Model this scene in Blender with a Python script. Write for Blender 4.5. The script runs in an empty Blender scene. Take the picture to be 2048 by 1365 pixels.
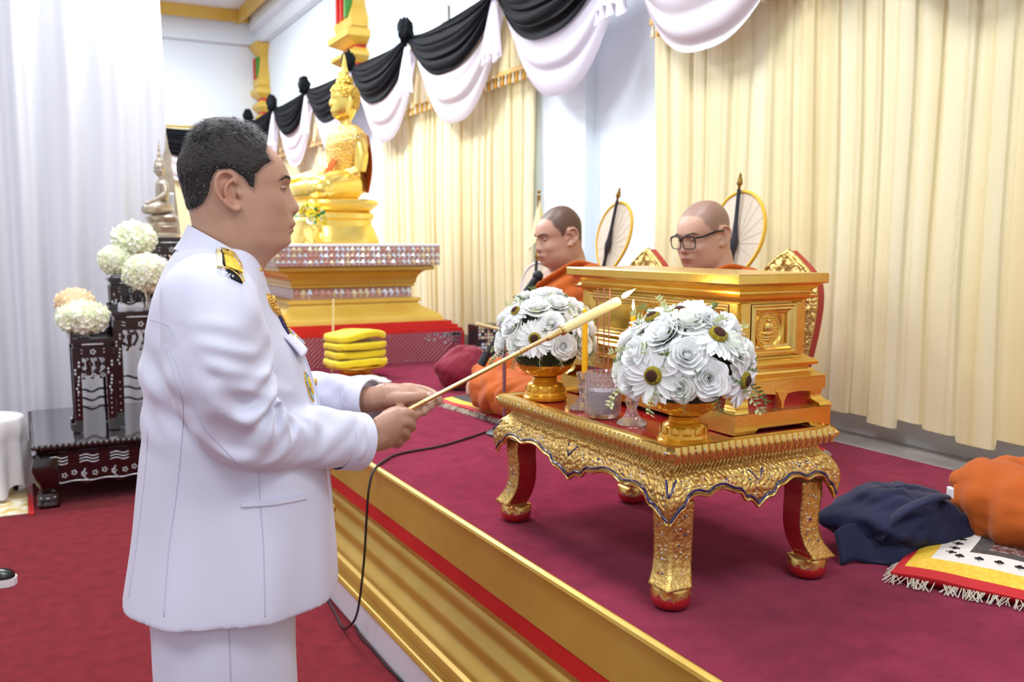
import bpy, bmesh, math, random
import numpy as np
from math import pi, sin, cos, sqrt, radians, exp
from mathutils import Vector, Matrix, noise
from mathutils.bvhtree import BVHTree

SC = bpy.context.scene
COL = SC.collection
random.seed(7)

# ------------------------------------------------------------------ camera
CAM_RIGHT = Vector((0.88360918, -0.46822518, 0.0))
CAM_UP = Vector((0.05020134, 0.09473725, 0.99423573))
CAM_FWD = Vector((0.46552621, 0.87851581, -0.10721623))
CAM_H = 1.5
FPX = 1850.0
cam = bpy.data.cameras.new('camera')
cam_ob = bpy.data.objects.new('camera', cam)
COL.objects.link(cam_ob)
cam.sensor_width = 36.0
cam.lens = 36.0 * FPX / 2048.0
cam.clip_start = 0.05
cam.dof.use_dof = True
cam.dof.focus_distance = 1.95
cam.dof.aperture_fstop = 5.6
cam_ob.matrix_world = Matrix((
    (CAM_RIGHT.x, CAM_UP.x, -CAM_FWD.x, 0.0),
    (CAM_RIGHT.y, CAM_UP.y, -CAM_FWD.y, 0.0),
    (CAM_RIGHT.z, CAM_UP.z, -CAM_FWD.z, CAM_H),
    (0, 0, 0, 1)))
SC.camera = cam_ob

# ------------------------------------------------------------------ light
SC.view_settings.view_transform = 'Standard'
SC.view_settings.look = 'None'
SC.view_settings.gamma = 1.0
SC.view_settings.exposure = 0.15
SC.view_settings.use_curve_mapping = False
world = bpy.data.worlds.new('hall_light')
SC.world = world
world.use_nodes = True
bgn = world.node_tree.nodes['Background']
bgn.inputs[0].default_value = (0.86, 0.93, 1.0, 1)
bgn.inputs[1].default_value = 0.8

def ceiling_lamp(x, y, z, sx, sy, watt, tilt=(0, 0), col=(0.93, 0.965, 1.0)):
    l = bpy.data.lights.new('ceiling_lamp', 'AREA')
    l.shape = 'RECTANGLE'; l.size = sx; l.size_y = sy; l.energy = watt; l.color = col
    o = bpy.data.objects.new('ceiling_lamp', l); COL.objects.link(o)
    o.location = (x, y, z); o.rotation_euler = (radians(tilt[0]), radians(tilt[1]), 0)
    return o
ceiling_lamp(0.9, 7.0, 4.40, 1.2, 1.2, 190)
ceiling_lamp(1.1, 3.2, 4.40, 1.2, 1.2, 105)
ceiling_lamp(0.6, 10.4, 4.40, 1.2, 1.2, 270)
ceiling_lamp(-2.0, 5.0, 4.40, 1.2, 1.2, 60)
ceiling_lamp(-1.6, 0.6, 4.40, 1.2, 1.2, 70)
ceiling_lamp(1.2, -0.6, 4.40, 1.2, 1.2, 70)

# ------------------------------------------------------------------ pixel helpers (metric layout measured from the photograph)
def ray(px, py):
    a = (px - 1024.0) / FPX; b = -(py - 682.5) / FPX
    return CAM_RIGHT * a + CAM_UP * b + CAM_FWD
CAMP = Vector((0, 0, CAM_H))
def onz(px, py, z): r = ray(px, py); return CAMP + r * ((z - CAM_H) / r.z)
def onx(px, py, x): r = ray(px, py); return CAMP + r * (x / r.x)
def ony(px, py, y): r = ray(px, py); return CAMP + r * (y / r.y)
def atd(px, py, d): return CAMP + ray(px, py) * d

# ------------------------------------------------------------------ mesh builder
def lerp(a, b, t): return a + (b - a) * t
def sstep(a, b, x):
    t = max(0.0, min(1.0, (x - a) / (b - a))); return t * t * (3 - 2 * t)
def interp(pts, x):
    if x <= pts[0][0]: return pts[0][1]
    for (a, va), (b, vb) in zip(pts, pts[1:]):
        if x <= b: return lerp(va, vb, (x - a) / (b - a))
    return pts[-1][1]
def smooth_interp(pts, x):
    # monotone-ish Catmull-Rom through the points
    n = len(pts)
    if x <= pts[0][0]: return pts[0][1]
    if x >= pts[-1][0]: return pts[-1][1]
    for i in range(n - 1):
        if x <= pts[i + 1][0]:
            x0, y0 = pts[max(i - 1, 0)]; x1, y1 = pts[i]; x2, y2 = pts[i + 1]; x3, y3 = pts[min(i + 2, n - 1)]
            t = (x - x1) / (x2 - x1)
            m1 = (y2 - y0) / max(x2 - x0, 1e-9) * (x2 - x1); m2 = (y3 - y1) / max(x3 - x1, 1e-9) * (x2 - x1)
            t2 = t * t; t3 = t2 * t
            return (2*t3-3*t2+1)*y1 + (t3-2*t2+t)*m1 + (-2*t3+3*t2)*y2 + (t3-t2)*m2
def cr_path(P, n):
    """Catmull-Rom resample of 3D (or any tuple) points"""
    P = [tuple(p) for p in P]; out = []; k = len(P)
    for j in range(n):
        s = j / (n - 1) * (k - 1); i = min(int(s), k - 2); t = s - i
        p0 = P[max(i-1,0)]; p1 = P[i]; p2 = P[i+1]; p3 = P[min(i+2,k-1)]
        out.append(tuple(0.5*((2*b)+(-a+c)*t+(2*a-5*b+4*c-d)*t*t+(-a+3*b-3*c+d)*t**3) for a,b,c,d in zip(p0,p1,p2,p3)))
    return out

class MB:
    def __init__(s): s.v = []; s.f = []; s.mi = []; s.m = 0
    def add(s, verts, faces):
        o = len(s.v); s.v += [tuple(p) for p in verts]
        for f in faces: s.f.append(tuple(i + o for i in f)); s.mi.append(s.m)
        return s
    def box(s, c, d, bev=0.0, rot=None, seg=1):
        bm = bmesh.new(); bmesh.ops.create_cube(bm, size=1.0)
        bmesh.ops.scale(bm, vec=Vector(d), verts=bm.verts)
        if bev: bmesh.ops.bevel(bm, geom=list(bm.edges), offset=bev, segments=seg, profile=0.6, affect='EDGES')
        if rot is not None: bmesh.ops.transform(bm, matrix=rot.to_4x4() if isinstance(rot, Matrix) else rot, verts=bm.verts)
        bm.verts.index_update()
        s.add([Vector(v.co) + Vector(c) for v in bm.verts], [[v.index for v in f.verts] for f in bm.faces]); bm.free(); return s
    def loft(s, rings, closed=True, cap0=True, cap1=True):
        n = len(rings[0]); V = [p for r in rings for p in r]; F = []
        for i in range(len(rings) - 1):
            for j in range(n if closed else n - 1):
                k = (j + 1) % n
                F.append((i*n+j, i*n+k, (i+1)*n+k, (i+1)*n+j))
        if cap0: F.append(tuple(range(n))[::-1])
        if cap1: F.append(tuple((len(rings)-1)*n + j for j in range(n)))
        return s.add(V, F)
    def lathe(s, prof, n=32, c=(0,0,0), caps=True, fn=None):
        rings = []
        for r, z in prof:
            ring = []
            for j in range(n):
                a = 2*pi*j/n; rr = r if fn is None else fn(r, z, a)
                ring.append((c[0]+rr*cos(a), c[1]+rr*sin(a), c[2]+z))
            rings.append(ring)
        return s.loft(rings, True, caps, caps)
    def tube(s, path, r, n=8, caps=True, flat=None):
        P = [Vector(p) for p in path]; rings = []
        up = None
        for i, p in enumerate(P):
            t = (P[min(i+1, len(P)-1)] - P[max(i-1, 0)]).normalized()
            if up is None:
                up = Vector((0,0,1)) if abs(t.z) < 0.9 else Vector((1,0,0))
            side = t.cross(up)
            if side.length < 1e-6: side = t.orthogonal()
            side.normalize(); up = side.cross(t).normalized()
            rr = r[i] if isinstance(r, (list, tuple)) else r
            ra, rb = rr if isinstance(rr, (list, tuple)) else (rr, rr)
            rings.append([p + side*cos(2*pi*j/n)*ra + up*sin(2*pi*j/n)*rb for j in range(n)])
        return s.loft(rings, True, caps, caps)
    def prism(s, outline, fn0, fn1):
        n = len(outline); V = [fn0(*p) for p in outline] + [fn1(*p) for p in outline]
        F = [tuple(range(n))[::-1], tuple(range(n, 2*n))] + [(i, (i+1)%n, n+(i+1)%n, n+i) for i in range(n)]
        return s.add(V, F)
    def grid(s, nu, nv, fn, closeu=False):
        V = [fn(i/(nu if closeu else nu-1), j/(nv-1)) for j in range(nv) for i in range(nu)]; F = []
        for j in range(nv-1):
            for i in range(nu if closeu else nu-1):
                k = (i+1) % nu
                F.append((j*nu+i, j*nu+k, (j+1)*nu+k, (j+1)*nu+i))
        return s.add(V, F)
    def sphere(s, c, r, nu=16, nv=10, fn=None):
        if not isinstance(r, (list, tuple)): r = (r, r, r)
        rings = []
        for j in range(nv+1):
            th = pi*j/nv; th = min(max(th, 0.02), pi-0.02)
            rings.append([(c[0]+r[0]*sin(th)*cos(2*pi*i/nu), c[1]+r[1]*sin(th)*sin(2*pi*i/nu), c[2]-r[2]*cos(th)) for i in range(nu)])
        return s.loft(rings)
    def rectloft(s, prof, x0, x1, y0, y1, caps=True):
        """mitred moulding: prof = [(outset, z)]"""
        return s.loft([[(x0-o, y0-o, z), (x1+o, y0-o, z), (x1+o, y1+o, z), (x0-o, y1+o, z)] for o, z in prof], True, caps, caps)
    def extrude_y(s, prof, y0, y1, ny=1, closed=False):
        rings = [[(x, lerp(y0, y1, i/ny), z) for x, z in prof] for i in range(ny+1)]
        return s.loft(rings, closed, closed, closed)
    def xform(s, m):
        s.v = [tuple(m @ Vector(p)) for p in s.v]; return s
    def mesh(s, name, mats, smooth=None):
        me = bpy.data.meshes.new(name)
        me.from_pydata(s.v, [], s.f); me.update()
        if not isinstance(mats, (list, tuple)): mats = [mats]
        for m in mats: me.materials.append(m)
        if len(mats) > 1: me.polygons.foreach_set('material_index', s.mi)
        if smooth is not None:
            me.polygons.foreach_set('use_smooth', [True]*len(me.polygons))
            if smooth < 180: me.set_sharp_from_angle(angle=radians(smooth))
        bm = bmesh.new(); bm.from_mesh(me); bmesh.ops.recalc_face_normals(bm, faces=bm.faces); bm.to_mesh(me); bm.free()
        return me
    def build(s, name, mats, parent=None, smooth=None, loc=None, keepn=False):
        return link(name, s.mesh(name, mats, smooth), parent, loc)

def link(name, me, parent=None, loc=None, rot=None, scale=None):
    o = bpy.data.objects.new(name, me); COL.objects.link(o)
    if parent is not None: o.parent = parent
    if loc is not None: o.location = loc
    if rot is not None: o.rotation_euler = rot
    if scale is not None: o.scale = scale if isinstance(scale, (tuple, list)) else (scale,)*3
    return o
def tag(o, label=None, cat=None, group=None, kind=None):
    if label: o['label'] = label
    if cat: o['category'] = cat
    if group: o['group'] = group
    if kind: o['kind'] = kind
    return o
def thing(name, label, cat, loc=(0,0,0), rz=0.0, group=None, kind=None, scale=1.0):
    o = bpy.data.objects.new(name, None); COL.objects.link(o)
    o.empty_display_size = 0.1
    o.location = loc; o.rotation_euler = (0, 0, rz); o.scale = (scale,)*3
    return tag(o, label, cat, group, kind)
def copy_tree(o, parent=None):
    c = o.copy(); COL.objects.link(c); c.parent = parent
    for ch in list(o.children): copy_tree(ch, c)
    return c
def remesh(me, voxel, smooth_it=4, fac=0.5, name=None):
    """fuse overlapping closed shells into one continuous skin"""
    o = bpy.data.objects.new('tmp', me); COL.objects.link(o)
    m = o.modifiers.new('r', 'REMESH'); m.mode = 'VOXEL'; m.voxel_size = voxel; m.use_smooth_shade = True
    if smooth_it:
        k = o.modifiers.new('s', 'SMOOTH'); k.factor = fac; k.iterations = smooth_it
    dg = bpy.context.evaluated_depsgraph_get(); dg.update()
    e = o.evaluated_get(dg)
    me2 = bpy.data.meshes.new_from_object(e)
    bpy.data.objects.remove(o)
    me2.polygons.foreach_set('use_smooth', [True]*len(me2.polygons))
    return me2
def subsurf(o, lv=1):
    m = o.modifiers.new('sub', 'SUBSURF'); m.levels = lv; m.render_levels = lv; return o
def solidify(o, t, off=0):
    m = o.modifiers.new('sol', 'SOLIDIFY'); m.thickness = t; m.offset = off; return o
def paint(me, fn, name='tint'):
    """own colour (lips, stubble, brows) plus shade painted into nostrils, ears, mouth crease: fn(co)->rgb"""
    a = me.color_attributes.new(name, 'FLOAT_COLOR', 'POINT')
    buf = np.ones((len(me.vertices), 4), dtype=np.float32)
    for i, v in enumerate(me.vertices): buf[i, :3] = fn(v.co)
    a.data.foreach_set('color', buf.ravel())

# ------------------------------------------------------------------ materials
def srgb(r, g, b):
    f = lambda c: (c/255/12.92) if c/255 <= 0.04045 else ((c/255+0.055)/1.055)**2.4
    return (f(r), f(g), f(b), 1.0)
def mat(name, col, rough=0.5, metal=0.0, col2=None, nscale=20.0, namt=1.0, bump=0.0, bscale=200.0, bdist=0.002,
        sub=0.0, subcol=None, sheen=0.0, coat=0.0, trans=0.0, ior=1.45, spec=None, tint=None, stretch=None,
        emit=None, estr=0.0, alpha=1.0, detail=4.0, transl=0.0, btype='NOISE'):
    m = bpy.data.materials.new(name); m.use_nodes = True
    nt = m.node_tree; N = nt.nodes; L = nt.links
    b = N['Principled BSDF']
    b.inputs['Base Color'].default_value = col
    b.inputs['Roughness'].default_value = rough
    b.inputs['Metallic'].default_value = metal
    b.inputs['IOR'].default_value = ior
    if spec is not None: b.inputs['Specular IOR Level'].default_value = spec
    if sub: 
        b.inputs['Subsurface Weight'].default_value = sub
        b.inputs['Subsurface Radius'].default_value = subcol or (1.0, 0.35, 0.2)
        b.inputs['Subsurface Scale'].default_value = 0.006
    if sheen: b.inputs['Sheen Weight'].default_value = sheen; b.inputs['Sheen Roughness'].default_value = 0.4
    if coat: b.inputs['Coat Weight'].default_value = coat; b.inputs['Coat Roughness'].default_value = 0.08
    if trans: b.inputs['Transmission Weight'].default_value = trans
    if alpha < 1: b.inputs['Alpha'].default_value = alpha
    if emit: b.inputs['Emission Color'].default_value = emit; b.inputs['Emission Strength'].default_value = estr
    tc = N.new('ShaderNodeTexCoord'); vec = tc.outputs['Object']
    if stretch:
        mp = N.new('ShaderNodeMapping'); mp.inputs['Scale'].default_value = stretch
        L.new(vec, mp.inputs[0]); vec = mp.outputs[0]
    src = None
    if col2 is not None:
        n = N.new('ShaderNodeTexNoise'); n.inputs['Scale'].default_value = nscale; n.inputs['Detail'].default_value = detail
        L.new(vec, n.inputs['Vector'])
        r = N.new('ShaderNodeValToRGB'); r.color_ramp.elements[0].position = 0.5-0.28/max(namt, .01)*0.8; r.color_ramp.elements[1].position = 0.5+0.28/max(namt, .01)*0.8
        r.color_ramp.elements[0].color = col; r.color_ramp.elements[1].color = col2
        L.new(n.outputs['Fac'], r.inputs[0]); src = r.outputs[0]
    if tint:
        a = N.new('ShaderNodeVertexColor'); a.layer_name = tint
        mx = N.new('ShaderNodeMix'); mx.data_type = 'RGBA'; mx.blend_type = 'MULTIPLY'; mx.inputs[0].default_value = 1.0
        if src: L.new(src, mx.inputs[6])
        else: mx.inputs[6].default_value = col
        L.new(a.outputs[0], mx.inputs[7]); src = mx.outputs[2]
    if src: L.new(src, b.inputs['Base Color'])
    if bump:
        if btype == 'VORONOI':
            n2 = N.new('ShaderNodeTexVoronoi'); o2 = n2.outputs['Distance']
        else:
            n2 = N.new('ShaderNodeTexNoise'); n2.inputs['Detail'].default_value = 3.0; o2 = n2.outputs['Fac']
        n2.inputs['Scale'].default_value = bscale
        L.new(vec, n2.inputs['Vector'])
        bp = N.new('ShaderNodeBump'); bp.inputs['Strength'].default_value = bump; bp.inputs['Distance'].default_value = bdist
        L.new(o2, bp.inputs['Height']); L.new(bp.outputs[0], b.inputs['Normal'])
    if transl:
        out = N['Material Output']; t = N.new('ShaderNodeBsdfTranslucent'); t.inputs[0].default_value = col
        if src: L.new(src, t.inputs[0])
        ms = N.new('ShaderNodeMixShader'); ms.inputs[0].default_value = transl
        L.new(b.outputs[0], ms.inputs[1]); L.new(t.outputs[0], ms.inputs[2]); L.new(ms.outputs[0], out.inputs[0])
    return m

C = srgb
MT = dict(
    carpet=mat('red_carpet', C(116,28,38), 1.0, col2=C(138,38,48), nscale=16, detail=12, bump=0.9, bscale=420, bdist=0.006, sheen=0.08, spec=0.05),
    stage_carpet=mat('maroon_carpet', C(126,26,56), 1.0, col2=C(152,40,72), nscale=15, detail=12, bump=0.9, bscale=420, bdist=0.006, sheen=0.1, spec=0.05),
    white_wall=mat('white_plaster', C(232,243,250), 0.7, col2=C(228,240,248), nscale=2),
    ceiling=mat('white_ceiling', C(228,236,240), 0.8),
    gold_paint=mat('gold_paint', C(196,158,62), 0.33, 0.3, col2=C(208,174,84), nscale=6, bump=0.12, bscale=60),
    gold_flat=mat('gold_flat_paint', C(214,176,70), 0.42, 0.15, col2=C(224,190,92), nscale=5),
    gold_leaf=mat('gold_leaf', C(238,198,100), 0.26, 0.88, col2=C(226,178,76), nscale=14, bump=0.15, bscale=90),
    gold_carved=mat('gold_carved', C(226,194,118), 0.3, 0.85, col2=C(196,154,80), nscale=60, bump=0.7, bscale=150, bdist=0.004),
    gold_statue=mat('gold_statue', C(250,222,124), 0.25, 0.8, col2=C(246,212,104), nscale=8),
    red_paint=mat('red_paint', C(206,44,36), 0.35, col2=C(196,36,32), nscale=8),
    red_lacquer=mat('red_lacquer', C(150,22,28), 0.22, coat=0.5, col2=C(168,34,36), nscale=10),
    white_paint=mat('white_paint', C(226,224,230), 0.4),
    grey_stone=mat('grey_stone', C(128,122,118), 0.25, col2=C(158,152,146), nscale=6, detail=8),
    black_cloth=mat('black_satin', C(12,15,22), 0.75, spec=0.2, bump=0.1, bscale=400),
    white_cloth=mat('white_chiffon', C(238,234,246), 0.75, sheen=0.2, transl=0.3),
    sheer=mat('sheer_curtain', C(208,211,219), 0.8, transl=0.2),
)
# ================================================================== the hall
ZS = 0.695            # stage height
XS = 1.09             # stage front plane
XW = 3.10             # right wall
YB = 13.2             # back wall
ZC = 4.56
m = MB(); m.box((-1.2, 5.0, -0.05), (9.0, 17.0, 0.1))
tag(m.build('floor', MT['carpet']), 'red carpet covering the lower hall floor', 'floor', kind='structure')

stage = thing('stage', 'long raised platform with maroon carpet and gold and red front', 'stage', (0, 0, 0), kind='structure')
y0, y1 = -1.6, YB - 0.02
m = MB(); m.box(((XS+0.12+XW)/2, (y0+y1)/2, (ZS-0.03)/2+0.002), (XW-XS-0.12, y1-y0, ZS-0.034)); m.build('platform_core', MT['white_paint'], stage)
m = MB(); m.box(((XS+0.012+2.88)/2, (y0+y1)/2, ZS-0.008), (2.88-XS-0.012, y1-y0, 0.016), 0.004); m.build('carpet', MT['stage_carpet'], stage)
# gold fascia board with thin lip
m = MB(); m.extrude_y([(XS+0.013, ZS-0.02), (XS+0.013, ZS+0.0), (XS+0.006, ZS+0.002), (XS-0.004, ZS-0.002), (XS-0.006, ZS-0.01), (XS-0.001, ZS-0.02), (XS, ZS-0.05), (XS, 0.545), (XS+0.02, 0.54), (XS+0.1, 0.54)], y0, y1)
m.build('fascia_board', MT['gold_paint'], stage, smooth=30)
m = MB(); m.extrude_y([(XS+0.1, 0.541), (XS+0.006, 0.541), (XS+0.006, 0.487), (XS+0.1, 0.487)], y0, y1); m.build('red_band', MT['red_paint'], stage)
prof = [(XS+0.1, 0.484), (XS+0.02, 0.484), (XS+0.02, 0.468), (XS+0.034, 0.46), (XS+0.036, 0.44)]
for k in range(33):     # fluted cyma skirting
    t = k/32; z = lerp(0.44, 0.235, t)
    prof.append((XS + 0.036 - 0.034*t*t - 0.008*sin(t*pi*5.0), z))
prof += [(XS-0.012, 0.228), (XS-0.016, 0.215), (XS-0.016, 0.19), (XS-0.006, 0.186), (XS-0.004, 0.165), (XS-0.02, 0.16), (XS-0.024, 0.15), (XS-0.024, 0.14), (XS+0.1, 0.14)]
m = MB(); m.extrude_y(prof, y0, y1); m.build('fluted_moulding', MT['gold_paint'], stage, smooth=35)
m = MB(); m.extrude_y([(XS+0.1, 0.139), (XS-0.012, 0.139), (XS-0.012, 0.128), (XS-0.004, 0.126), (XS-0.004, 0.0), (XS+0.1, 0.0)], y0, y1); m.build('baseboard', MT['white_paint'], stage)
# stone ledge along the wall, slab by slab
slab = MB(); slab.box((0, 0, 0), (0.2, 0.596, 0.02), 0.003); slab = slab.mesh('stone_slab', MT['grey_stone'])
yy = -1.2
while yy < YB - 0.3:
    link('stone_slab', slab, stage, (2.98, yy, ZS - 0.008)); yy += 0.6

m = MB(); m.box((XW+0.06, (y0+YB)/2, ZC/2), (0.12, YB-y0, ZC))
wr = tag(m.build('wall_right', MT['white_wall']), 'white plaster wall behind the stage hung with gold curtains', 'wall', kind='structure')
for (a, b, x) in ((4.78, 5.45, 3.03), (8.05, 9.45, 3.03), (1.2, 1.9, 3.03)):
    m = MB(); m.box(((x+XW)/2, (a+b)/2, (ZS+ZC)/2), (XW-x, b-a, ZC-ZS)); m.build('pier', MT['white_wall'], wr)
m = MB(); m.box((-1.2, YB+0.06, ZC/2), (9.0, 0.12, ZC))
wb = tag(m.build('wall_back', MT['white_wall']), 'white far end wall behind the statue', 'wall', kind='structure')
m = MB(); m.box((-1.2, 5.8, ZC+0.05), (9.0, 15.0, 0.1))
ce = tag(m.build('ceiling', MT['ceiling']), 'plain white hall ceiling', 'ceiling', kind='structure')
# beams along the tops of the walls
m = MB()
m.extrude_y([(XW, 4.16), (XW-0.10, 4.16), (XW-0.13, 4.2), (XW-0.13, 4.30), (XW-0.22, 4.34), (XW-0.22, ZC), (XW, ZC)], y0, YB, closed=True)
m.build('beam', MT['white_wall'], wr, smooth=20)
m = MB(); m.box((-1.2, YB-0.06, 4.39), (8.4, 0.12, 0.46)); m.box((-1.2, YB-0.075, 4.17), (8.4, 0.15, 0.03)); m.build('beam', MT['white_wall'], wb)
# gold ceiling cornice: one run across the back, one along the stage side
gp = [(0,0),(0.0,-0.05),(0.03,-0.07),(0.05,-0.11),(0.09,-0.12),(0.10,-0.15),(0.16,-0.155),(0.16,0)]
m = MB(); m.loft([[(x, YB-0.12-o, ZC+z) for o, z in gp] for x in (-4.0, 2.86)], True)
tag(m.build('trim_1', MT['gold_flat'], smooth=30), 'gold ceiling cornice across the far wall', 'trim', kind='structure')
m = MB(); m.loft([[(2.88-o, y, ZC+z) for o, z in gp] for y in (-1.0, YB-0.1)], True)
tag(m.build('trim_2', MT['gold_flat'], smooth=30), 'gold ceiling cornice running above the stage', 'trim', kind='structure')
# ================================================================== curtains and mourning drapes
def curtain_mat(name, c1, c2, c3):
    m = bpy.data.materials.new(name); m.use_nodes = True
    nt = m.node_tree; N = nt.nodes; L = nt.links; b = N['Principled BSDF']
    b.inputs['Roughness'].default_value = 0.48; b.inputs['Sheen Weight'].default_value = 0.25
    tc = N.new('ShaderNodeTexCoord'); mp = N.new('ShaderNodeMapping'); mp.inputs['Scale'].default_value = (5, 5, 0.05)
    L.new(tc.outputs['Object'], mp.inputs[0])
    n = N.new('ShaderNodeTexNoise'); n.inputs['Scale'].default_value = 1.2; n.inputs['Detail'].default_value = 5; L.new(mp.outputs[0], n.inputs['Vector'])
    r = N.new('ShaderNodeValToRGB'); e = r.color_ramp.elements
    e[0].position = 0.36; e[0].color = c1; e[1].position = 0.66; e[1].color = c3; k = e.new(0.5); k.color = c2
    L.new(n.outputs['Fac'], r.inputs[0])
    # woven vine bands: thin wavy vertical lines
    w = N.new('ShaderNodeTexWave'); w.wave_type = 'BANDS'; w.bands_direction = 'Y'; w.inputs['Scale'].default_value = 3.2
    w.inputs['Distortion'].default_value = 0.7; w.inputs['Detail'].default_value = 2; w.inputs['Detail Scale'].default_value = 9
    L.new(tc.outputs['Object'], w.inputs['Vector'])
    r2 = N.new('ShaderNodeValToRGB'); e2 = r2.color_ramp.elements; e2[0].position = 0.90; e2[0].color = (0,0,0,1); e2[1].position = 0.97; e2[1].color = (1,1,1,1)
    L.new(w.outputs[0], r2.inputs[0])
    mx = N.new('ShaderNodeMix'); mx.data_type = 'RGBA'; mx.inputs[7].default_value = C(226,204,140)
    ml = N.new('ShaderNodeMath'); ml.operation = 'MULTIPLY'; ml.inputs[1].default_value = 0.3
    L.new(r2.outputs[0], ml.inputs[0]); L.new(ml.outputs[0], mx.inputs[0]); L.new(r.outputs[0], mx.inputs[6]); L.new(mx.outputs[2], b.inputs['Base Color'])
    n3 = N.new('ShaderNodeTexNoise'); n3.inputs['Scale'].default_value = 6; mp2 = N.new('ShaderNodeMapping'); mp2.inputs['Scale'].default_value = (2, 2, 0.7)
    L.new(tc.outputs['Object'], mp2.inputs[0]); L.new(mp2.outputs[0], n3.inputs['Vector'])
    ad = N.new('ShaderNodeMath'); ad.operation = 'ADD'; L.new(n3.outputs[0], ad.inputs[0]); L.new(ml.outputs[0], ad.inputs[1])
    bp = N.new('ShaderNodeBump'); bp.inputs['Strength'].default_value = 0.35; bp.inputs['Distance'].default_value = 0.01
    L.new(ad.outputs[0], bp.inputs['Height']); L.new(bp.outputs[0], b.inputs['Normal'])
    t = N.new('ShaderNodeBsdfTranslucent'); L.new(mx.outputs[2], t.inputs[0])
    ms = N.new('ShaderNodeMixShader'); ms.inputs[0].default_value = 0.15
    L.new(b.outputs[0], ms.inputs[1]); L.new(t.outputs[0], ms.inputs[2]); L.new(ms.outputs[0], N['Material Output'].inputs[0])
    return m
MT['gold_curtain'] = curtain_mat('gold_curtain', C(242,234,196), C(240,228,180), C(235,215,156))
MT['gold_trim'] = mat('gold_curtain_trim', C(214,170,84), 0.5, 0.1, col2=C(230,196,120), nscale=30)
MT['tassel_gold'] = mat('tassel_gold', C(226,168,40), 0.5)
MT['tassel_cream'] = mat('tassel_cream', C(238,226,196), 0.6)

def pleated(a0, a1, ztop, zbot, fn, seed, wmin=0.09, wmax=0.19, depth=0.018, rows=26, sway=0.012, hemj=0.02):
    """knife-pleated cloth; fn(a, off, z) -> point"""
    rnd = random.Random(seed); cols = []; a = a0
    while a < a1:
        w = rnd.uniform(wmin, wmax); d = depth * rnd.uniform(0.6, 1.2); hj = rnd.uniform(-hemj, hemj)
        for t, o in ((0.0, 0.0), (0.04, 0.75), (0.12, 1.0), (0.45, 0.82), (0.8, 0.45), (0.96, 0.12)):
            cols.append((a + t*w, o*d, hj, rnd.uniform(-1, 1)))
        a += w
    nu = len(cols); ph = rnd.uniform(0, 10)
    m = MB()
    def f(u, v):
        a, o, hj, k = cols[int(round(u*(nu-1)))]
        z = lerp(ztop, zbot + hj, v)
        s = sway*noise.noise(Vector((a*3.0 + ph, z*1.1, ph)))
        return fn(a + sway*0.7*sin(z*2.2 + a*5), o*(0.75+0.35*v) + s + 0.02*noise.noise(Vector((a*1.3, z*0.8, ph))), z)
    m.grid(nu, rows, f); return m

def wall_fn(x): return lambda a, o, z: (x - o, a, z)
def hang_gold(y0, y1, label, seed, valance=True):
    t = thing('gold_curtain', label, 'curtain', (0, 0, 0), group='gold curtains')
    c = pleated(y0, y1, 3.10, 0.79, wall_fn(2.99), seed).build('drape', MT['gold_curtain'], t, smooth=40)
    m = MB(); m.tube([(3.0, y0-0.05, 3.11), (3.0, y1+0.05, 3.11)], 0.015, 10); m.build('rod', MT['gold_flat'], t, smooth=60)
    if valance:
        v = pleated(y0-0.06, y1+0.06, 3.10, 2.60, wall_fn(2.925), seed+9, 0.10, 0.2, 0.02, 8).build('valance', MT['gold_curtain'], t, smooth=40)
        m = MB(); m.box((2.915, (y0+y1)/2, 2.615), (0.014, y1-y0+0.12, 0.035), 0.004); m.build('braid', MT['gold_trim'], v)
        k = 0; y = y0-0.04
        while y < y1+0.05:
            link('tassel', (TASSEL_A if k % 2 else TASSEL_B), v, (2.912, y, 2.598)); y += 0.05; k += 1
    return t
def tassel_mesh(nm, mt):
    m = MB(); m.lathe([(0.002, 0), (0.007, -0.004), (0.008, -0.012), (0.005, -0.018), (0.009, -0.028), (0.013, -0.06), (0.011, -0.065), (0.001, -0.062)], 8)
    return m.mesh(nm, mt, 60)
TASSEL_A = tassel_mesh('tassel_a', MT['tassel_gold']); TASSEL_B = tassel_mesh('tassel_b', MT['tassel_cream'])
hang_gold(0.6, 3.93, 'wide pleated gold curtain behind the gold casket', 3)
hang_gold(5.32, 8.18, 'pleated gold curtain between statue and seated monk', 5)
hang_gold(9.36, 12.80, 'distant gold curtain on the stage wall beyond the gold statue', 8)
t = thing('gold_curtain', 'gold curtain on the far end wall behind the man\'s head', 'curtain', group='gold curtains')
pleated(1.0, 2.78, 3.0, 0.8, lambda a, o, z: (a, 13.1 - o, z), 12).build('drape', MT['gold_curtain'], t, smooth=40)
m = MB(); m.tube([(0.95, 13.12, 3.02), (2.82, 13.12, 3.02)], 0.015, 10); m.build('rod', MT['gold_flat'], t, smooth=60)

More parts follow.
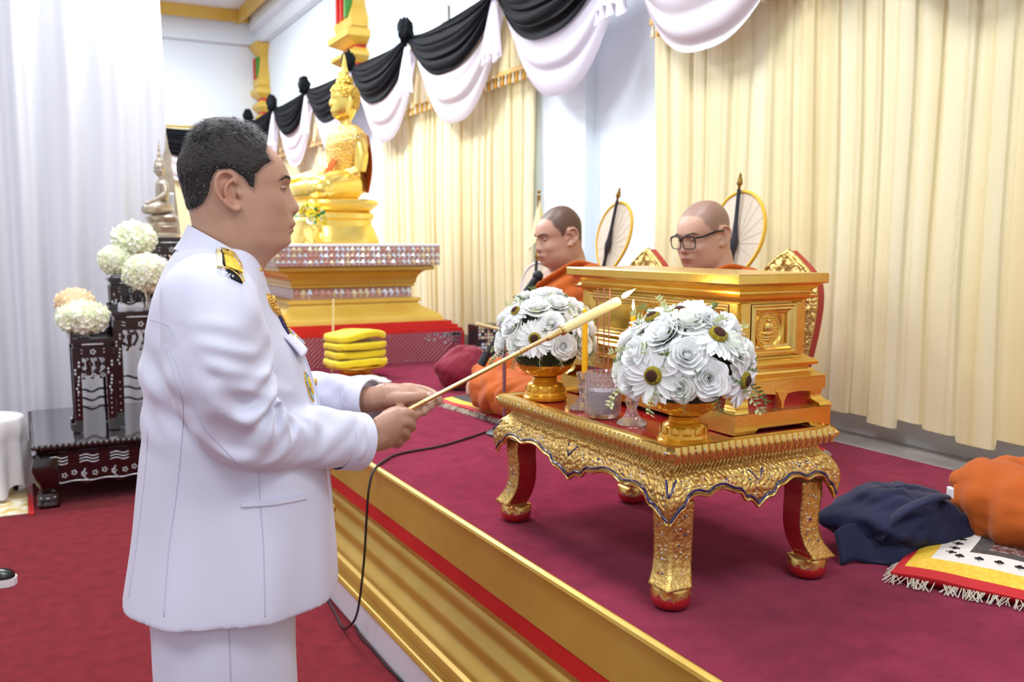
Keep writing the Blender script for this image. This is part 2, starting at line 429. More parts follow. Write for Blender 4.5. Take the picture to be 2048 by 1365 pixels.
# ---- black and white mourning swags
def swag_mesh(a0, a1, zk, s0, s1, off, nf, fn, seed, amp=0.03, pinch=0.05, nu=30, nv=40):
    rnd = random.Random(seed); ph = rnd.uniform(0, 6); m = MB(); skew = rnd.uniform(-0.04, 0.04)
    def f(u, v):
        sh = max(0.0, 1 - abs(2*(u+skew*sin(pi*u))-1)**2.7)
        sag = lerp(s0, s1, v)
        wob = 0.012*sin(v*nf*2*pi*0.63 + ph + u*2.0)
        a = lerp(a0, a1, u) + 0.02*sin(2*pi*u)*v
        z = zk - pinch*v*(1-sh) - sh*(sag + wob)
        x = off + 0.02 + sh**0.6*(0.05*sin(pi*v) + amp*abs(sin(v*nf*pi + ph + 0.7*sin(u*3+ph)))) + 0.012*(1-sh)*sin(v*nf*pi)
        return fn(a, x, z)
    m.grid(nu, nv, f); return m
def tail_mesh(a, zk, zb, w, off, fn, seed, np_=7):
    rnd = random.Random(seed); ph = rnd.uniform(0, 6); m = MB()
    def f(u, v):
        s = (u-0.5); k = 0.16 + 0.84*v**0.8
        fold = 0.5+0.5*sin(u*np_*2*pi + ph)
        return fn(a + s*w*k + 0.01*sin(u*np_*2*pi)*v, off + 0.015 + 0.045*fold*(0.3+0.7*v) + 0.03*cos(s*3)*v, lerp(zk, zb + 0.035*sin(u*np_*2*pi*0.5+ph) - 0.03*abs(s), v))
    m.grid(64, 12, f); return m
def knot_mesh(a, zk, off, fn, seed, r=0.075):
    rnd = random.Random(seed); sd = Vector((rnd.random()*9, rnd.random()*9, 0)); m = MB(); nu, nv = 30, 20; V = []
    def f(u, v):
        th = pi*min(max(v, 0.01), 0.99); ph = 2*pi*u
        d = Vector((sin(th)*cos(ph), sin(th)*sin(ph), cos(th)))
        rr = r*(1 + 0.35*noise.noise(d*2.6+sd) + 0.2*abs(noise.noise(d*5.5+sd)))
        return fn(a + d.y*rr*0.85, off + d.x*rr*0.8 + 0.02, zk + d.z*rr*1.25)
    m.grid(nu, nv, f, closeu=True); return m
def mourning(name, label, knots, zk, fn, off=0.0):
    t = thing(name, label, 'drape')
    for i, (a, b) in enumerate(zip(knots, knots[1:])):
        swag_mesh(a, b, zk-0.03, 0.16, 0.72, off, 4, fn, i+31, 0.028).build('white_swag', MT['white_cloth'], t, smooth=180)
        swag_mesh(a, b, zk, 0.05, 0.42, off+0.06, 6, fn, i+71, 0.03, 0.04).build('black_swag', MT['black_cloth'], t, smooth=180)
    for i, a in enumerate(knots):
        tail_mesh(a, zk-0.06, zk-0.44, 0.27, off+0.085, fn, i+11).build('white_tail', MT['white_cloth'], t, smooth=180)
        knot_mesh(a, zk+0.03, off+0.10, fn, i+51).build('black_knot', MT['black_cloth'], t, smooth=180)
    return t
KN = [1.35, 2.78, 4.12, 5.50, 7.02, 8.46, 9.96, 11.40, 12.72]
mourning('mourning_drape', 'black and white swagged mourning drape knotted along the stage wall', KN, 3.12, lambda a, o, z: (2.89 - o, a, z))
mourning('mourning_drape', 'black and white swagged drape on the far end wall', [0.15, 1.4, 2.62], 3.02, lambda a, o, z: (a, 13.02 - o, z))

# ---- tall white sheer curtain on the left
def sheer_fn(a, o, z):
    return (a, 7.15 - o - 0.25*sstep(0.3, -1.4, a), z)
m = MB(); NU = 260
def f(u, v):
    a = lerp(-2.4, 0.955, u); z = lerp(4.6, 0.01, v)
    big = sin(a*21 + 1.2*sin(a*3.1)) ; sm = sin(a*53 + 2.0*sin(a*7))
    k = 0.4 + 0.6*noise.noise(Vector((a*1.6, 0.0, 3.0)))
    o = (0.045*big*(0.5+k) + 0.014*sm)*(0.75+0.5*v)
    return sheer_fn(a + 0.03*noise.noise(Vector((a*2, z*0.6, 1))), o, z)
m.grid(NU, 30, f)
t = thing('sheer_curtain', 'tall white sheer curtain hanging behind the dark carved altar tables', 'curtain')
m.build('drape', MT['sheer'], t, smooth=180)
m = MB(); m.tube([(-2.5, 7.15, 4.6), (1.0, 7.15, 4.6)], 0.018, 10); m.build('rod', MT['white_paint'], t, smooth=60)
# ================================================================== gilded table and what stands on it
MT['gold_frame'] = mat('gold_frame', C(236,204,124), 0.28, 0.9, col2=C(220,178,94), nscale=20)
MT['blue_enamel'] = mat('blue_enamel', C(38,34,92), 0.2, coat=0.5)
MT['gem_clear'] = mat('gem_clear', C(216,220,232), 0.08, 0.85)
MT['gem_red'] = mat('gem_red', C(150,20,26), 0.1, 0.3, coat=0.6)
MT['gem_blue'] = mat('gem_blue', C(34,52,130), 0.1, 0.3, coat=0.6)
MT['gem_green'] = mat('gem_green', C(20,96,72), 0.1, 0.3, coat=0.6)
TX0, TX1, TY0, TY1, TZ = 1.205, 1.675, 1.55, 2.335, 1.058   # table top
def carve(a, b):
    a *= 1.45; b *= 1.45
    """scroll-leaf carving height in 0..1 from two surface coordinates in metres"""
    p = Vector((a*38, b*38, 2.0)); w = noise.noise(p*0.35)*2.2
    q = sin(a*120 + 3*sin(b*90) + w*2) * cos(b*130 + 2.5*sin(a*100) + w)
    r = noise.noise(Vector((a*95, b*95, 7.0)))
    return 0.5 + 0.32*q + 0.3*r
tab = thing('altar_table', 'low gilded carved altar table with scalloped jewelled apron on the stage', 'table', (0, 0, 0))
m = MB(); m.box(((TX0+TX1)/2, (TY0+TY1)/2, TZ-0.012), (TX1-TX0-0.03, TY1-TY0-0.03, 0.02)); m.build('table_top', MT['red_lacquer'], tab)
# rim: lotus-petal edging, petal by petal on a rounded core
m = MB(); m.rectloft([(-0.022, TZ-0.03), (-0.002, TZ-0.026), (0.012, TZ-0.016), (0.014, TZ-0.006), (0.006, TZ+0.004), (-0.008, TZ+0.007), (-0.022, TZ+0.004), (-0.024, TZ-0.004)], TX0, TX1, TY0, TY1, caps=False)
m.build('rim', MT['gold_frame'], tab, smooth=40)
pm = MB()
pm.grid(7, 6, lambda u, v: ((u-0.5)*0.017*(1-0.25*v*v), -(0.010+0.009*sin(pi*min(v*0.75+0.12, 1))*(1-(2*u-1)**2*0.6)) if True else 0, 0.006 - 0.034*v))
PET = pm.mesh('rim_petal', MT['gold_frame'], 60)
def along_sides(step, fn):
    for (ax, ay, bx, by, rz) in ((TX0, TY1, TX0, TY0, -pi/2), (TX0, TY0, TX1, TY0, 0), (TX1, TY0, TX1, TY1, pi/2), (TX1, TY1, TX0, TY1, pi)):
        Ln = sqrt((bx-ax)**2+(by-ay)**2); n = int(Ln/step)
        for i in range(n): fn(lerp(ax, bx, (i+0.5)/n), lerp(ay, by, (i+0.5)/n), rz)
along_sides(0.0185, lambda x, y, rz: link('rim_petal', PET, tab, (x, y, TZ), (0, 0, rz)))
# frieze: hollow moulding below the rim, with chevron carving
def side_frames():
    return (('l', Vector((TX0, TY1, 0)), Vector((0, -1, 0)), Vector((-1, 0, 0)), TY1-TY0),
            ('f', Vector((TX0, TY0, 0)), Vector((1, 0, 0)), Vector((0, -1, 0)), TX1-TX0),
            ('r', Vector((TX1, TY0, 0)), Vector((0, 1, 0)), Vector((1, 0, 0)), TY1-TY0),
            ('b', Vector((TX1, TY1, 0)), Vector((-1, 0, 0)), Vector((0, 1, 0)), TX1-TX0))
def lower_edge(s, Ln):
    """scalloped lower edge: depth below TZ as a function of the distance along one side"""
    t = s/Ln; t = min(t, 1-t)*2     # 0 corner .. 1 centre
    return -smooth_interp([(0, 0.163), (0.05, 0.150), (0.12, 0.131), (0.16, 0.127), (0.20, 0.108), (0.30, 0.100), (0.42, 0.106), (0.49, 0.098), (0.60, 0.096), (0.72, 0.108), (0.79, 0.112), (0.83, 0.128), (0.90, 0.131), (0.96, 0.142), (1.0, 0.152)], t)
GEM = []
rg = random.Random(4)
def apron_out(d):   # outward offset against depth below TZ
    return smooth_interp([(0.024, -0.014), (0.034, -0.020), (0.048, -0.020), (0.060, -0.010), (0.066, -0.002), (0.074, 0.004), (0.095, 0.014), (0.12, 0.017), (0.145, 0.013), (0.17, 0.006)], d)
for nm, o, d, nrm, Ln in side_frames():
    fine = nm in 'lf'
    nu = int(Ln/(0.0024 if fine else 0.01)); nv = 64 if fine else 20
    ap = MB()
    def f(u, v):
        s = u*Ln; low = -lower_edge(s, Ln); dep = lerp(0.024, low, v)
        out = apron_out(dep)
        c = carve(s + (3 if nm == 'f' else 0), dep)
        if dep < 0.062: c = 0.5 + 0.5*sin((s + abs(dep-0.043))*2*pi/0.012)*(0.6 if 0.03 < dep < 0.058 else 0.1)
        edge = sstep(0.012, 0.02, low-dep)
        out += 0.007*(c-0.5)*edge*(1 if fine else 0.3)*sstep(0, 0.012, min(s, Ln-s))
        return (o + d*(s + out*(2*u-1)) + nrm*out + Vector((0, 0, TZ-dep)))
    ap.grid(nu, nv, f)
    a = ap.build('apron', MT['gold_carved'], tab, smooth=180)
    solidify(a, 0.006, 0)
    edge = []; blue = []
    K = 120
    for i in range(K+1):
        u = i/K; s = u*Ln; low = -lower_edge(s, Ln)
        oo = apron_out(low)
        edge.append(o + d*(s+oo*(2*u-1)) + nrm*(oo+0.003) + Vector((0, 0, TZ-low)))
        o2 = apron_out(low-0.0085); blue.append(o + d*(s+o2*(2*u-1)) + nrm*(o2+0.004) + Vector((0, 0, TZ-low+0.0085)))
    MB().tube(edge, 0.0042, 6).build('edge_bead', MT['gold_frame'], a, smooth=60)
    MB().tube(blue, 0.0032, 6).build('blue_line', MT['blue_enamel'], a, smooth=60)
    # blue chevrons above centre
    for cs in ([Ln*0.5] if nm in 'fb' else [Ln*0.5]):
        P = []
        for k, (ds, dp) in enumerate(((-0.022, 0.066), (-0.010, 0.080), (0, 0.092), (0.010, 0.080), (0.022, 0.066))):
            s = cs+ds; oo = apron_out(dp); P.append(o + d*(s+oo*(2*s/Ln-1)) + nrm*(oo+0.003) + Vector((0, 0, TZ-dp)))
        MB().tube(P, 0.0028, 6).build('blue_chevron', MT['blue_enamel'], a, smooth=60)
    # jewelled inlay, tiny coloured mirrors
    if fine:
        for key in ('clear', 'red', 'blue', 'green'):
            g = MB(); n = {'clear': 2.6, 'red': 1.3, 'blue': 0.9, 'green': 0.5}[key]
            for k in range(int(n*Ln*100)):
                s = rg.uniform(0.005, Ln-0.005); low = -lower_edge(s, Ln)
                dp = rg.uniform(0.066, low-0.014) if low > 0.085 else 0.07
                if key == 'clear' and rg.random() < 0.25: dp = 0.006
                oo = apron_out(dp) if dp > 0.02 else 0.013
                p = o + d*(s+oo*(2*s/Ln-1)) + nrm*(oo+0.0015) + Vector((0, 0, TZ-dp))
                g.sphere(p, rg.uniform(0.0018, 0.0032), 6, 4)
            tag(g.build('jewel_inlay', MT['gem_'+key], a, smooth=60), kind='stuff')
# blue loop on each front corner
for sy_, yy_ in ((-1, TY0), (1, TY1)):
    P = []
    for k in range(13):
        t_ = k/12; dp = 0.068+0.030*sin(pi*t_); oo = apron_out(dp)+0.004; s_ = (t_-0.5)*0.030*(1-.35*sin(pi*t_))
        P.append(Vector((TX0-oo+max(0, s_)*1.0, yy_+sy_*(oo-max(0, -s_)), TZ-dp)))
    MB().tube(P, 0.0026, 6).build('blue_loop', MT['blue_enamel'], tab, smooth=60)
m = MB(); m.box(((TX0+TX1)/2, (TY0+TY1)/2, TZ-0.05), (TX1-TX0-0.07, TY1-TY0-0.07, 0.05)); m.build('under_frame', MT['red_lacquer'], tab)

def make_leg(sx, sy):
    prof = [(0.935, 0.0, 0.062), (0.90, 0.0, 0.060), (0.86, -0.003, 0.058), (0.82, -0.003, 0.057), (0.785, 0.004, 0.058), (0.762, 0.016, 0.062), (0.748, 0.026, 0.066)]
    g = MB(); r = MB()
    def corner(off): return ((TX0 if sx < 0 else TX1) + sx*(off-0.012), (TY0 if sy < 0 else TY1) + sy*(off-0.012))
    # outer L-shaped gilded face (two sides), carved
    N = 40; W = 12; rows = []
    for j in range(N+1):
        z = lerp(0.935, 0.748, j/N)
        off = smooth_interp([(-p[0], p[1]) for p in prof], -z); w = smooth_interp([(-p[0], p[2]) for p in prof], -z)
        x, y = corner(off); row = []
        for i in range(2*W+1):
            s = (i-W)/W
            c = 0.0045*(carve(s*w+5, z*1.0)-0.5)*(1 if 0.15 < abs(s) < 0.85 else 0.15)*(1 if z > 0.772 else 0.2)
            if s <= 0: px, py = x - sx*w*abs(s)*0 + sx*c, y + sy*(-w)*abs(s)
            else: px, py = x - sx*w*s, y + sy*c
            row.append((px, py, z))
        rows.append(row)
    g.loft(rows, False, False, False)
    leg = g.build('leg', MT['gold_carved'], tab, smooth=180); solidify(leg, 0.006, 0)
    # inner red post
    rings = []
    for j in range(13):
        z = lerp(0.935, 0.748, j/12); off = smooth_interp([(-p[0], p[1]) for p in prof], -z); w = smooth_interp([(-p[0], p[2]) for p in prof], -z)
        x, y = corner(off); e = 0.002
        rings.append([(x-sx*e, y-sy*e, z), (x-sx*w, y-sy*e, z), (x-sx*w, y-sy*w*0.98, z), (x-sx*e, y-sy*w, z)])
    r.loft(rings); r.build('inner_post', MT['red_lacquer'], leg)
    x, y = corner(0.012); cx, cy = x-sx*0.030, y-sy*0.030
    b = MB(); b.lathe([(0.006, 0.0), (0.030, 0.001), (0.041, 0.010), (0.0445, 0.022), (0.042, 0.036), (0.034, 0.046), (0.010, 0.048)], 28, (cx, cy, ZS)); b.build('ball_foot', MT['red_lacquer'], leg, smooth=60)
    # gilded collar dripping over the ball
    k = MB(); n = 48
    def drip(a): return 0.017*abs(sin(a*5.5))**1.6*(0.75+0.35*sin(a*3+1)) 
    rings = [[], [], [], [], [], []]
    for j in range(n):
        a = 2*pi*j/n; q = 1 + 0.10*abs(cos(2*a))**3*0
        sq = 1/max(abs(cos(a)), abs(sin(a)))**0.55
        lo = 0.0385 - drip(a)
        for ring, (rr, zz) in zip(rings, ((0.030, 0.056), (0.038, 0.054), (0.0425*1.0, 0.050), (0.0445, 0.044), (0.0462, lo), (0.0425, lo-0.001))):
            f = lerp(sq, 1.0, 0.0 if zz > 0.045 else 0.65)
            ring.append((cx + rr*cos(a)*f*0.93, cy + rr*sin(a)*f*0.93, ZS + zz))
    k.loft(rings, True, True, False); k.build('gilt_collar', MT['gold_frame'], leg, smooth=50)
    for key, n in (('clear', 26), ('red', 4), ('blue', 5)):
        gm = MB(); rr = random.Random(int(sx*3+sy*7+n))
        for i in range(n):
            z = rr.uniform(0.775, 0.91); off = smooth_interp([(-p[0], p[1]) for p in prof], -z); w = smooth_interp([(-p[0], p[2]) for p in prof], -z); x, y = corner(off)
            s = rr.uniform(0.2, 0.8)*w
            p = (x + sx*0.0035, y - sy*s, z) if rr.random() < 0.5 else (x - sx*s, y + sy*0.0035, z)
            gm.sphere(p, rr.uniform(0.0018, 0.003), 6, 4)
        tag(gm.build('jewel_inlay', MT['gem_'+key], leg, smooth=60), kind='stuff')
for sx in (-1, 1):
    for sy in (-1, 1): make_leg(sx, sy)

# ---------------------------------------------------------------- gold casket
bx = thing('gold_casket', 'large gold moulded casket with round relief medallion on the altar table', 'casket', (0, 0, 0))
BX0, BX1, BY0, BY1 = 1.465, 1.665, 1.64, 2.305; Z0 = TZ
GL = MT['gold_leaf']
def bmould(name, prof, mt=GL, parent=bx):
    m = MB(); m.rectloft(prof, BX0, BX1, BY0, BY1); return m.build(name, mt, parent)
# base: bracketed plinth with cut-outs
def bracket_frame(name, out, z0, z1, cut, th=0.016):
    for (ax, ay, bx_, by_) in ((BX0-out, BY0-out, BX1+out, BY0-out), (BX0-out, BY1+out, BX0-out, BY0-out), (BX1+out, BY0-out, BX1+out, BY1+out), (BX1+out, BY1+out, BX0-out, BY1+out)):
        a = Vector((ax, ay, 0)); b = Vector((bx_, by_, 0)); L_ = (b-a).length; d = (b-a)/L_; n = Vector((-d.y, d.x, 0))
        e = min(0.09, L_*0.2)
        out2 = [(0, z0), (e, z0), (e+0.012, z0+cut), (L_-e-0.012, z0+cut), (L_-e, z0), (L_, z0), (L_, z1), (0, z1)]
        m = MB(); m.prism(out2, lambda s, z: a + d*s + Vector((0, 0, z)), lambda s, z: a + d*min(max(s, th), L_-th) + n*th + Vector((0, 0, z)))
        m.build(name, GL, bx)
bracket_frame('plinth_board', 0.050, Z0+0.001, Z0+0.044, 0.012)
bmould('plinth_top', [(0.052, Z0+0.0445), (0.052, Z0+0.048), (0.03, Z0+0.050)])
bmould('red_core', [(0.020, Z0+0.002), (0.020, Z0+0.092)], MT['red_lacquer'])
# scroll feet between plinth and body
def scroll_foot(x, y, sx, sy):
    m = MB(); pr = [(0.052, 0.0495), (0.050, 0.056), (0.044, 0.060), (0.036, 0.066), (0.033, 0.074), (0.034, 0.082), (0.036, 0.092)]
    rings = []
    for o, z in pr:
        w = 0.036 + 0.2*(o-0.033); X = (BX0-o if sx < 0 else BX1+o); Y = (BY0-o if sy < 0 else BY1+o)
        rings.append([(X, Y, Z0+z), (X-sx*w, Y, Z0+z), (X-sx*w, Y-sy*w, Z0+z), (X, Y-sy*w, Z0+z)])
    m.loft(rings); m.build('scroll_foot', GL, bx, smooth=40)
for sx in (-1, 1):
    for sy in (-1, 1): scroll_foot(0, 0, sx, sy)
for (x, y, ax) in ((1.565, BY0-0.040, 0), (BX0-0.040, 1.97, 1)):
    m = MB(); m.prism([(-0.018, 0.092), (0.018, 0.092), (0.010, 0.078), (0.004, 0.066), (0.003, 0.052), (-0.003, 0.052), (-0.004, 0.066), (-0.010, 0.078)],
        lambda s, z: (x+s, y-0.004, Z0+z) if ax == 0 else (x-0.004, y+s, Z0+z), lambda s, z: (x+s, y+0.010, Z0+z) if ax == 0 else (x+0.010, y+s, Z0+z)); m.build('bracket_spur', GL, bx)
# valance board with shallow arches
for (ax, ay, bx_, by_) in ((BX0-.040, BY0-.040, BX1+.040, BY0-.040), (BX0-.040, BY1+.040, BX0-.040, BY0-.040)):
    a = Vector((ax, ay, 0)); b = Vector((bx_, by_, 0)); L_ = (b-a).length; d = (b-a)/L_; n = Vector((-d.y, d.x, 0)); pts = [(0, Z0+0.092)]
    for i in range(25):
        t = i/24; pts.append((0.03+(L_-0.06)*t, Z0+0.078 + 0.010*abs(sin(t*2*pi))**0.5))
    pts += [(L_, Z0+0.092), (L_, Z0+0.118), (0, Z0+0.118)]
    m = MB(); m.prism(pts, lambda s, z: a+d*s+Vector((0, 0, z)), lambda s, z: a+d*min(max(s, .012), L_-.012)+n*0.012+Vector((0, 0, z))); m.build('arched_board', GL, bx)
bmould('base_moulding', [(0.040, Z0+0.1185), (0.040, Z0+0.122), (0.030, Z0+0.127), (0.022, Z0+0.132), (0.020, Z0+0.137), (0.012, Z0+0.138), (0.012, Z0+0.143), (0.026, Z0+0.148), (0.028, Z0+0.154), (0.022, Z0+0.160), (0.010, Z0+0.166), (0.006, Z0+0.170)])
bmould('body', [(-0.004, Z0+0.1705), (-0.004, Z0+0.300)])
bmould('cornice', [(-0.002, Z0+0.300), (0.004, Z0+0.301), (0.006, Z0+0.305), (0.022, Z0+0.309), (0.024, Z0+0.314), (0.016, Z0+0.317), (0.012, Z0+0.321), (0.012, Z0+0.326), (0.018, Z0+0.330), (0.026, Z0+0.338), (0.028, Z0+0.341)])
bmould('lid', [(0.028, Z0+0.3415), (0.038, Z0+0.343), (0.040, Z0+0.346), (0.040, Z0+0.364), (0.037, Z0+0.367), (-0.02, Z0+0.369)])
# framed panels: corner posts and picture-frame mouldings on each face
def frame_panel(a, d, n, L_):
    z0, z1 = Z0+0.172, Z0+0.299
    for s0, s1 in ((0.0, 0.028), (L_-0.028, L_)):
        m = MB(); p = a + d*(s0+s1)/2 + Vector((0, 0, (z0+z1)/2)) + n*0.0
        m.box((0, 0, 0), (abs(d.x)*(s1-s0)+abs(n.x)*0.014, abs(d.y)*(s1-s0)+abs(n.y)*0.014, z1-z0), 0.001); m.v = [tuple(Vector(q)+p) for q in m.v]; m.build('corner_post', GL, bx)
    # mitred frame
    i0, i1, k0, k1 = 0.030, L_-0.030, z0+0.004, z1-0.004
    fr = [(0.0, 0.008), (0.004, 0.010), (0.008, 0.006), (0.012, 0.008), (0.016, 0.003), (0.022, 0.002), (0.024, -0.003)]
    rings = []
    for t, h in fr:
        rings.append([a+d*(i0+t)+n*h+Vector((0, 0, k0+t)), a+d*(i1-t)+n*h+Vector((0, 0, k0+t)), a+d*(i1-t)+n*h+Vector((0, 0, k1-t)), a+d*(i0+t)+n*h+Vector((0, 0, k1-t))])
    m = MB(); m.loft(rings, True, False, False); m.build('panel_frame', MT['gold_frame'], bx)
frame_panel(Vector((BX0, BY0, 0)), Vector((1, 0, 0)), Vector((0, -1, 0)), BX1-BX0)
frame_panel(Vector((BX0, BY1, 0)), Vector((0, -1, 0)), Vector((-1, 0, 0)), BY1-BY0)
frame_panel(Vector((BX1, BY0, 0)), Vector((0, 1, 0)), Vector((1, 0, 0)), BY1-BY0)
frame_panel(Vector((BX1, BY1, 0)), Vector((-1, 0, 0)), Vector((0, 1, 0)), BX1-BX0)
# medallion: ring, ground relief and seated figure
def medallion(cx, cz, R, place, parent):
    md = MB()
    md.lathe([(0.001, 0.004), (R*0.80, 0.004), (R*0.84, 0.006), (R*0.88, 0.009), (R*0.95, 0.010), (R, 0.006), (R, -0.006)], 56)
    o_ = MB(); o_.v = [place(x, y, z) for x, y, z in md.v]; o_.f = md.f; o_.mi = md.mi
    t = o_.build('medallion', GL, parent, smooth=40)
    rl = MB()
    n = 40     # raised ring of small characters
    for k in range(n):
        a = 2*pi*k/n
        if 0.12 < (a/(2*pi)) < 0.0: continue
        for dr, da in ((0.70, 0.0), (0.76, 0.04), (0.73, -0.05)):
            rl.sphere((R*dr*cos(a+da), R*dr*sin(a+da), 0.005), (R*0.035, R*0.03, 0.0018), 6, 4)
    for k in range(26):   # flame scrolls round the figure
        a = 2*pi*k/26; rr = R*(0.56+0.04*sin(k*2.3)); rl.sphere((rr*cos(a), rr*sin(a), 0.004), (R*0.05, R*0.04, 0.003), 6, 4)
    q = MB(); q.v = [place(x, y, z) for x, y, z in rl.v]; q.f = rl.f; q.mi = rl.mi; q.build('raised_ring', MT['gold_frame'], t, smooth=60)
    fg = MB()
    fg.sphere((0, R*0.36, 0.006), (R*0.10, R*0.12, 0.005), 12, 8); fg.sphere((0, R*0.50, 0.005), (R*0.05, R*0.08, 0.003), 8, 6)
    fg.sphere((0, R*0.08, 0.006), (R*0.20, R*0.24, 0.006), 14, 8); fg.sphere((-R*0.2, R*0.05, 0.006), (R*0.07, R*0.2, 0.004), 10, 6); fg.sphere((R*0.2, R*0.05, 0.006), (R*0.07, R*0.2, 0.004), 10, 6)
    fg.sphere((0, -R*0.2, 0.006), (R*0.42, R*0.10, 0.006), 16, 8); fg.sphere((0, -R*0.38, 0.005), (R*0.36, R*0.07, 0.004), 16, 6); fg.sphere((0, -R*0.50, 0.005), (R*0.26, R*0.05, 0.004), 16, 6)
    q = MB(); q.v = [place(x, y, z) for x, y, z in fg.v]; q.f = fg.f; q.mi = fg.mi; q.build('seated_figure_relief', MT['gold_frame'], t, smooth=60)
MR = 0.046
medallion(0, 0, MR, lambda x, y, z: (1.553+x*0.98, BY0-z+0.004, Z0+0.2365+y*1.12), bx)
medallion(0, 0, MR, lambda x, y, z: (BX0-z+0.004, 1.97-x, Z0+0.2365+y), bx)

# ---------------------------------------------------------------- pedestal bowls
MT['amber_gold'] = mat('amber_gold', C(238,180,50), 0.22, 0.5, col2=C(232,164,36), nscale=25, coat=0.4, bump=0.25, bscale=70, btype='VORONOI')
def pedestal_bowl(label, x, y, s=1.0):
    t = thing('pedestal_bowl', label, 'bowl', (x, y, TZ+0.0005), group='gold pedestal bowls', scale=s)
    m = MB(); m.lathe([(0.003, 0), (0.056, 0.0), (0.059, 0.004), (0.059, 0.009), (0.055, 0.012), (0.056, 0.015), (0.052, 0.024), (0.050, 0.034), (0.046, 0.042), (0.036, 0.048), (0.032, 0.050), (0.034, 0.054), (0.030, 0.058), (0.034, 0.060), (0.004, 0.062)], 48); f = m.build('foot', MT['amber_gold'], t, smooth=40)
    p = MB()      # embossed leaves round the foot
    for k in range(12):
        a = 2*pi*k/12; d = Vector((cos(a), sin(a), 0)); tn = Vector((-sin(a), cos(a), 0))
        rim = []
        for i in range(14):
            b = 2*pi*i/14; w = 0.010*sin(b)*(1-0.3*cos(b)); h = 0.011*cos(b)
            r = 0.0515 - 0.11*h*0.5 - 0.0015
            rim.append(d*(r+0.0016) + tn*w + Vector((0, 0, 0.029+h)))
        c = d*(0.0515+0.003) + Vector((0, 0, 0.029))
        p.add([c]+rim, [(0, 1+i, 1+(i+1) % 14) for i in range(14)])
    p.build('embossed_leaves', MT['amber_gold'], f, smooth=60)
    m = MB(); m.lathe([(0.004, 0.060), (0.030, 0.061), (0.050, 0.068), (0.066, 0.082), (0.074, 0.100), (0.076, 0.118), (0.078, 0.122), (0.076, 0.126), (0.073, 0.120), (0.060, 0.090), (0.004, 0.075)], 48)
    b = m.build('bowl', MT['amber_gold'], t, smooth=40)
    p = MB()
    for k in range(16):
        a = 2*pi*k/16; d = Vector((cos(a), sin(a), 0)); P = []
        for i in range(13):
            b_ = i/12; w = 0.011*sin(pi*b_)
            z = lerp(0.074, 0.116, b_); r = interp([(0.061, 0.030), (0.068, 0.050), (0.082, 0.066), (0.1, 0.074), (0.118, 0.076)], z)
            P.append((z, r, w))
        for sg in (-1, 1):
            p.tube([Vector((cos(a+sg*w/max(r, .02)), sin(a+sg*w/max(r, .02)), 0))*(r+0.0006) + Vector((0, 0, z)) for z, r, w in P], 0.0011, 5)
    p.build('embossed_lobes', MT['amber_gold'], b, smooth=60)
    return t
pedestal_bowl('gold pedestal bowl holding white flowers at the near table corner', 1.277, 1.600)
pedestal_bowl('gold pedestal bowl holding white flowers at the far table end', 1.290, 2.235, 1.06)

# ---------------------------------------------------------------- flower arrangements
MT['petal'] = mat('white_petal', C(252,252,252), 0.6, col2=C(248,251,249), nscale=30, transl=0.22)
MT['petal_green'] = mat('greenish_petal', C(244,250,238), 0.6, col2=C(252,252,250), nscale=40, transl=0.22)
MT['disc_dark'] = mat('flower_disc_dark', C(52,26,20), 0.9, col2=C(84,44,28), nscale=300, bump=1.0, bscale=900, bdist=0.003)
MT['disc_yellow'] = mat('flower_disc_yellow', C(176,158,30), 0.8, col2=C(116,98,14), nscale=400, bump=1.0, bscale=900, bdist=0.003)
MT['leaf'] = mat('flower_leaf', C(78,104,52), 0.6, col2=C(128,150,92), nscale=30, transl=0.2)
MT['leaf_pale'] = mat('pale_sprig', C(170,186,120), 0.6, col2=C(206,214,164), nscale=30, transl=0.2)
MT['moss'] = mat('dark_foliage', C(58,72,40), 0.9, col2=C(40,48,28), nscale=40)
def petal_mesh(nm, L_, w, curl, notch, mt, nx=5, ny=7, x0=0.008):
    m = MB()
    def f(u, v):
        s = (u-0.5)*2; ww = w*0.5*(sin(pi*min(0.16+v*0.78, 1.0))**0.75)
        l = x0 + L_*v*(1 - 0.06*notch*(abs(s)**2)*(v > 0.9))
        return (l, s*ww, curl*L_*v*v*0.6 - 0.10*L_*(1-s*s)*sin(pi*v)*0.7 + 0.02*L_*cos(s*6)*v)
    m.grid(nx, ny, f); return m.mesh(nm, mt, 180)
DPET = [petal_mesh('daisy_petal_%d' % k, 0.024, 0.0095, c, 1, MT['petal']) for k, c in enumerate((-0.25, -0.05, 0.15))]
def daisy_disc():
    m = MB(); m.lathe([(0.0005, 0.003), (0.006, 0.0045), (0.0095, 0.003), (0.0105, 0.0)], 20)
    a = m.mesh('disc_outer', MT['disc_yellow'], 60)
    m = MB(); m.lathe([(0.0005, 0.0058), (0.005, 0.006), (0.0070, 0.004), (0.0072, 0.002)], 18)
    return a, m.mesh('disc_inner', MT['disc_dark'], 60)
DISC_O, DISC_I = daisy_disc()
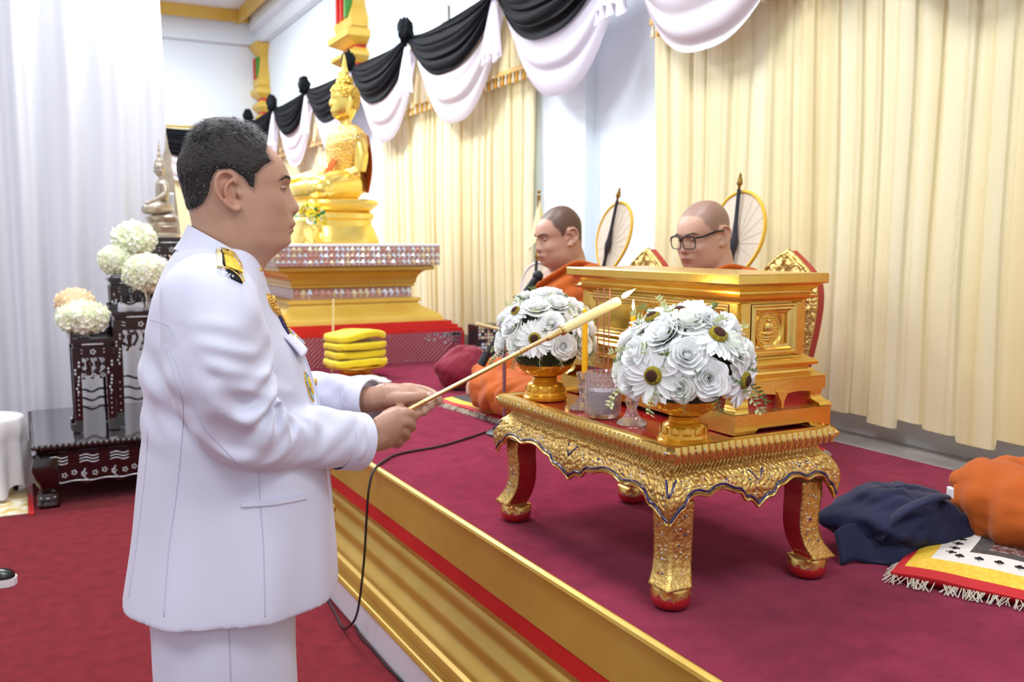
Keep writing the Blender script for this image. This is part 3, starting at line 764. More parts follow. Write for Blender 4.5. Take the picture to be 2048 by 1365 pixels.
def rose_mesh(nm, seed, R=0.026):
    rnd = random.Random(seed); m = MB()
    def petal(r0, h, a0, span, lean, flare, z0):
        def f(u, v):
            a = a0 + (u-0.5)*span*(1-0.25*v*v); edge = (2*u-1)
            rr = r0*(0.35+0.65*sin(min(1.0, v*1.15)*pi/2)) + flare*v**3*(1-0.4*edge*edge) 
            z = z0 + h*v*(1-0.22*edge*edge*v) - flare*0.8*max(0, v-0.75)*2 
            rr += 0.0008*sin(u*9+a0*5)*v
            return (rr*cos(a), rr*sin(a), z)
        m.grid(7, 7, f)
    # spiral heart
    m.grid(26, 4, lambda u, v: ((0.0015+0.0055*u)*cos(u*14)*(1-0.15*v), (0.0015+0.0055*u)*sin(u*14)*(1-0.15*v), 0.004+0.014*v-0.002*u))
    for ring, (n, r0, h, fl, z0) in enumerate(((3, 0.0085, 0.0185, 0.0015, 0.0), (4, 0.0120, 0.0195, 0.003, -0.002), (5, 0.0160, 0.0195, 0.005, -0.004), (5, 0.0195, 0.017, 0.0075, -0.006), (6, 0.0220, 0.012, 0.009, -0.008))):
        for k in range(n):
            petal(r0, h*rnd.uniform(0.92, 1.08), 2*pi*(k+0.5*ring+rnd.uniform(-.1, .1))/n, 2*pi/n*1.45, 0, fl*rnd.uniform(0.7, 1.2), z0)
    s = R/0.026; m.v = [(x*s, y*s, z*s) for x, y, z in m.v]
    return m.mesh(nm, MT['petal'] if seed % 3 else MT['petal_green'], 180)
ROSES = [rose_mesh('rose_%d' % k, k+1) for k in range(4)]
def leaf_mesh(nm, L_, w, mt):
    m = MB(); m.grid(5, 7, lambda u, v: (L_*v, (u-0.5)*w*sin(pi*(0.04+0.92*v))**0.8, 0.15*L_*sin(v*2.5)-0.12*abs(u-0.5)*w*4)); return m.mesh(nm, mt, 180)
LEAF = leaf_mesh('leaf', 0.036, 0.016, MT['leaf'])
def sprig_mesh(nm, seed, mt):
    rnd = random.Random(seed); m = MB(); P = [(0, 0, 0), (0.018, 0.002, 0.004), (0.036, -0.001, 0.004), (0.05, 0.002, -0.002)]
    P = cr_path(P, 9); m.tube(P, [0.0009-0.00006*i for i in range(9)], 5)
    for i in range(2, 9):
        for sg in (-1, 1, 0):
            b = Vector(P[i]); d = Vector((0.5, sg*0.85, 0.5 if sg == 0 else rnd.uniform(-0.3, 0.3))).normalized(); L_ = rnd.uniform(0.008, 0.014); w = 0.0022
            s = d.orthogonal().normalized()*w
            m.add([b, b+d*L_*0.5+s, b+d*L_, b+d*L_*0.5-s], [(0, 1, 2, 3)])
    return m.mesh(nm, mt, 60)
SPRIG = [sprig_mesh('sprig_%d' % k, k, MT['leaf_pale' if k % 2 else 'leaf']) for k in range(4)]
MB_star = MB()
for k in range(5):
    a = 2*pi*k/5; MB_star.add([(0, 0, 0.001), (0.004*cos(a-0.5), 0.004*sin(a-0.5), 0.002), (0.0085*cos(a), 0.0085*sin(a), 0.0035), (0.004*cos(a+0.5), 0.004*sin(a+0.5), 0.002)], [(0, 1, 2, 3)])
STAR = MB_star.mesh('small_blossom', MT['leaf_pale'])
def orient(d, spin=0.0):
    return (Vector(d).to_track_quat('Z', 'Y').to_matrix() @ Matrix.Rotation(spin, 3, 'Z')).to_euler()
def arrangement(label, x, y, z, RX, RZ, daisies, roses, seed, s=1.0):
    """dome of roses and daisies; angles given as (azimuth deg from +X, elevation deg)"""
    rnd = random.Random(seed)
    t = thing('flower_arrangement', label, 'flowers', (x, y, z), group='white flower arrangements', scale=s)
    m = MB(); m.sphere((0, 0, 0.035), (RX*0.72, RX*0.72, RZ*0.66), 24, 14); m.build('foliage_base', MT['moss'], t, smooth=180)
    def pt(az, el, k=1.0):
        a = radians(az); e = radians(el); return Vector((RX*cos(e)*cos(a)*k, RX*cos(e)*sin(a)*k, 0.03 + RZ*sin(e)*k))
    def nrm(az, el):
        a = radians(az); e = radians(el); return Vector((cos(e)*cos(a)/RX, cos(e)*sin(a)/RX, sin(e)/RZ)).normalized()
    for az, el, sc, tl in daisies:
        sc *= 1.12
        p = pt(az, el, 1.0); d = (nrm(az, el) + Vector(tl)).normalized()
        f = link('daisy', DISC_O, t, p, orient(d, rnd.uniform(0, 6)), sc)
        link('disc', DISC_I, f, (0, 0, 0))
        n = 15
        for ring in range(2):
            for k in range(n):
                link('petal', DPET[(k+ring) % 3] if rnd.random() < 0.6 else DPET[rnd.randrange(3)], f, (0, 0, -0.001-0.0016*ring), (0, 0.05*ring+rnd.uniform(-.1, .12), 2*pi*(k+0.5*ring)/n + rnd.uniform(-.05, .05)), 1.0+0.05*ring)
    for az, el, sc in roses:
        sc *= .90
        p = pt(az, el, 0.92); link('rose', ROSES[rnd.randrange(4)], t, p, orient(nrm(az, el) + Vector((rnd.uniform(-.2, .2), rnd.uniform(-.2, .2), 0.1)), rnd.uniform(0, 6)), sc)
    for k in range(26):
        az = rnd.uniform(0, 360); el = rnd.uniform(-10, 70); link('sprig', SPRIG[rnd.randrange(4)], t, pt(az, el, 0.72), orient(nrm(az, el), rnd.uniform(0, 6)).to_matrix().to_4x4().to_euler() if False else (nrm(az, el).to_track_quat('X', 'Z')).to_euler(), rnd.uniform(0.7, 1.05))
    for k in range(26):
        az = rnd.uniform(0, 360); el = rnd.uniform(0, 70); link('small_blossom', STAR, t, pt(az, el, 0.98), orient(nrm(az, el)), rnd.uniform(0.8, 1.2))
    for k in range(14):
        az = rnd.uniform(0, 360); link('leaf', LEAF, t, pt(az, rnd.uniform(-18, 2), 0.66), (nrm(az, -10).to_track_quat('X', 'Z')).to_euler(), rnd.uniform(0.8, 1.2))
    for k in range(34):
        az = rnd.uniform(0, 360); el = rnd.uniform(0, 65); link('leaf', LEAF, t, pt(az, el, .74), ((nrm(az, el)+Vector((rnd.uniform(-.7, .7), rnd.uniform(-.7, .7), rnd.uniform(-.5, .5)))).to_track_quat('X', 'Z')).to_euler(), rnd.uniform(.8, 1.1))
    for k in range(7):
        az = 170 + k*30 + rnd.uniform(-8, 8); link('sprig', SPRIG[rnd.randrange(4)], t, pt(az, -8, 0.75), ((nrm(az, -35)).to_track_quat('X', 'Z')).to_euler(), rnd.uniform(1.0, 1.4))
    return t
# camera lies at azimuth about 231 deg from the near bowl and 240 deg from the far one
ND = [(205, 3, 1.30, (-.1, -.1, .0)), (268, 40, 1.35, (0, 0, .2)), (290, -2, 1.25, (.1, -.1, -.1)), (165, 58, 1.2, (0, 0, .1)), (215, 72, 1.15, (0, 0, .3)), (60, 20, 1.2, (0, 0, 0)), (110, 35, 1.2, (0, 0, 0))]
NR = [(233, 22, 1.35), (252, 2, 1.35), (205, 42, 1.35), (180, 20, 1.3), (285, 28, 1.35), (176, -4, 1.2), (232, 58, 1.3), (310, 22, 1.2), (320, 50, 1.3), (140, 30, 1.25), (20, 30, 1.3), (350, 20, 1.2), (90, 55, 1.3), (40, 60, 1.3), (125, 5, 1.2), (30, 0, 1.2), (80, 5, 1.2), (335, -2, 1.1), (150, 0, 1.2), (265, 68, 1.25), (280, 56, 1.1), (0, 80, 1.3), (228, -6, 1.0)]
arrangement('white daisy and rose arrangement in the near gold bowl', 1.277, 1.600, TZ+0.118, 0.110, 0.108, ND, NR, 5, 1.32)
FD = [(228, 10, 1.35, (0, -.1, 0)), (285, 28, 1.2, (0, 0, .1)), (190, 40, 1.2, (0, 0, .1)), (100, 30, 1.2, (0, 0, 0)), (30, 40, 1.2, (0, 0, 0))]
FR = [(205, 4, 1.35), (248, 28, 1.35), (262, 2, 1.4), (290, 2, 1.35), (225, 50, 1.4), (265, 55, 1.35), (190, 22, 1.3), (170, 0, 1.2), (300, 50, 1.3), (315, 18, 1.3), (150, 30, 1.3), (340, 40, 1.3), (0, 10, 1.2), (60, 20, 1.3), (90, 60, 1.3), (20, 75, 1.3), (130, 60, 1.3), (130, 5, 1.2), (45, 0, 1.2), (85, 0, 1.2), (225, 78, 1.3), (340, -2, 1.2)]
arrangement('white rose and daisy arrangement in the far gold bowl', 1.290, 2.235, TZ+0.126, 0.128, 0.138, FD, FR, 8, 1.08)

# ---------------------------------------------------------------- crystal incense pot, candle holders, candles, incense
MT['crystal'] = mat('cut_crystal', C(252,248,250), 0.07, trans=0.9, ior=1.45)
MT['ash'] = mat('incense_ash', C(146,146,160), 0.95, col2=C(172,170,182), nscale=60, bump=0.6, bscale=300)
MT['candle'] = mat('yellow_candle', C(250,190,16), 0.4, sub=0.3, subcol=(1, .6, .1))
MT['incense'] = mat('incense_stick', C(170,110,90), 0.8)
MT['incense_red'] = mat('incense_red', C(170,40,50), 0.7)
PX, PY = 1.285, 1.935
pot = thing('incense_pot', 'cut crystal incense pot holding grey ash and three incense sticks', 'pot', (PX, PY, TZ+0.0005))
def cut(r, z, a):
    if z < 0.008 or z > 0.108: return r
    return r + 0.0028*abs(sin(a*11 + z*190)) * abs(sin(a*11 - z*190))
m = MB(); m.lathe([(0.004, 0), (0.036, 0.0), (0.040, 0.004), (0.043, 0.010)] + [(0.0435+0.002*sin(k/20*pi), 0.012+0.095*k/20) for k in range(21)] + [(0.044, 0.112), (0.045, 0.114), (0.041, 0.115), (0.038, 0.109), (0.037, 0.05), (0.033, 0.012), (0.003, 0.010)], 88, fn=cut)
m.build('glass_body', MT['crystal'], pot, smooth=25)
m = MB(); m.lathe([(0.003, 0.0115), (0.0325, 0.0125), (0.0365, 0.05), (0.0367, 0.068), (0.003, 0.071)], 40); m.build('ash_fill', MT['ash'], pot, smooth=60)
def holder(label, x, y, hh, ch, s, lit=False):
    t = thing('candle_holder', label, 'candle holder', (x, y, TZ+0.0005), group='crystal candle holders')
    m = MB(); fl = lambda r, z, a: r + (0.0018*abs(sin(a*7))*(1 if 0.003 < z < 0.05 else 0))
    m.lathe([(0.002, 0.0), (0.034*s, 0.0), (0.037*s, 0.003), (0.033*s, 0.007), (0.020*s, 0.018), (0.013*s, 0.030), (0.010*s, 0.040), (0.011*s, 0.044), (0.015*s, 0.050), (0.017*s, 0.058), (0.015*s, 0.066), (0.011*s, 0.071), (0.012*s, 0.074), (0.018*s, hh-0.012), (0.020*s, hh-0.004), (0.020*s, hh), (0.009, hh), (0.0085, hh-0.015), (0.002, hh-0.016)], 56, fn=fl)
    m.build('glass_stem', MT['crystal'], t, smooth=25)
    c = thing('candle', 'yellow wax candle in the ' + ('nearer' if lit else 'farther') + ' crystal holder', 'candle', (x, y, TZ+hh-0.014), group='yellow candles')
    m = MB(); m.lathe([(0.001, 0), (0.0078, 0.0), (0.0072, ch-0.02), (0.006, ch-0.008), (0.003, ch-0.001), (0.0008, ch)], 20); m.build('wax', MT['candle'], c, smooth=60)
    m = MB(); m.tube([(0, 0, ch-0.002), (0.0005, 0, ch+0.006), (-0.0003, 0, ch+0.011)], 0.0008, 6); m.build('wick', MT['incense'], c)
    return t
holder('crystal candle holder beside the far flower bowl', 1.300, 2.045, 0.098, 0.185, 1.1)
holder('crystal candle holder beside the near flower bowl', 1.290, 1.815, 0.098, 0.185, 1.0, True)
for k, (dx, dy, lx, ly) in enumerate(((-0.004, 0.016, 0.004, 0.012), (0.004, 0.0, 0.000, 0.006), (0.002, -0.018, 0.004, 0.0))):
    t = thing('incense_stick', ('leftmost', 'middle', 'rightmost')[k] + ' of three thin incense sticks in the crystal pot', 'incense', (PX+dx, PY+dy, TZ+0.055), group='incense sticks')
    m = MB(); m.tube([(0, 0, 0), (lx*0.3, ly*0.3, 0.075)], 0.0012, 6); m.build('stick', MT['incense_red'], t)
    m = MB(); m.tube([(lx*0.3, ly*0.3, 0.075), (lx, ly, 0.27)], 0.0018, 6); m.build('coating', MT['incense'], t)
# ================================================================== people: shared head builder
SKIN = mat('skin', C(202,162,140), 0.48, sub=0.12, tint='tint', bump=0.06, bscale=350)
MT['eye_white'] = mat('eye_white', C(214,206,200), 0.15)
MT['eye_dark'] = mat('eye_dark', C(30,20,16), 0.1)
MT['lash'] = mat('lash', C(24,18,18), 0.7)
def inside_dist(poly, x, y):
    """signed distance to polygon, positive inside"""
    best = 1e9; ins = False; n = len(poly)
    for i in range(n):
        ax, ay = poly[i]; bx_, by_ = poly[(i+1) % n]
        dx, dy = bx_-ax, by_-ay; t = max(0, min(1, ((x-ax)*dx+(y-ay)*dy)/(dx*dx+dy*dy+1e-12)))
        d = (x-ax-t*dx)**2+(y-ay-t*dy)**2; best = min(best, d)
        if (ay > y) != (by_ > y) and x < (bx_-ax)*(y-ay)/(by_-ay)+ax: ins = not ins
    return sqrt(best) if ins else -sqrt(best)
# profile rows: row (down positive, px-like units of 1 mm), front, back, half width
HEAD_ROWS = [(248,458,446,.008),(250,470,434,.026),(255,486,421,.044),(264,503,408,.059),(280,527,392,.0735),(300,550,378,.0825),(320,567,369,.087),(345,578,366,.0885),
    (362,580,368,.0875),(378,576,370,.0855),(400,575,374,.085),(420,577,377,.084),(440,579,380,.083),(455,579,381,.082),(470,576,381,.080),(485,574,381,.077),(497,568,380,.073),
    (507,556,379,.067),(518,541,377,.0625),(530,528,375,.063),(545,519,370,.067),(570,512,360,.072),(600,505,350,.078)]
NOSE = [(350,0,.012),(366,1,.010),(377,4,.0085),(388,9,.0095),(401,15,.0115),(412,20,.0135),(421,21,.016),(428,15,.0165),(435,7,.015),(441,2,.013),(446,0,.012)]
LIPS = [(438,0),(444,5),(451,9),(456,8),(459.5,2.5),(463,6),(467,7.5),(472,3),(477,0.5),(484,3),(490,5),(497,3),(503,0)]
_HC = {}
def head_row(row, P):
    key = (round(row, 1), P.get('key', 0))
    if key not in _HC:
        row = key[0]; rows = P['rows']
        f, b, w = (smooth_interp([(r[0], r[k]) for r in rows], row) for k in (1, 2, 3))
        nz = smooth_interp([(a, q) for a, q, _ in P['nose']], row)/1000 if P['nose'][0][0] <= row <= P['nose'][-1][0] else 0
        _HC[key] = (f, b, w, nz, interp([(a, q) for a, _, q in P['nose']], row), smooth_interp(P['lips'], row)/1000 if 436 < row < 505 else 0)
    return _HC[key]
def head_point(th, row, P):
    f, b, w, nz, sg, lp = head_row(row, P)
    xf, xb = (f-470)/1000, (b-470)/1000; z = (375-row)/1000
    xc = xb + (xf-xb)*0.46
    c, s = cos(th), sin(th)
    ex = 0.86
    cc = math.copysign(abs(c)**ex, c); ss = math.copysign(abs(s)**ex, s)
    if c > 0:
        # faces flatten in front and narrow towards the muzzle
        x = xc + (xf-xc)*cc; y = w*ss
    else:
        x = xc + (xc-xb)*cc; y = w*ss
    if c > 0:
        x += nz*exp(-(y/sg)**2*0.9)*P.get('nose_k', 1)
        if 405 < row < 432:      # nostril wings
            x += 0.004*exp(-((abs(y)-0.014)/0.006)**2)*exp(-((row-422)/8)**2)
        if 436 < row < 505:
            x += lp*exp(-(y/0.026)**2)*(1 if row < 478 else 1)
        # sockets, brow, cheek
        x -= 0.010*exp(-((abs(y)-0.033)/0.016)**2)*exp(-((row-380)/11)**2)
        x += 0.004*exp(-((abs(y)-0.030)/0.024)**2)*exp(-((row-361)/8)**2)
        ck = 0.006*exp(-((abs(y)-0.055)/0.02)**2)*exp(-((row-418)/24)**2)*P.get('cheek', 1); x += ck; y += math.copysign(ck*0.7, y)
        y += math.copysign(P.get('jowl', 0)*exp(-((row-470)/26)**2)*max(0, c)**0.5, y)
    return Vector((x, y, z))
def add_head(m, P, M, nth=72, nr=110, r0=248.0, r1=600.0):
    rings = []
    for j in range(nr):
        row = lerp(r0, r1, (j/(nr-1))**1.0)
        if j < 6: row = r0 + (r1-r0)*(j/(nr-1))
        rings.append([M @ head_point(2*pi*i/nth, row, P) for i in range(nth)])
    m.loft(rings)
EAR_RIM = [(472,374),(469,359),(456,351),(442,354),(434,370),(436,391),(445,407),(458,419),(470,424),(477,416)]
def add_ears(m, P, M, dx=0.0, out=0.0, sc=1.0):
    for sg in (-1, 1):
        yw = P.get('ear_y', 0.086)
        def q(px, py, o):
            px = 474 + (px-474)*sc; py = 388 + (py-388)*sc
            x = (px-470)/1000+dx; z = (375-py)/1000
            return M @ Vector((x, sg*(yw + o + 0.018*sstep(478, 432, px)), z))
        m.tube([q(a, b, 0.004) for a, b in cr_path(EAR_RIM, 24)], [0.0042]*20+[0.005, 0.0062, 0.006, 0.005], 8)
        m.tube([q(a, b, 0.003) for a, b in cr_path([(464,366),(453,378),(451,394),(459,407),(467,411)], 12)], 0.0036, 7)
        pl = [q(a, b, -0.004) for a, b in EAR_RIM+[(478,395)]]; pl2 = [q(a, b, -0.012) for a, b in EAR_RIM+[(478,395)]]
        n = len(pl); m.add(pl+pl2, [tuple(range(n)), tuple(range(2*n-1, n-1, -1))] + [(i, n+i, n+(i+1) % n, (i+1) % n) for i in range(n)])
        m.sphere(q(476, 394, 0.001), (0.005, 0.004, 0.007), 10, 8)
        m.sphere(q(467, 416, 0.001), (0.009, 0.005, 0.009), 10, 8)
def add_eyes(parent, M, P, look=0.0, lidz=0.0, openness=1.0):
    for sg in (-1, 1):
        c = Vector((0.0845 + P.get('eye_x', 0), sg*0.0335, -0.0045))
        e = MB(); e.sphere((0, 0, 0), 0.0125, 20, 14); e.xform(M @ Matrix.Translation(c)); eb = e.build('eye', MT['eye_white'], parent, smooth=180)
        i = MB(); i.lathe([(0.0005, 0.0131), (0.003, 0.0130), (0.0055, 0.0118), (0.006, 0.0110)], 18); i.xform(M @ Matrix.Translation(c) @ Matrix.Rotation(pi/2, 4, 'Y') @ Matrix.Rotation(0.25*look, 4, 'Y')); i.build('iris', MT['eye_dark'], eb, smooth=60)
        for up, (rz, th, mt) in ((1, (0.004*openness, 0.0036, SKIN)), (-1, (-0.0042*openness, 0.0030, SKIN))):
            pth = []; pl = []
            for k in range(13):
                t = (k/12-0.5)*2; yy = 0.0150*t
                zz = rz*(1-t*t) + lidz*(1 if up > 0 else 0.6)*(1-t*t) - 0.001*t*sg
                xx = sqrt(max(0.0138**2 - (yy*0.85)**2 - zz*zz, 1e-6))
                pth.append(M @ (c + Vector((xx-0.0006, yy, zz)))); pl.append(M @ (c + Vector((xx+0.0024, yy, zz-0.0010))))
            ld = MB().tube(pth, [(th*(0.55+0.45*sin(pi*k/12)), th*(0.55+0.45*sin(pi*k/12))*(1.35 if up > 0 else 1)) for k in range(13)], 8)
            l = ld.mesh('eyelid', mt, 180); paint(l, lambda co: (0.86, 0.80, 0.78)); lo = link('eyelid', l, parent)
            if up > 0: MB().tube(pl, 0.0009, 5).build('lashes', MT['lash'], lo, smooth=180)
def brow_lash(parent, M, rows, mt, n=70, seed=3, thick=0.0006):
    """short brow hairs: real tufts above each eye"""
    rnd = random.Random(seed); m = MB()
    for sg in (-1, 1):
        for k in range(n):
            t = rnd.random(); yy = lerp(0.012, 0.056, t)
            row = smooth_interp([(0, rows[0]), (0.6, rows[1]), (1, rows[2])], t) + rnd.uniform(-3, 3)*(1-0.5*t)
            # find the theta whose y matches
            th = math.asin(min(1, (yy/0.087)))*0.98
            p = head_point(sg*th, row, HP) ; p2 = head_point(sg*(th+0.10), row-1.5+4*t*t, HP)
            a = Vector((p.x+0.001, p.y, p.z)); b = Vector((p2.x+0.0025, p2.y, p2.z))
            s = Vector((0, 0, thick*1.6))
            m.add([M @ (a-s), M @ (a+s), M @ (b)], [(0, 1, 2)])
    return m.build('eyebrows', mt, parent)
HP = dict(rows=HEAD_ROWS, nose=NOSE, lips=LIPS)

# ================================================================== the officer in white
VA = math.atan2(ray(470, 683).x, ray(470, 683).y)        # viewing azimuth
MD = 1.86
_o = atd(470, 683, MD); MO = Vector((_o.x, _o.y, 0))
MF = Vector((cos(VA), -sin(VA), 0)); ML = Vector((sin(VA), cos(VA), 0))
man = thing('person', 'standing person in white uniform jacket with stand collar holding a long candle lighter', 'person', MO, -VA)
MINV = (Matrix.Translation(MO) @ Matrix.Rotation(-VA, 4, 'Z')).inverted()
def mpx(px, py, w=0.0):
    """point at pixel on the plane a distance w behind the figure's midplane, in its own axes"""
    r = ray(px, py); d = (MO - CAMP).dot(ML) + w; t = d / r.dot(ML); return MINV @ (CAMP + r*t)
HC = mpx(470, 375)
k_ = (mpx(570, 375)-mpx(470, 375)).x/0.1
HM = Matrix.Translation(HC) @ Matrix.Diagonal((k_, k_, k_, 1)) @ Matrix.Rotation(radians(-1.5), 4, 'Y')
b = MB(); add_head(b, HP, HM); add_ears(b, HP, HM)
# torso core and arms under the cloth, hands
def limb(m, pts, n=14): m.tube([p for p, _ in pts], [r for _, r in pts], n)
Zp = lambda py: mpx(470, py).z
tor = [(560, 512, 350, .07), (620, 530, 325, .13), (720, 575, 310, .165), (850, 610, 310, .17), (1000, 630, 300, .18), (1120, 640, 290, .18), (1180, 600, 300, .17)]
rings = []
for py, f, bk, hw in tor:
    a = mpx(f, py).x; c = mpx(bk, py).x; z = Zp(py); rings.append([Vector(((a+c)/2+(a-c)/2*cos(2*pi*i/28), hw*sin(2*pi*i/28), z)) for i in range(28)])
b.loft(rings)
SH_R = mpx(425, 600, -.20); EL_R = mpx(462, 868, -.225); WR_R = mpx(738, 880, -.070)
SH_L = Vector((SH_R.x, .20, SH_R.z)); EL_L = mpx(560, 815, .20); WR_L = mpx(752, 798, .050)
limb(b, [(SH_R, .055), (lerp(SH_R, EL_R, .5), .055), (EL_R, .045), (lerp(EL_R, WR_R, .5), .040), (WR_R, .031), (mpx(762, 868, -.058), .030)])
limb(b, [(SH_L, .055), (lerp(SH_L, EL_L, .5), .055), (EL_L, .045), (lerp(EL_L, WR_L, .5), .030), (WR_L, .028), (mpx(775, 792, .045), .030)])
# right hand: closed grip, back of the hand towards the viewer
def q(px, py, w): return mpx(px, py, w)
def oval_loft(m, secs, n=18):
    rings = []
    for c, ax, ay in secs: rings.append([c + ax*cos(2*pi*i/n) + ay*sin(2*pi*i/n) for i in range(n)])
    m.loft(rings)
V3 = Vector
def sec(px, py, w, tilt, ra, rb):
    # oval section: long axis in the picture plane (tilt deg from vertical), short axis in depth
    a = radians(tilt); return (q(px, py, w), V3((sin(a)*ra, 0, cos(a)*ra)), V3((0, rb, 0)))
oval_loft(b, [sec(745, 872, -.066, 4, .036, .028), sec(762, 864, -.062, 8, .041, .028), sec(780, 858, -.058, 14, .046, .027), sec(797, 855, -.054, 22, .045, .024), sec(809, 853, -.050, 26, .038, .018)])
FR = [  # knuckle, middle joint, end joint, tip (px, py, w)
    [(806,828,-.060),(824,833,-.040),(822,836,-.012),(806,832,-.004)],
    [(807,843,-.064),(822,853,-.038),(814,856,-.008),(798,850,-.004)],
    [(801,860,-.062),(811,872,-.036),(803,874,-.008),(789,866,-.006)],
    [(792,875,-.056),(798,887,-.032),(790,888,-.010),(779,880,-.010)]]
for ch, r in zip(FR, (.0118, .0120, .0112, .0098)):
    P = cr_path([q(770, 858, -.058)] + [q(*p) for p in ch], 16)
    b.tube(P, [r*1.15]*4+[r*1.05]*3+[r]*5+[r*.92, r*.88, r*.8, r*.55], 12)
    b.sphere(q(ch[0][0]-1, ch[0][1]+0, ch[0][2]+.004), r*1.12, 12, 8)
P = cr_path([q(762, 846, -.040), q(782, 828, -.016), q(800, 822, -.010), q(808, 824, -.014), q(814, 827, -.018)], 14)
b.tube(P, [.015, .0155, .0150, .0140, .0130, .0125, .0120, .0118, .0115, .0112, .0108, .0100, .0088, .0055], 12)
# left hand: palm up, fingers under the rod, thumb laid along it
oval_loft(b, [sec(762, 793, .050, -6, .026, .028), sec(778, 790, .046, -8, .026, .032), sec(796, 787, .044, -4, .022, .034), sec(812, 786, .042, 4, .016, .034), sec(820, 786, .040, 8, .010, .030)])
FL = [
    [(806,777,.056),(838,779,.046),(864,788,.024),(877,800,-.002),(874,806,-.014)],
    [(808,782,.040),(836,789,.030),(856,800,.010),(860,812,-.010),(853,815,-.020)],
    [(808,788,.024),(832,800,.016),(846,812,-.002),(848,823,-.018),(842,825,-.026)],
    [(804,796,.010),(822,810,.004),(832,820,-.010),(834,829,-.022),(829,831,-.028)]]
for ch, r in zip(FL, (.0108, .0112, .0108, .0094)):
    P = cr_path([q(785, 789, .036)] + [q(*p) for p in ch], 18)
    b.tube(P, [r*1.1]*6+[r*1.02]*4+[r]*4+[r*.96, r*.92, r*.85, r*.6], 12)
P = cr_path([q(774, 800, .034), q(796, 799, .010), q(818, 796, -.002), q(840, 794, -.002), q(860, 793, .006)], 16)
b.tube(P, [.0165, .017, .0168, .016, .0155, .0145, .0138, .0132, .0126, .0124, .0124, .0122, .0115, .0105, .009, .0055], 12)
# legs (inside the trousers) and feet
for sg in (-1, 1):
    hx = mpx(450, 1180).x
    limb(b, [(V3((hx, sg*.09, Zp(1150))), .085), (V3((hx, sg*.095, .55)), .065), (V3((hx-.01, sg*.095, .3)), .055), (V3((hx-.02, sg*.095, .1)), .04), (V3((hx-.02, sg*.095, .05)), .04)])
    limb(b, [(V3((hx-.05, sg*.095, .045)), .03), (V3((hx+.06, sg*.10, .04)), .035), (V3((hx+.15, sg*.105, .035)), .025)])
body = remesh(b.mesh('body', SKIN), 0.0026, 5, 0.5)
HMI = HM.inverted()
HAIRLINE = [(p[0]-470, 375-p[1]) for p in ((556,289),(537,291),(537,308),(546,328),(527,341),(513,357),(506,388),(496,380),(484,362),(464,346),(438,348),(430,360),(424,388),(412,410),(395,420),(355,424),(330,380),(330,250),(420,200),(500,205),(568,265))]
def man_tint(co):
    h = HMI @ co
    if h.z > -0.22 and abs(h.y) < 0.2 and co.z > HC.z-0.2:
        x, z = h.x*1000, h.z*1000; r, g, bl = 0.84, 0.78, 0.73
        f = 0.5*noise.noise(co*16)+0.5*noise.noise(co*45); r -= .07*f; g -= .10*f; bl -= .10*f
        d = inside_dist(HAIRLINE, x, z); s = sstep(-7, 4, d)*0.75
        r, g, bl = lerp(r, .30, s), lerp(g, .28, s), lerp(bl, .29, s)
        row = 375-z
        lip = exp(-((abs(h.y))/0.026)**4)*sstep(447, 451, row)*sstep(473, 468, row)*(1 if h.x > 0.095 else 0)
        r, g, bl = lerp(r, .62, lip*.85), lerp(g, .42, lip*.85), lerp(bl, .41, lip*.85)
        ml = exp(-((row-459.5)/1.6)**2)*(1 if h.x > 0.080 and abs(h.y) < .034 else 0)  # shade of the mouth crease painted into the skin
        r, g, bl = lerp(r, .30, ml*.85), lerp(g, .17, ml*.85), lerp(bl, .16, ml*.85)
        nst = exp(-((row-430)/3.2)**2)*exp(-((abs(h.y)-.009)/.005)**2)*(1 if h.x > .09 else 0)  # nostril shade painted as dark spots
        ec = exp(-((x-3)/4)**2-((row-396)/8)**2)*(1 if abs(h.y) > .07 else 0)*.75  # ear hollow darkened in the colour to imitate shade
        r, g, bl = lerp(r, .25, max(nst*.8, ec)), lerp(g, .14, max(nst*.8, ec)), lerp(bl, .12, max(nst*.8, ec))
        bw = exp(-((row-(360-2*sin(abs(h.y)*40)))/4.5)**2)*sstep(.008, .014, abs(h.y))*sstep(.062, .05, abs(h.y))*(1 if h.x > 0.05 else 0)
        r, g, bl = lerp(r, .35, bw*.55), lerp(g, .30, bw*.55), lerp(bl, .28, bw*.55)
        bl2 = exp(-((x-78)/22)**2-((row-412)/20)**2)*.42   # sun-tanned cheek patch
        r, g, bl = r*(1-.45*bl2), g*(1-.7*bl2), bl*(1-.75*bl2)
        er = exp(-((x+16)/24)**2-((row-388)/36)**2)*(1 if abs(h.y) > .088 else 0)*.3
        return (r, g*(1-er*.6), bl*(1-er*.6))
    return (0.74, 0.66, 0.61)
paint(body, man_tint)
body.materials.clear(); body.materials.append(SKIN)
bo = link('body', body, man)
add_eyes(man, HM, HP, openness=0.5, lidz=-0.001)
# nails
def nail(parent, tip, prev, up, r):
    t = (tip-prev).normalized(); s = t.cross(up).normalized(); u = s.cross(t).normalized()
    m = MB(); m.grid(5, 5, lambda a, c: tip + s*(a-.5)*r*1.2 + t*((c-.8)*r*1.3) + u*(r*(0.93-0.35*(2*a-1)**2) - (0.25*r if c > .9 else 0))); m.build('nail', MT['nail'], parent, smooth=180)
MT['nail'] = mat('nail', C(222,176,164), 0.3)
for ch, r in zip(FL, (.0108, .0112, .0108, .0094)):
    nail(man, q(*ch[-1]), q(*ch[-2]), V3((0, -.2, -1)), r*.8)
nail(man, q(859, 793, .006), q(842, 794, -.002), V3((0, -.75, .6)), .0115)

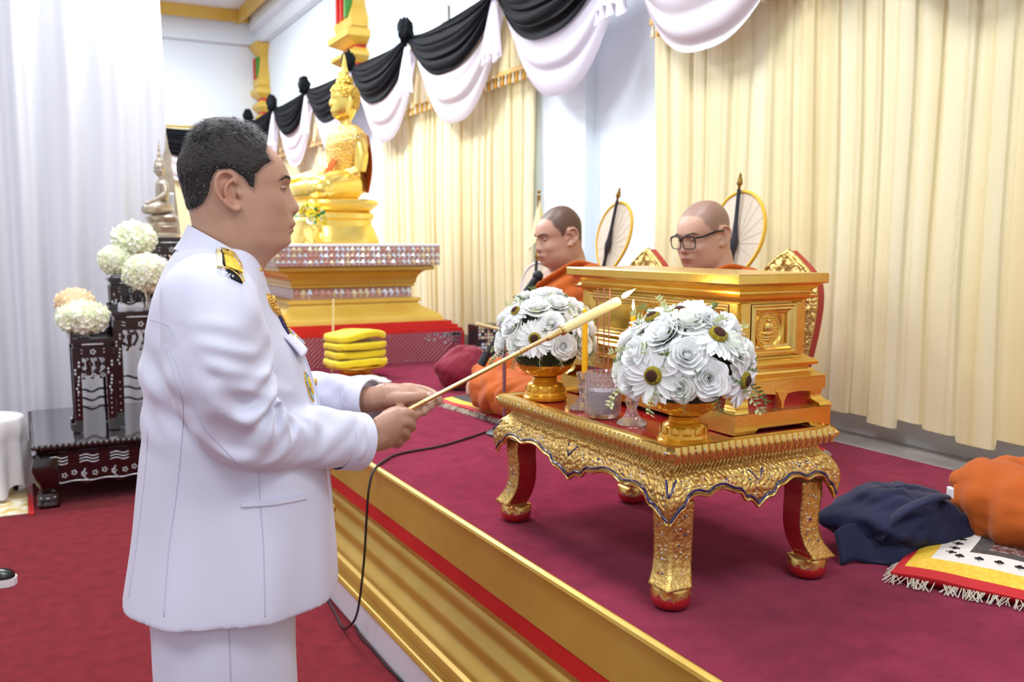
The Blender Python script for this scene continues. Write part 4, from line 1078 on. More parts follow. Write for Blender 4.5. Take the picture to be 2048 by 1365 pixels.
# ---- hair: close-cropped, greying
def grey_hair_mat():
    m = mat('short_hair', C(22,20,22), 0.65, col2=C(58,52,50), nscale=9, detail=8, bump=0.8, bscale=240, bdist=0.006)
    return m
MT['hair'] = grey_hair_mat(); MT['brow'] = mat('brow_hair', C(66,50,46), .7); MT['hair_dark'] = mat('hair_dark', C(30,28,32), 0.5); MT['hair_grey'] = mat('hair_grey', C(140,138,142), 0.5)
def hair_thick(x, row):
    return 0.006*sstep(300, 258, row) + 0.004*sstep(395, 330, row) + 0.0025 + 0.002*sstep(40, 80, x)*sstep(320, 290, row)
hb = MB(); NT, NR_ = 150, 120
def hp(u, v):
    row = lerp(248, 428, v); th = 2*pi*u; p = head_point(th, row, HP)
    e = 0.02; n = Vector((p.x - 0.0, p.y, p.z-0.02)).normalized() if row < 300 else Vector((p.x+0.01, p.y*1.1, 0.15*(0.06-v*0.2))).normalized()
    if row >= 300:
        n0 = Vector((p.x, p.y, p.z-0.02)).normalized(); n = n0.lerp(n, sstep(300, 340, row)).normalized()
    d = inside_dist(HAIRLINE, p.x*1000, p.z*1000 + 0.0)
    jag = 2.5*noise.noise(Vector((p.x*160, p.y*160, p.z*160)))
    d -= 2.0; k = sstep(-1.5, 14, d+jag)
    t = hair_thick(p.x*1000, row)*k - 0.005*(1-sstep(-3, 2.0, d+jag))
    t += 0.0026*k*noise.noise(Vector((p.x*70, p.y*70, p.z*45))) + 0.0014*k*noise.noise(Vector((p.x*220, p.y*220, p.z*120)))
    return HM @ (p + n*t)
hb.grid(NT, NR_, hp, closeu=True)
hb.add([hp(i/NT, 0) for i in range(NT)], [tuple(range(NT))])
hair = hb.build('hair', MT['hair'], man, smooth=180)
def strands(name, mt, N, seed, Lr, parent):
    rnd = random.Random(seed); m = MB(); c = 0
    while c < N:
        u, v = rnd.random(), rnd.random()**0.9; row = lerp(252, 426, v); th = 2*pi*u; p = head_point(th, row, HP)
        if inside_dist(HAIRLINE, p.x*1000, p.z*1000) < -1.0: continue
        a = hp(u, v); up = (a - HM @ Vector((0.0, 0, 0.01))).normalized()
        top = sstep(320, 268, row)
        fwd = Vector((0.9, rnd.uniform(-.4, .4), 0.15)) if p.x > -0.03 else Vector((-0.5, rnd.uniform(-.4, .4), -0.2))
        dn = Vector((-0.35, rnd.uniform(-.2, .2), -0.9))
        d = (dn.lerp(fwd, top) + up*rnd.uniform(.08, .42)*lerp(.5, 1.0, top)).normalized()
        L_ = rnd.uniform(*Lr)*lerp(0.5, 1.0, top)*(0.55+0.45*sstep(0, 14, inside_dist(HAIRLINE, p.x*1000, p.z*1000))); s = d.cross(up).normalized()*rnd.uniform(.0004, .0007)
        a = a - up*0.002; mid = a + d*L_*0.55 + up*L_*0.06; tip = a + d*L_ - up*L_*0.08 + Vector((rnd.uniform(-1, 1), rnd.uniform(-1, 1), rnd.uniform(-1, 1)))*0.0015
        m.add([a-s, a+s, mid+s*.8, mid-s*.8, tip], [(0, 1, 2, 3), (3, 2, 4)]); c += 1
    return tag(m.build(name, mt, parent), kind='stuff')
strands('hair_strands', MT['hair_dark'], 9000, 1, (0.010, 0.020), hair)
strands('hair_strands', MT['hair_grey'], 700, 2, (0.010, 0.017), hair)
brow_lash(man, HM, (363, 357, 364), MT['brow'], 70)

# ---- jacket
MT['uniform'] = mat('white_uniform', C(214,215,233), 0.62, col2=C(211,212,231), nscale=5, sheen=0.25, bump=0.04, bscale=900)
MT['seam'] = mat('uniform_seam', C(190,191,214), 0.7)
jk = MB()
TOR = [(497,500,356,.082),(508,512,346,.100),(530,522,332,.125),(560,531,318,.165),(600,545,303,.190),(650,571,291,.205),(700,601,284,.212),(772,627,285,.215),(841,642,288,.218),(896,650,282,.222),(978,659,272,.228),(1081,668,262,.235),(1142,672,255,.238),(1172,673,251,.238),(1186,672,252,.236)]
def torso_ring(py, n=96):
    f = smooth_interp([(r[0], r[1]) for r in TOR], py); bk = smooth_interp([(r[0], r[2]) for r in TOR], py); hw = smooth_interp([(r[0], r[3]) for r in TOR], py)
    a = mpx(f, py).x; c = mpx(bk, py).x; z = Zp(py); ring = []
    for i in range(n):
        t = 2*pi*i/n; cx_, sx_ = cos(t), sin(t); e = 0.85
        x = (a+c)/2 + (a-c)/2*math.copysign(abs(cx_)**e, cx_); y = hw*math.copysign(abs(sx_)**e, sx_)
        # soft vertical drape folds towards the hem
        g = sstep(900, 1150, py); d = 0.006*g*sin(t*9+1.3)*abs(sx_) + 0.010*noise.noise(Vector((x*5, y*5, z*3.2)))*sstep(560, 650, py)
        # diagonal pull under the arm
        d += 0.008*sstep(640, 720, py)*sstep(900, 780, py)*sin((z*60 + x*26))*exp(-((x+0.13)/0.07)**2)
        nrm = Vector((cx_/max(abs(a-c)/2, .05), sx_/hw, 0)).normalized()
        ring.append(V3((x, y, z)) + nrm*d)
    return ring
jk.loft([torso_ring(lerp(497, 1168, j/90)) for j in range(91)])
def sleeve(m, path, radii, seed, fold=1.0, n=40, N=110, elbow=0.5):
    P = [V3(p) for p in cr_path(path, N)]; R_ = [smooth_interp([(i/(len(radii)-1), r) for i, r in enumerate(radii)], j/(N-1)) for j in range(N)]
    up = V3((0, -1, 0)); rings = []; sd = V3((seed*3.1, seed*1.7, 0))
    for j, p in enumerate(P):
        t = (P[min(j+1, N-1)]-P[max(j-1, 0)]).normalized(); s = t.cross(up).normalized(); u = s.cross(t).normalized(); v = j/(N-1); ring = []
        for i in range(n):
            a = 2*pi*i/n; d = s*cos(a)+u*sin(a)
            inner = max(0.0, d.dot(V3((0.75, 0, 0.65)))) ; g = exp(-((v-elbow)/0.17)**2)
            # creases fanning out of the inner elbow, softer rolls elsewhere
            w = g*inner*0.013*sin(v*78 + 2.2*sin(a*2+seed) + 3*noise.noise(d*1.3+sd))
            w += 0.009*g*noise.noise(V3((v*16, cos(a)*1.4, sin(a)*1.4))+sd)
            w += 0.009*noise.noise(V3((v*6.5+a*0.35, cos(a)*.9, sin(a)*.9))+sd*2)*sstep(0, .15, v)
            w += 0.006*abs(noise.noise(V3((v*9 - a*0.9, 2.0, seed))))*sstep(.1, .3, v)
            w *= 1.5*fold*sstep(1.0, .93, v)
            ring.append(p + d*(R_[j]+w))
        rings.append(ring)
    m.loft(rings)
sleeve(jk, [mpx(418, 585, -.150), mpx(422, 610, -.195), mpx(436, 690, -.222), mpx(448, 775, -.232), mpx(470, 852, -.228), mpx(530, 882, -.195), mpx(600, 880, -.150), mpx(670, 881, -.108), mpx(704, 882, -.086)],
       [.070, .088, .092, .088, .073, .062, .0595, .0575, .0565], 1)
sleeve(jk, [V3((SH_R.x, .15, SH_R.z+.02)), V3((SH_R.x, .195, SH_R.z)), mpx(470, 690, .215), mpx(520, 760, .225), mpx(575, 800, .20), mpx(640, 797, .15), mpx(700, 800, .10), mpx(732, 801, .070)],
       [.070, .085, .085, .075, .065, .056, .050, .047], 2)
# pointed shoulder roll
jk.sphere(mpx(428, 590, -.185), (.080, .055, .052), 24, 14)
jk.sphere(V3((SH_R.x, .185, SH_R.z+.012)), (.075, .05, .05), 20, 12)
jacket_me = remesh(jk.mesh('jacket', MT['uniform']), 0.0042, 2, 0.5)
jacket_me.materials.clear(); jacket_me.materials.append(MT['uniform'])
# cloth folds pressed into the near sleeve and back: (polyline in side view, height, width, side of the hollow)
FOLDS = [([(401,673),(439,682),(506,699),(537,711)], .0055, .011), ([(423,711),(461,726),(506,737),(540,738)], .0075, .012), ([(455,745),(506,771),(550,784),(594,803)], .0095, .013),
         ([(592,806),(597,828),(580,856),(556,884)], -.006, .010), ([(600,815),(622,840),(628,880),(618,915)], .006, .011), ([(600,830),(590,870),(560,905),(520,922)], .006, .010), ([(390,640),(440,640),(500,662)], .004, .012),
         ([(640,822),(652,860),(646,905)], -.004, .012), ([(440,800),(490,830),(545,848)], .005, .013), ([(420,860),(470,880),(530,890)], -.004, .014), ([(300,700),(330,750),(362,815)], .009, .014), ([(306,730),(322,790),(352,860)], -.006, .014), ([(292,780),(300,830),(340,880)], .005, .014)]
FOLDS = [([(mpx(a, c, -.22).x, mpx(a, c, -.22).z) for a, c in cr_path(P_, 14)], h_, w_) for P_, h_, w_ in FOLDS]
nv_ = len(jacket_me.vertices); co = np.empty(nv_*3); jacket_me.vertices.foreach_get('co', co); co = co.reshape(-1, 3)
nr_ = np.empty(nv_*3); jacket_me.vertices.foreach_get('normal', nr_); nr_ = nr_.reshape(-1, 3)
near = np.clip((-.10-co[:, 1])/.04, 0, 1)*np.clip(-nr_[:, 1]*1.6, 0, 1); dsp = np.zeros(nv_)
for P_, h_, w_ in FOLDS:
    best = np.full(nv_, 1e9); sd = np.zeros(nv_); uu = np.zeros(nv_)
    for i in range(len(P_)-1):
        ax, az = P_[i]; ex, ez = P_[i+1][0]-ax, P_[i+1][1]-az
        t = np.clip(((co[:, 0]-ax)*ex+(co[:, 2]-az)*ez)/(ex*ex+ez*ez), 0, 1); dx = co[:, 0]-ax-t*ex; dz = co[:, 2]-az-t*ez; d2 = dx*dx+dz*dz
        k = d2 < best; best = np.where(k, d2, best); uu = np.where(k, (i+t)/(len(P_)-1), uu); sd = np.where(k, np.sign(ex*dz-ez*dx), sd)
    d = np.sqrt(best)*sd; env = np.sin(pi*np.clip(.12+uu*.8, 0, 1))
    dsp += env*h_*(np.exp(-(d/w_)**2) - .55*np.exp(-((d+w_*1.7)/(w_*1.1))**2))
dirv = nr_*.35 + np.array([0, -.65, 0]); dirv /= np.linalg.norm(dirv, axis=1)[:, None]
co = co + dirv*(dsp*near)[:, None]
jacket_me.vertices.foreach_set('co', co.ravel()); jacket_me.update()
jacket_me = remesh(jacket_me, .0042, 1, .5)
jacket_me.materials.clear(); jacket_me.materials.append(MT['uniform'])
jacket = link('jacket', jacket_me, man)
JB = BVHTree.FromPolygons([v.co.copy() for v in jacket_me.vertices], [tuple(p.vertices) for p in jacket_me.polygons])
CAML = MINV @ CAMP
def on_jacket(px, py, off=0.0):
    """surface point of the jacket seen at a pixel, lifted along its normal"""
    d = (MINV.to_3x3() @ ray(px, py)).normalized(); h = JB.ray_cast(CAML, d)
    if h[0] is None: h = JB.find_nearest(mpx(px, py, -.1))
    return h[0] + h[1]*off, h[1]
# cuffs: open rings that the hands come out of
def cuff(c0, c1, ra, rb, dirv):
    m = MB(); t = dirv.normalized(); up = V3((0, 0, 1)); s = t.cross(up).normalized(); u = s.cross(t); rings = []
    for c, k in ((c0, 1.0), (lerp(c0, c1, .5), 1.01), (c1, 1.015), (c1, .95), (lerp(c0, c1, .4), .90)):
        rings.append([c + s*cos(2*pi*i/48)*ra*k + u*sin(2*pi*i/48)*rb*k for i in range(48)])
    m.loft(rings, True, False, False); m.build('cuff', MT['uniform'], man, smooth=60)
cuff(mpx(676, 881, -.103), mpx(719, 884, -.078), .0560, .0585, mpx(719, 884, -.078)-mpx(670, 881, -.108))
cuff(mpx(708, 800, .092), mpx(744, 802, .058), .047, .047, mpx(744, 802, .058)-mpx(700, 800, .10))
# stand collar
m = MB(); rings = []
ctop = [(mpx(376, 449), mpx(522, 529), .082), (mpx(370, 460), mpx(527, 544), .085), (mpx(360, 480), mpx(533, 564), .091), (mpx(348, 497), mpx(537, 581), .099)]
for bk, fr, hw in ctop:
    rings.append([lerp(bk, fr, .5-.5*cos(2*pi*i/64)) + V3((0, hw*sin(2*pi*i/64)*1.0, 0)) for i in range(64)])
rin = [[lerp(p, sum(r, V3())/64, .035) for p in r] for r in rings]
m.loft(rings[::-1] + rin, True, False, False); collar = m.build('collar', MT['uniform'], man, smooth=60)
MB().tube(rings[3]+rings[3][:1], .0013, 6, caps=False).build('collar_seam', MT['seam'], collar, smooth=180)
MT['brass'] = mat('brass', C(226,180,92), 0.25, 0.95, bump=0.6, bscale=300, bdist=0.003)
MT['gold_thread'] = mat('gold_embroidery', C(222,176,30), 0.4, 0.6, col2=C(250,220,90), nscale=220, bump=1.0, bscale=420, bdist=0.003)
MT['board_black'] = mat('black_felt', C(14,16,22), 0.8)
MT['cream_braid'] = mat('cream_braid', C(226,212,160), 0.5, 0.3)
# seams drawn as raised stitching lines
def seam(px, name='seam', r=0.0008):
    P = [on_jacket(a, c, 0.0002)[0] for a, c in cr_path(px, 40)]
    return MB().tube(P, r, 5).build(name, MT['seam'], jacket, smooth=180)
seam([(332,690),(352,760),(366,810),(364,880),(352,1000),(338,1100),(328,1235)])
seam([(296,860),(292,930),(275,1080),(258,1195)])
seam([(518,945),(520,1000),(527,1100),(530,1235)])
seam([(345,705),(401,841),(440,890),(484,934)], r=0.0007)
seam([(300,640),(340,655),(352,690)], r=0.0007)
# welt pocket
P = cr_path([(482,1006),(545,1000),(612,990)], 14); Q = cr_path([(483,1014),(547,1010),(613,998)], 14)
m = MB(); A_ = [on_jacket(a, c, .0035)[0] for a, c in P]; B_ = [on_jacket(a, c, .0035)[0] for a, c in Q]; C_ = [on_jacket(a, c-1.5, -.002)[0] for a, c in P]; D_ = [on_jacket(a, c+1.5, -.002)[0] for a, c in Q]
m.loft([[c, a, bb, d] for a, bb, c, d in zip(A_, B_, C_, D_)]); m.build('pocket_welt', MT['uniform'], jacket, smooth=40)
MB().tube([on_jacket(a, c-1.2, .0006)[0] for a, c in P], .0012, 5).build('pocket_slit', MT['seam'], jacket)
# patch with thickness, laid on the cloth
def patch(quad, name, mt, th, nu=10, nv=10, off=0.0005, parent=None, dome=0.0):
    """quad: four pixel corners; the patch follows the jacket surface and has real thickness"""
    (x0, y0), (x1, y1), (x2, y2), (x3, y3) = quad; top = []; bot = []
    for j in range(nv):
        for i in range(nu):
            u, v = i/(nu-1), j/(nv-1)
            px = lerp(lerp(x0, x1, u), lerp(x3, x2, u), v); py = lerp(lerp(y0, y1, u), lerp(y3, y2, u), v)
            p, n = on_jacket(px, py); dm = dome*sin(pi*u)*sin(pi*v)
            top.append(p + n*(off+th+dm)); bot.append(p + n*(off-.002))
    m = MB(); N = nu*nv; F = []
    for j in range(nv-1):
        for i in range(nu-1): F += [(j*nu+i, j*nu+i+1, (j+1)*nu+i+1, (j+1)*nu+i), (N+j*nu+i, N+(j+1)*nu+i, N+(j+1)*nu+i+1, N+j*nu+i+1)]
    per = [i for i in range(nu)] + [j*nu+nu-1 for j in range(1, nv)] + [(nv-1)*nu+i for i in range(nu-2, -1, -1)] + [j*nu for j in range(nv-2, 0, -1)]
    for a, c in zip(per, per[1:]+per[:1]): F.append((a, N+a, N+c, c))
    m.add(top+bot, F); return m.build(name, mt, parent or jacket, smooth=50)
ep = patch([(432,503),(456,504),(483,568),(462,558)], 'shoulder_board', MT['board_black'], .004, 12, 12)
patch([(444,505),(463,510),(481,549),(450,538)], 'gold_embroidery', MT['gold_thread'], .0062, 10, 10, parent=ep)
patch([(433,503),(441,504),(443,539),(434,537)], 'cream_strip', MT['cream_braid'], .0062, 5, 8, parent=ep)
MB().tube([on_jacket(a, c, .006)[0] for a, c in cr_path([(442,502),(458,505),(472,518),(480,540),(483,567)], 24)], .0016, 6).build('gold_piping', MT['brass'], ep, smooth=180)
MB().tube([on_jacket(a, c, .006)[0] for a, c in cr_path([(443,539),(460,545),(474,556),(482,568)], 20)], .0014, 6).build('gold_piping', MT['brass'], ep, smooth=180)
for a, c in ((452,552),(457,554),(463,557)):
    p, n = on_jacket(a, c, .0055); MB().sphere(p, .0022, 8, 6).build('silver_pip', MT['gem_clear'], ep, smooth=180)
# chest: shape that stands out at the front edge
chest = lambda px, py, w: mpx(px, py, w)
def near_jacket(P, off):
    h = JB.find_nearest(P); return h[0] + h[1]*off, h[1]
def oval_badge(center_px, rx, rz, name, mt, th, w, parent=jacket, n=24, face=None):
    p, nn = near_jacket(mpx(center_px[0], center_px[1], w), 0.0)
    if face is not None: nn = face
    t = V3((0, 0, 1)) - nn*nn.z; t.normalize(); s = t.cross(nn)
    m = MB(); m.loft([[p + nn*h + s*cos(2*pi*i/n)*rx*k + t*sin(2*pi*i/n)*rz*k for i in range(n)] for h, k in ((-.002, 1), (th*.7, 1), (th, .88))])
    return m.build(name, mt, parent, smooth=40), p, nn, s, t
MT['enamel_blue'] = mat('light_blue_enamel', C(110,170,190), 0.25, coat=.5); MT['enamel_navy'] = mat('navy_ribbon', C(22,24,84), 0.6); MT['enamel_red'] = mat('red_enamel', C(120,26,30), .3); MT['enamel_white'] = mat('white_enamel', C(232,230,232), .3)
for (nm, c, rx, rz, w) in (('gold_insignia', (528,612), .012, .020, -.085), ('gold_insignia', (543,624), .010, .014, -.075)):
    o_, p, nn, s, t = oval_badge(c, rx, rz, nm, MT['brass'], .004, w)
    g = MB(); rr = random.Random(5)
    for k in range(16):
        a = 2*pi*k/16; g.sphere(p + nn*.005 + s*cos(a)*rx*.7 + t*sin(a)*rz*.75, .003, 6, 5)
    g.sphere(p+nn*.006, (.004, .004, .006), 8, 6); g.build('leaf_relief', MT['brass'], o_, smooth=180)
o_, p, nn, s, t = oval_badge((562,652), .011, .024, 'navy_medal_ribbon', MT['enamel_navy'], .003, -.07)
g = MB()
for k in range(12):
    g.sphere(p + nn*.004 + s*.010 + t*lerp(-.028, .028, k/11), .0032, 6, 5)
g.build('gold_chain', MT['brass'], o_, smooth=180)
# hexagonal enamel badge lower on the chest
p, nn = near_jacket(mpx(612, 775, -.10), 0.0); t = (V3((0, 0, 1))-nn*nn.z).normalized(); s = t.cross(nn)
def hexp(k, h): return [p + nn*h + s*a*k + t*c*k for a, c in ((0, -.032), (-.013, -.018), (-.014, .012), (-.008, .026), (0, .030), (.008, .026), (.014, .012), (.013, -.018))]
bd = MB().loft([hexp(1.0, -.002), hexp(1.0, .003)]).build('hexagonal_badge', MT['brass'], jacket)
MB().loft([hexp(.93, .0031), hexp(.90, .0042)]).build('blue_enamel_field', MT['enamel_blue'], bd)
g = MB(); g.loft([[p + nn*h + s*cos(2*pi*i/20)*.0085*kk + t*(sin(2*pi*i/20)*.020*kk) for i in range(20)] for h, kk in ((.004, 1), (.0062, .85), (.007, .3))]); g.build('gold_emblem', MT['gold_thread'], bd, smooth=60)
for i, mt_ in enumerate(('enamel_red', 'enamel_white', 'enamel_navy', 'enamel_white', 'enamel_red')):
    g = MB(); a = p + nn*.0048 - t*.006 - s*(.0115-.0012*i); g.box(a, (.001, .0016, .008)); g.build('flag_stripe', MT[mt_], bd)
# breast pocket flap with points, and the far-side flap edge
def flap(P0, P1, P2, P3, lift, name='pocket_flap'):
    m = MB(); top = []; N = 10
    for j in range(N):
        for i in range(N):
            u, v = i/(N-1), j/(N-1); a = lerp(lerp(P0, P1, u), lerp(P3, P2, u), v); h, n = near_jacket(a, .002+lift*v + .004*(1-abs(2*u-1))*0); top.append(h)
    m.add(top, [(j*N+i, j*N+i+1, (j+1)*N+i+1, (j+1)*N+i) for j in range(N-1) for i in range(N-1)]); o = m.build(name, MT['uniform'], jacket, smooth=60); solidify(o, .003, 0); return o
flap(mpx(574, 672, -.12), mpx(580, 668, -.04), mpx(612, 700, -.035), mpx(604, 716, -.12), .011)
flap(mpx(580, 655, .04), mpx(580, 655, .12), mpx(610, 690, .12), mpx(610, 688, .04), .013)
# front fly with buttons
fpx = lambda py: mpx(smooth_interp([(r[0], r[1]) for r in TOR], py), py).x
for py in (600, 680, 770, 860, 945, 1030):
    p = V3((fpx(py), -.012, Zp(py))); n = V3((1, -.05, .12)).normalized()
    m = MB(); m.lathe([(.001, .007), (.006, .0065), (.0085, .004), (.009, -.004)], 18); m.xform(Matrix.Translation(p) @ n.to_track_quat('Z', 'Y').to_matrix().to_4x4()); m.build('button', MT['brass'], jacket, smooth=50)
P = [V3((fpx(py)-.0015, -.030, Zp(py))) for py in range(590, 1170, 10)]
MB().tube(P, .003, 6).build('front_edge', MT['uniform'], jacket, smooth=180)
for (px_, py_) in ((526, 549),):   # collar insignia
    c = mpx(518, 552, -.055); g = MB()
    for k in range(9): g.sphere(c + V3((.004*sin(k*2.1), -.004, .004*(k-4))), (.004, .003, .004), 8, 6)
    g.build('collar_insignia', MT['brass'], collar, smooth=180)

# ---- trousers and shoes
tr = MB()
for sg in (-1, 1):
    rings = []
    for j in range(41):
        v = j/40; z = lerp(Zp(1100), 0.05, v)
        # fore-aft extents in px at the matching row: thigh tapers to the hem
        fx = lerp(mpx(592, 1200).x, mpx(545, 1200).x, sstep(0.05, 1, v)); bxx = lerp(mpx(302, 1200).x, mpx(372, 1200).x, sstep(0.1, .85, v))
        hw = lerp(.115, .082, sstep(0, .8, v)); c = sg*lerp(.10, .105, v)
        ring = []
        for i in range(40):
            a = 2*pi*i/40; x = (fx+bxx)/2+(fx-bxx)/2*cos(a); y = c + hw*sin(a)
            x += .004*noise.noise(V3((x*6, y*6, z*5)))*4; y += .006*noise.noise(V3((x*7, z*6, sg)))
            ring.append(V3((x, y, z)))
        rings.append(ring)
    tr.loft(rings)
tme = remesh(tr.mesh('trousers', MT['uniform']), .006, 4, .5); tme.materials.clear(); tme.materials.append(MT['uniform'])
tro = link('trousers', tme, man)
TB = BVHTree.FromPolygons([v.co.copy() for v in tme.vertices], [tuple(pp.vertices) for pp in tme.polygons])
P = []
for z in np.linspace(Zp(1170), .08, 30):
    h = TB.ray_cast(V3((mpx(458, 1250, -.2).x, -1, float(z))), V3((0, 1, 0))); 
    if h[0] is not None: P.append(h[0]+h[1]*.0003)
MB().tube(P, .0011, 5).build('side_seam', MT['seam'], tro, smooth=180)
MT['shoe_black'] = mat('black_leather', C(18,18,20), .25)
for sg in (-1, 1):
    m = MB(); secs = []
    for t, w, h in ((-.10, .025, .05), (-.085, .042, .075), (-.03, .044, .085), (.05, .048, .07), (.12, .052, .05), (.17, .045, .04), (.20, .02, .025)):
        xx = mpx(430, 1200).x + t; secs.append([V3((xx, sg*.105 + w*cos(a), max(.002, h*.5 + h*.5*sin(a)))) for a in [2*pi*i/20 for i in range(20)]])
    m.loft(secs); m.build('shoe', MT['shoe_black'], man, smooth=60)

# ---- candle lighter held in both hands
MT['brass_rod'] = mat('brass_rod', C(224,188,120), .22, .9)
MT['wax_pale'] = mat('pale_wax', C(238,222,160), .45, sub=.4, subcol=(1, .7, .3))
MT['flame'] = mat('flame', C(255,240,190), .5, emit=(1, .82, .48, 1), estr=14)
MT['flame_tip'] = mat('flame_outer', C(255,214,120), .5, emit=(1, .62, .2, 1), estr=9)
MWM = Matrix.Translation(MO) @ Matrix.Rotation(-VA, 4, 'Z')
RA = MWM @ mpx(806, 826, -.040); RT = onx(1238, 602, 1.272)
cl = thing('candle_lighter', 'long brass candle lighter with pale wax taper and flame held over the table', 'candle lighter', RA)
rd = (RT-RA); LL = rd.length; rq = rd.to_track_quat('Z', 'Y').to_matrix().to_4x4()
wx = (ony(1128, 661, (RA.y*0.25+RT.y*.75)) - RA).length
# fractions along the rod from the picture: ferrule begins at px 1095, wax at 1128
def frac(px):
    lo, hi = 0.0, 1.0
    for _ in range(40):
        mid = (lo+hi)/2; P_ = RA + rd*mid; d_ = P_-CAMP; x_ = 1024 + FPX*d_.dot(CAM_RIGHT)/d_.dot(CAM_FWD)
        if x_ < px: lo = mid
        else: hi = mid
    return lo*LL
def rodpart(prof, name, mt, n=20, parent=cl):
    m = MB(); m.lathe(prof, n); m.xform(rq); return m.build(name, mt, parent, smooth=40)
f0, f1, f2 = frac(1093), frac(1126), LL
rp = rodpart([(.0005, -.004), (.0045, -.003), (.005, .0), (.005, f0), (.0005, f0)], 'rod', MT['brass_rod'])
for px_ in (838, 843, 848, 1040, 1044, 1048, 1052): z = frac(px_); rodpart([(.0050, z-.0015), (.0062, z-.0008), (.0062, z+.0008), (.0050, z+.0015)], 'grip_ring', MT['brass_rod'], parent=rp)
rodpart([(.004, f0-.004), (.0075, f0), (.0080, f0+.003), (.0078, f1-.008), (.0122, f1-.006), (.0128, f1), (.006, f1)], 'ferrule', MT['brass_rod'])
wp = rodpart([(.002, f1-.005), (.0116, f1), (.0122, f1+.02), (.0120, f2-.012), (.0112, f2-.003), (.007, f2), (.001, f2+.0005)], 'wax_taper', MT['wax_pale'])
wk = MB().tube([RT-RA, RT-RA+Vector((.004, 0, .006)), RT-RA+Vector((.010, -.001, .012))], .0014, 6).build('wick', MT['lash'], wp)
fb = RT-RA + Vector((.008, 0, .008)); ft = onx(1271, 578, 1.30)-RA
ax = (ft-fb); fq = ax.to_track_quat('Z', 'Y').to_matrix().to_4x4(); h_ = ax.length
m = MB(); m.lathe([(.0005, -.002), (.004, .003), (.0062, h_*.25), (.0058, h_*.4), (.0036, h_*.65), (.0016, h_*.85), (.0003, h_)], 16); m.xform(Matrix.Translation(fb) @ fq); m.build('flame', MT['flame'], cl, smooth=180)
m = MB(); m.lathe([(.0004, 0), (.0030, .006), (.0034, .012), (.0020, .02), (.0003, .028)], 12); m.xform(Matrix.Translation(Vector((1.290, 1.815, TZ+.098-.014+.185+.008))-RA)); m.build('flame', MT['flame'], cl, smooth=180)
pl = bpy.data.lights.new('flame_glow', 'POINT'); pl.energy = .6; pl.color = (1, .75, .4); pl.shadow_soft_size = .012
plo = bpy.data.objects.new('flame_glow', pl); COL.objects.link(plo); plo.location = RA + fb*0.4 + (ft)*0.6
# ================================================================== statue, plinth, wall ornaments
MT['mirror_a'] = mat('mirror_mosaic_a', C(214,218,224), .12, .75)
MT['mirror_b'] = mat('mirror_mosaic_b', C(196,150,140), .2, .5)
MT['mirror_c'] = mat('mirror_mosaic_c', C(226,214,176), .15, .6)
MT['mirror_d'] = mat('mirror_mosaic_d', C(176,140,130), .3, .3)
MT['rose_mosaic'] = mat('rose_mosaic', C(160,70,92), .4, .2)
MT['orange_cloth'] = mat('orange_robe', C(168,76,8), .85, col2=C(184,88,14), nscale=6, sheen=.1, bump=.15, bscale=500)
pl_ = thing('statue_plinth', 'tiered gold plinth with mirror mosaic bands under the gold statue', 'plinth', (0, 0, 0))
QX0, QX1, QY0, QY1 = 1.56, 2.37, 5.97, 7.05
def pm_(name, prof, mt, sm=None):
    m = MB(); m.rectloft(prof, QX0, QX1, QY0, QY1); return m.build(name, mt, pl_, smooth=sm)
pm_('red_step', [(.27, ZS+.20), (.27, ZS+.222), (.245, ZS+.225), (.245, ZS+.245), (.215, ZS+.248), (.215, ZS+.268), (.18, ZS+.27)], MT['red_paint'])
pm_('mosaic_base', [(.27, ZS), (.27, ZS+.2)], MT['rose_mosaic'])
pm_('gold_base_moulding', [(.175, ZS+.27), (.172, ZS+.285)] + [(.17-.13*sstep(0, 1, k/12)**1.1, ZS+.285+.105*k/12) for k in range(13)] + [(.04, ZS+.395), (.055, ZS+.40), (.055, ZS+.42), (.0, ZS+.425)], MT['gold_flat'], 30)
bnd = pm_('mosaic_band', [(.005, ZS+.425), (.005, ZS+.495)], MT['mirror_d'])
pm_('gold_cavetto', [(.0, ZS+.496), (.02, ZS+.50), (.02, ZS+.52), (.03, ZS+.525)] + [(.03+.07*(1-cos(k/10*pi/2)), ZS+.525+.085*sin(k/10*pi/2)) for k in range(11)] + [(.125, ZS+.615), (.125, ZS+.64), (.1, ZS+.645)], MT['gold_paint'], 30)
tb = pm_('mosaic_top_band', [(.155, ZS+.645), (.155, ZS+.772), (.15, ZS+.785)], MT['mirror_d'])
pm_('white_top_slab', [(.16, ZS+.772), (.16, ZS+.785), (.15, ZS+.788)], MT['white_paint'])
# mirror tiles, diamond cut
def tiles(parent, out, z0, z1, nr, w, seed, mts, faces=('f', 'l')):
    rnd = random.Random(seed); h = (z1-z0)/nr; meshes = []
    for mt in mts:
        m = MB(); m.add([(-w*.5, 0, 0), (0, -h*.55, 0), (w*.5, 0, 0), (0, h*.55, 0), (0, 0, .004)], [(0, 1, 4), (1, 2, 4), (2, 3, 4), (3, 0, 4)]); meshes.append(m.mesh('mirror_tile', mt))
    for fc in faces:
        a, b_, fx = ((QX0-out, QX1+out, True) if fc == 'f' else (QY0-out, QY1+out, False))
        n = int((b_-a)/w)
        for i in range(n):
            for j in range(nr):
                s = a + (i+.5+(.0 if j % 2 else .0))*(b_-a)/n; z = z0+h*(j+.5)
                me = meshes[min(len(meshes)-1, int(rnd.random()**1.3*len(meshes)))]
                if fx: link('mirror_tile', me, parent, (s, QY0-out-.0005, z), (pi/2+rnd.uniform(-.08, .08), rnd.uniform(-.08, .08), 0))
                else: link('mirror_tile', me, parent, (QX0-out-.0005, s, z), (pi/2, rnd.uniform(-.08, .08), -pi/2))
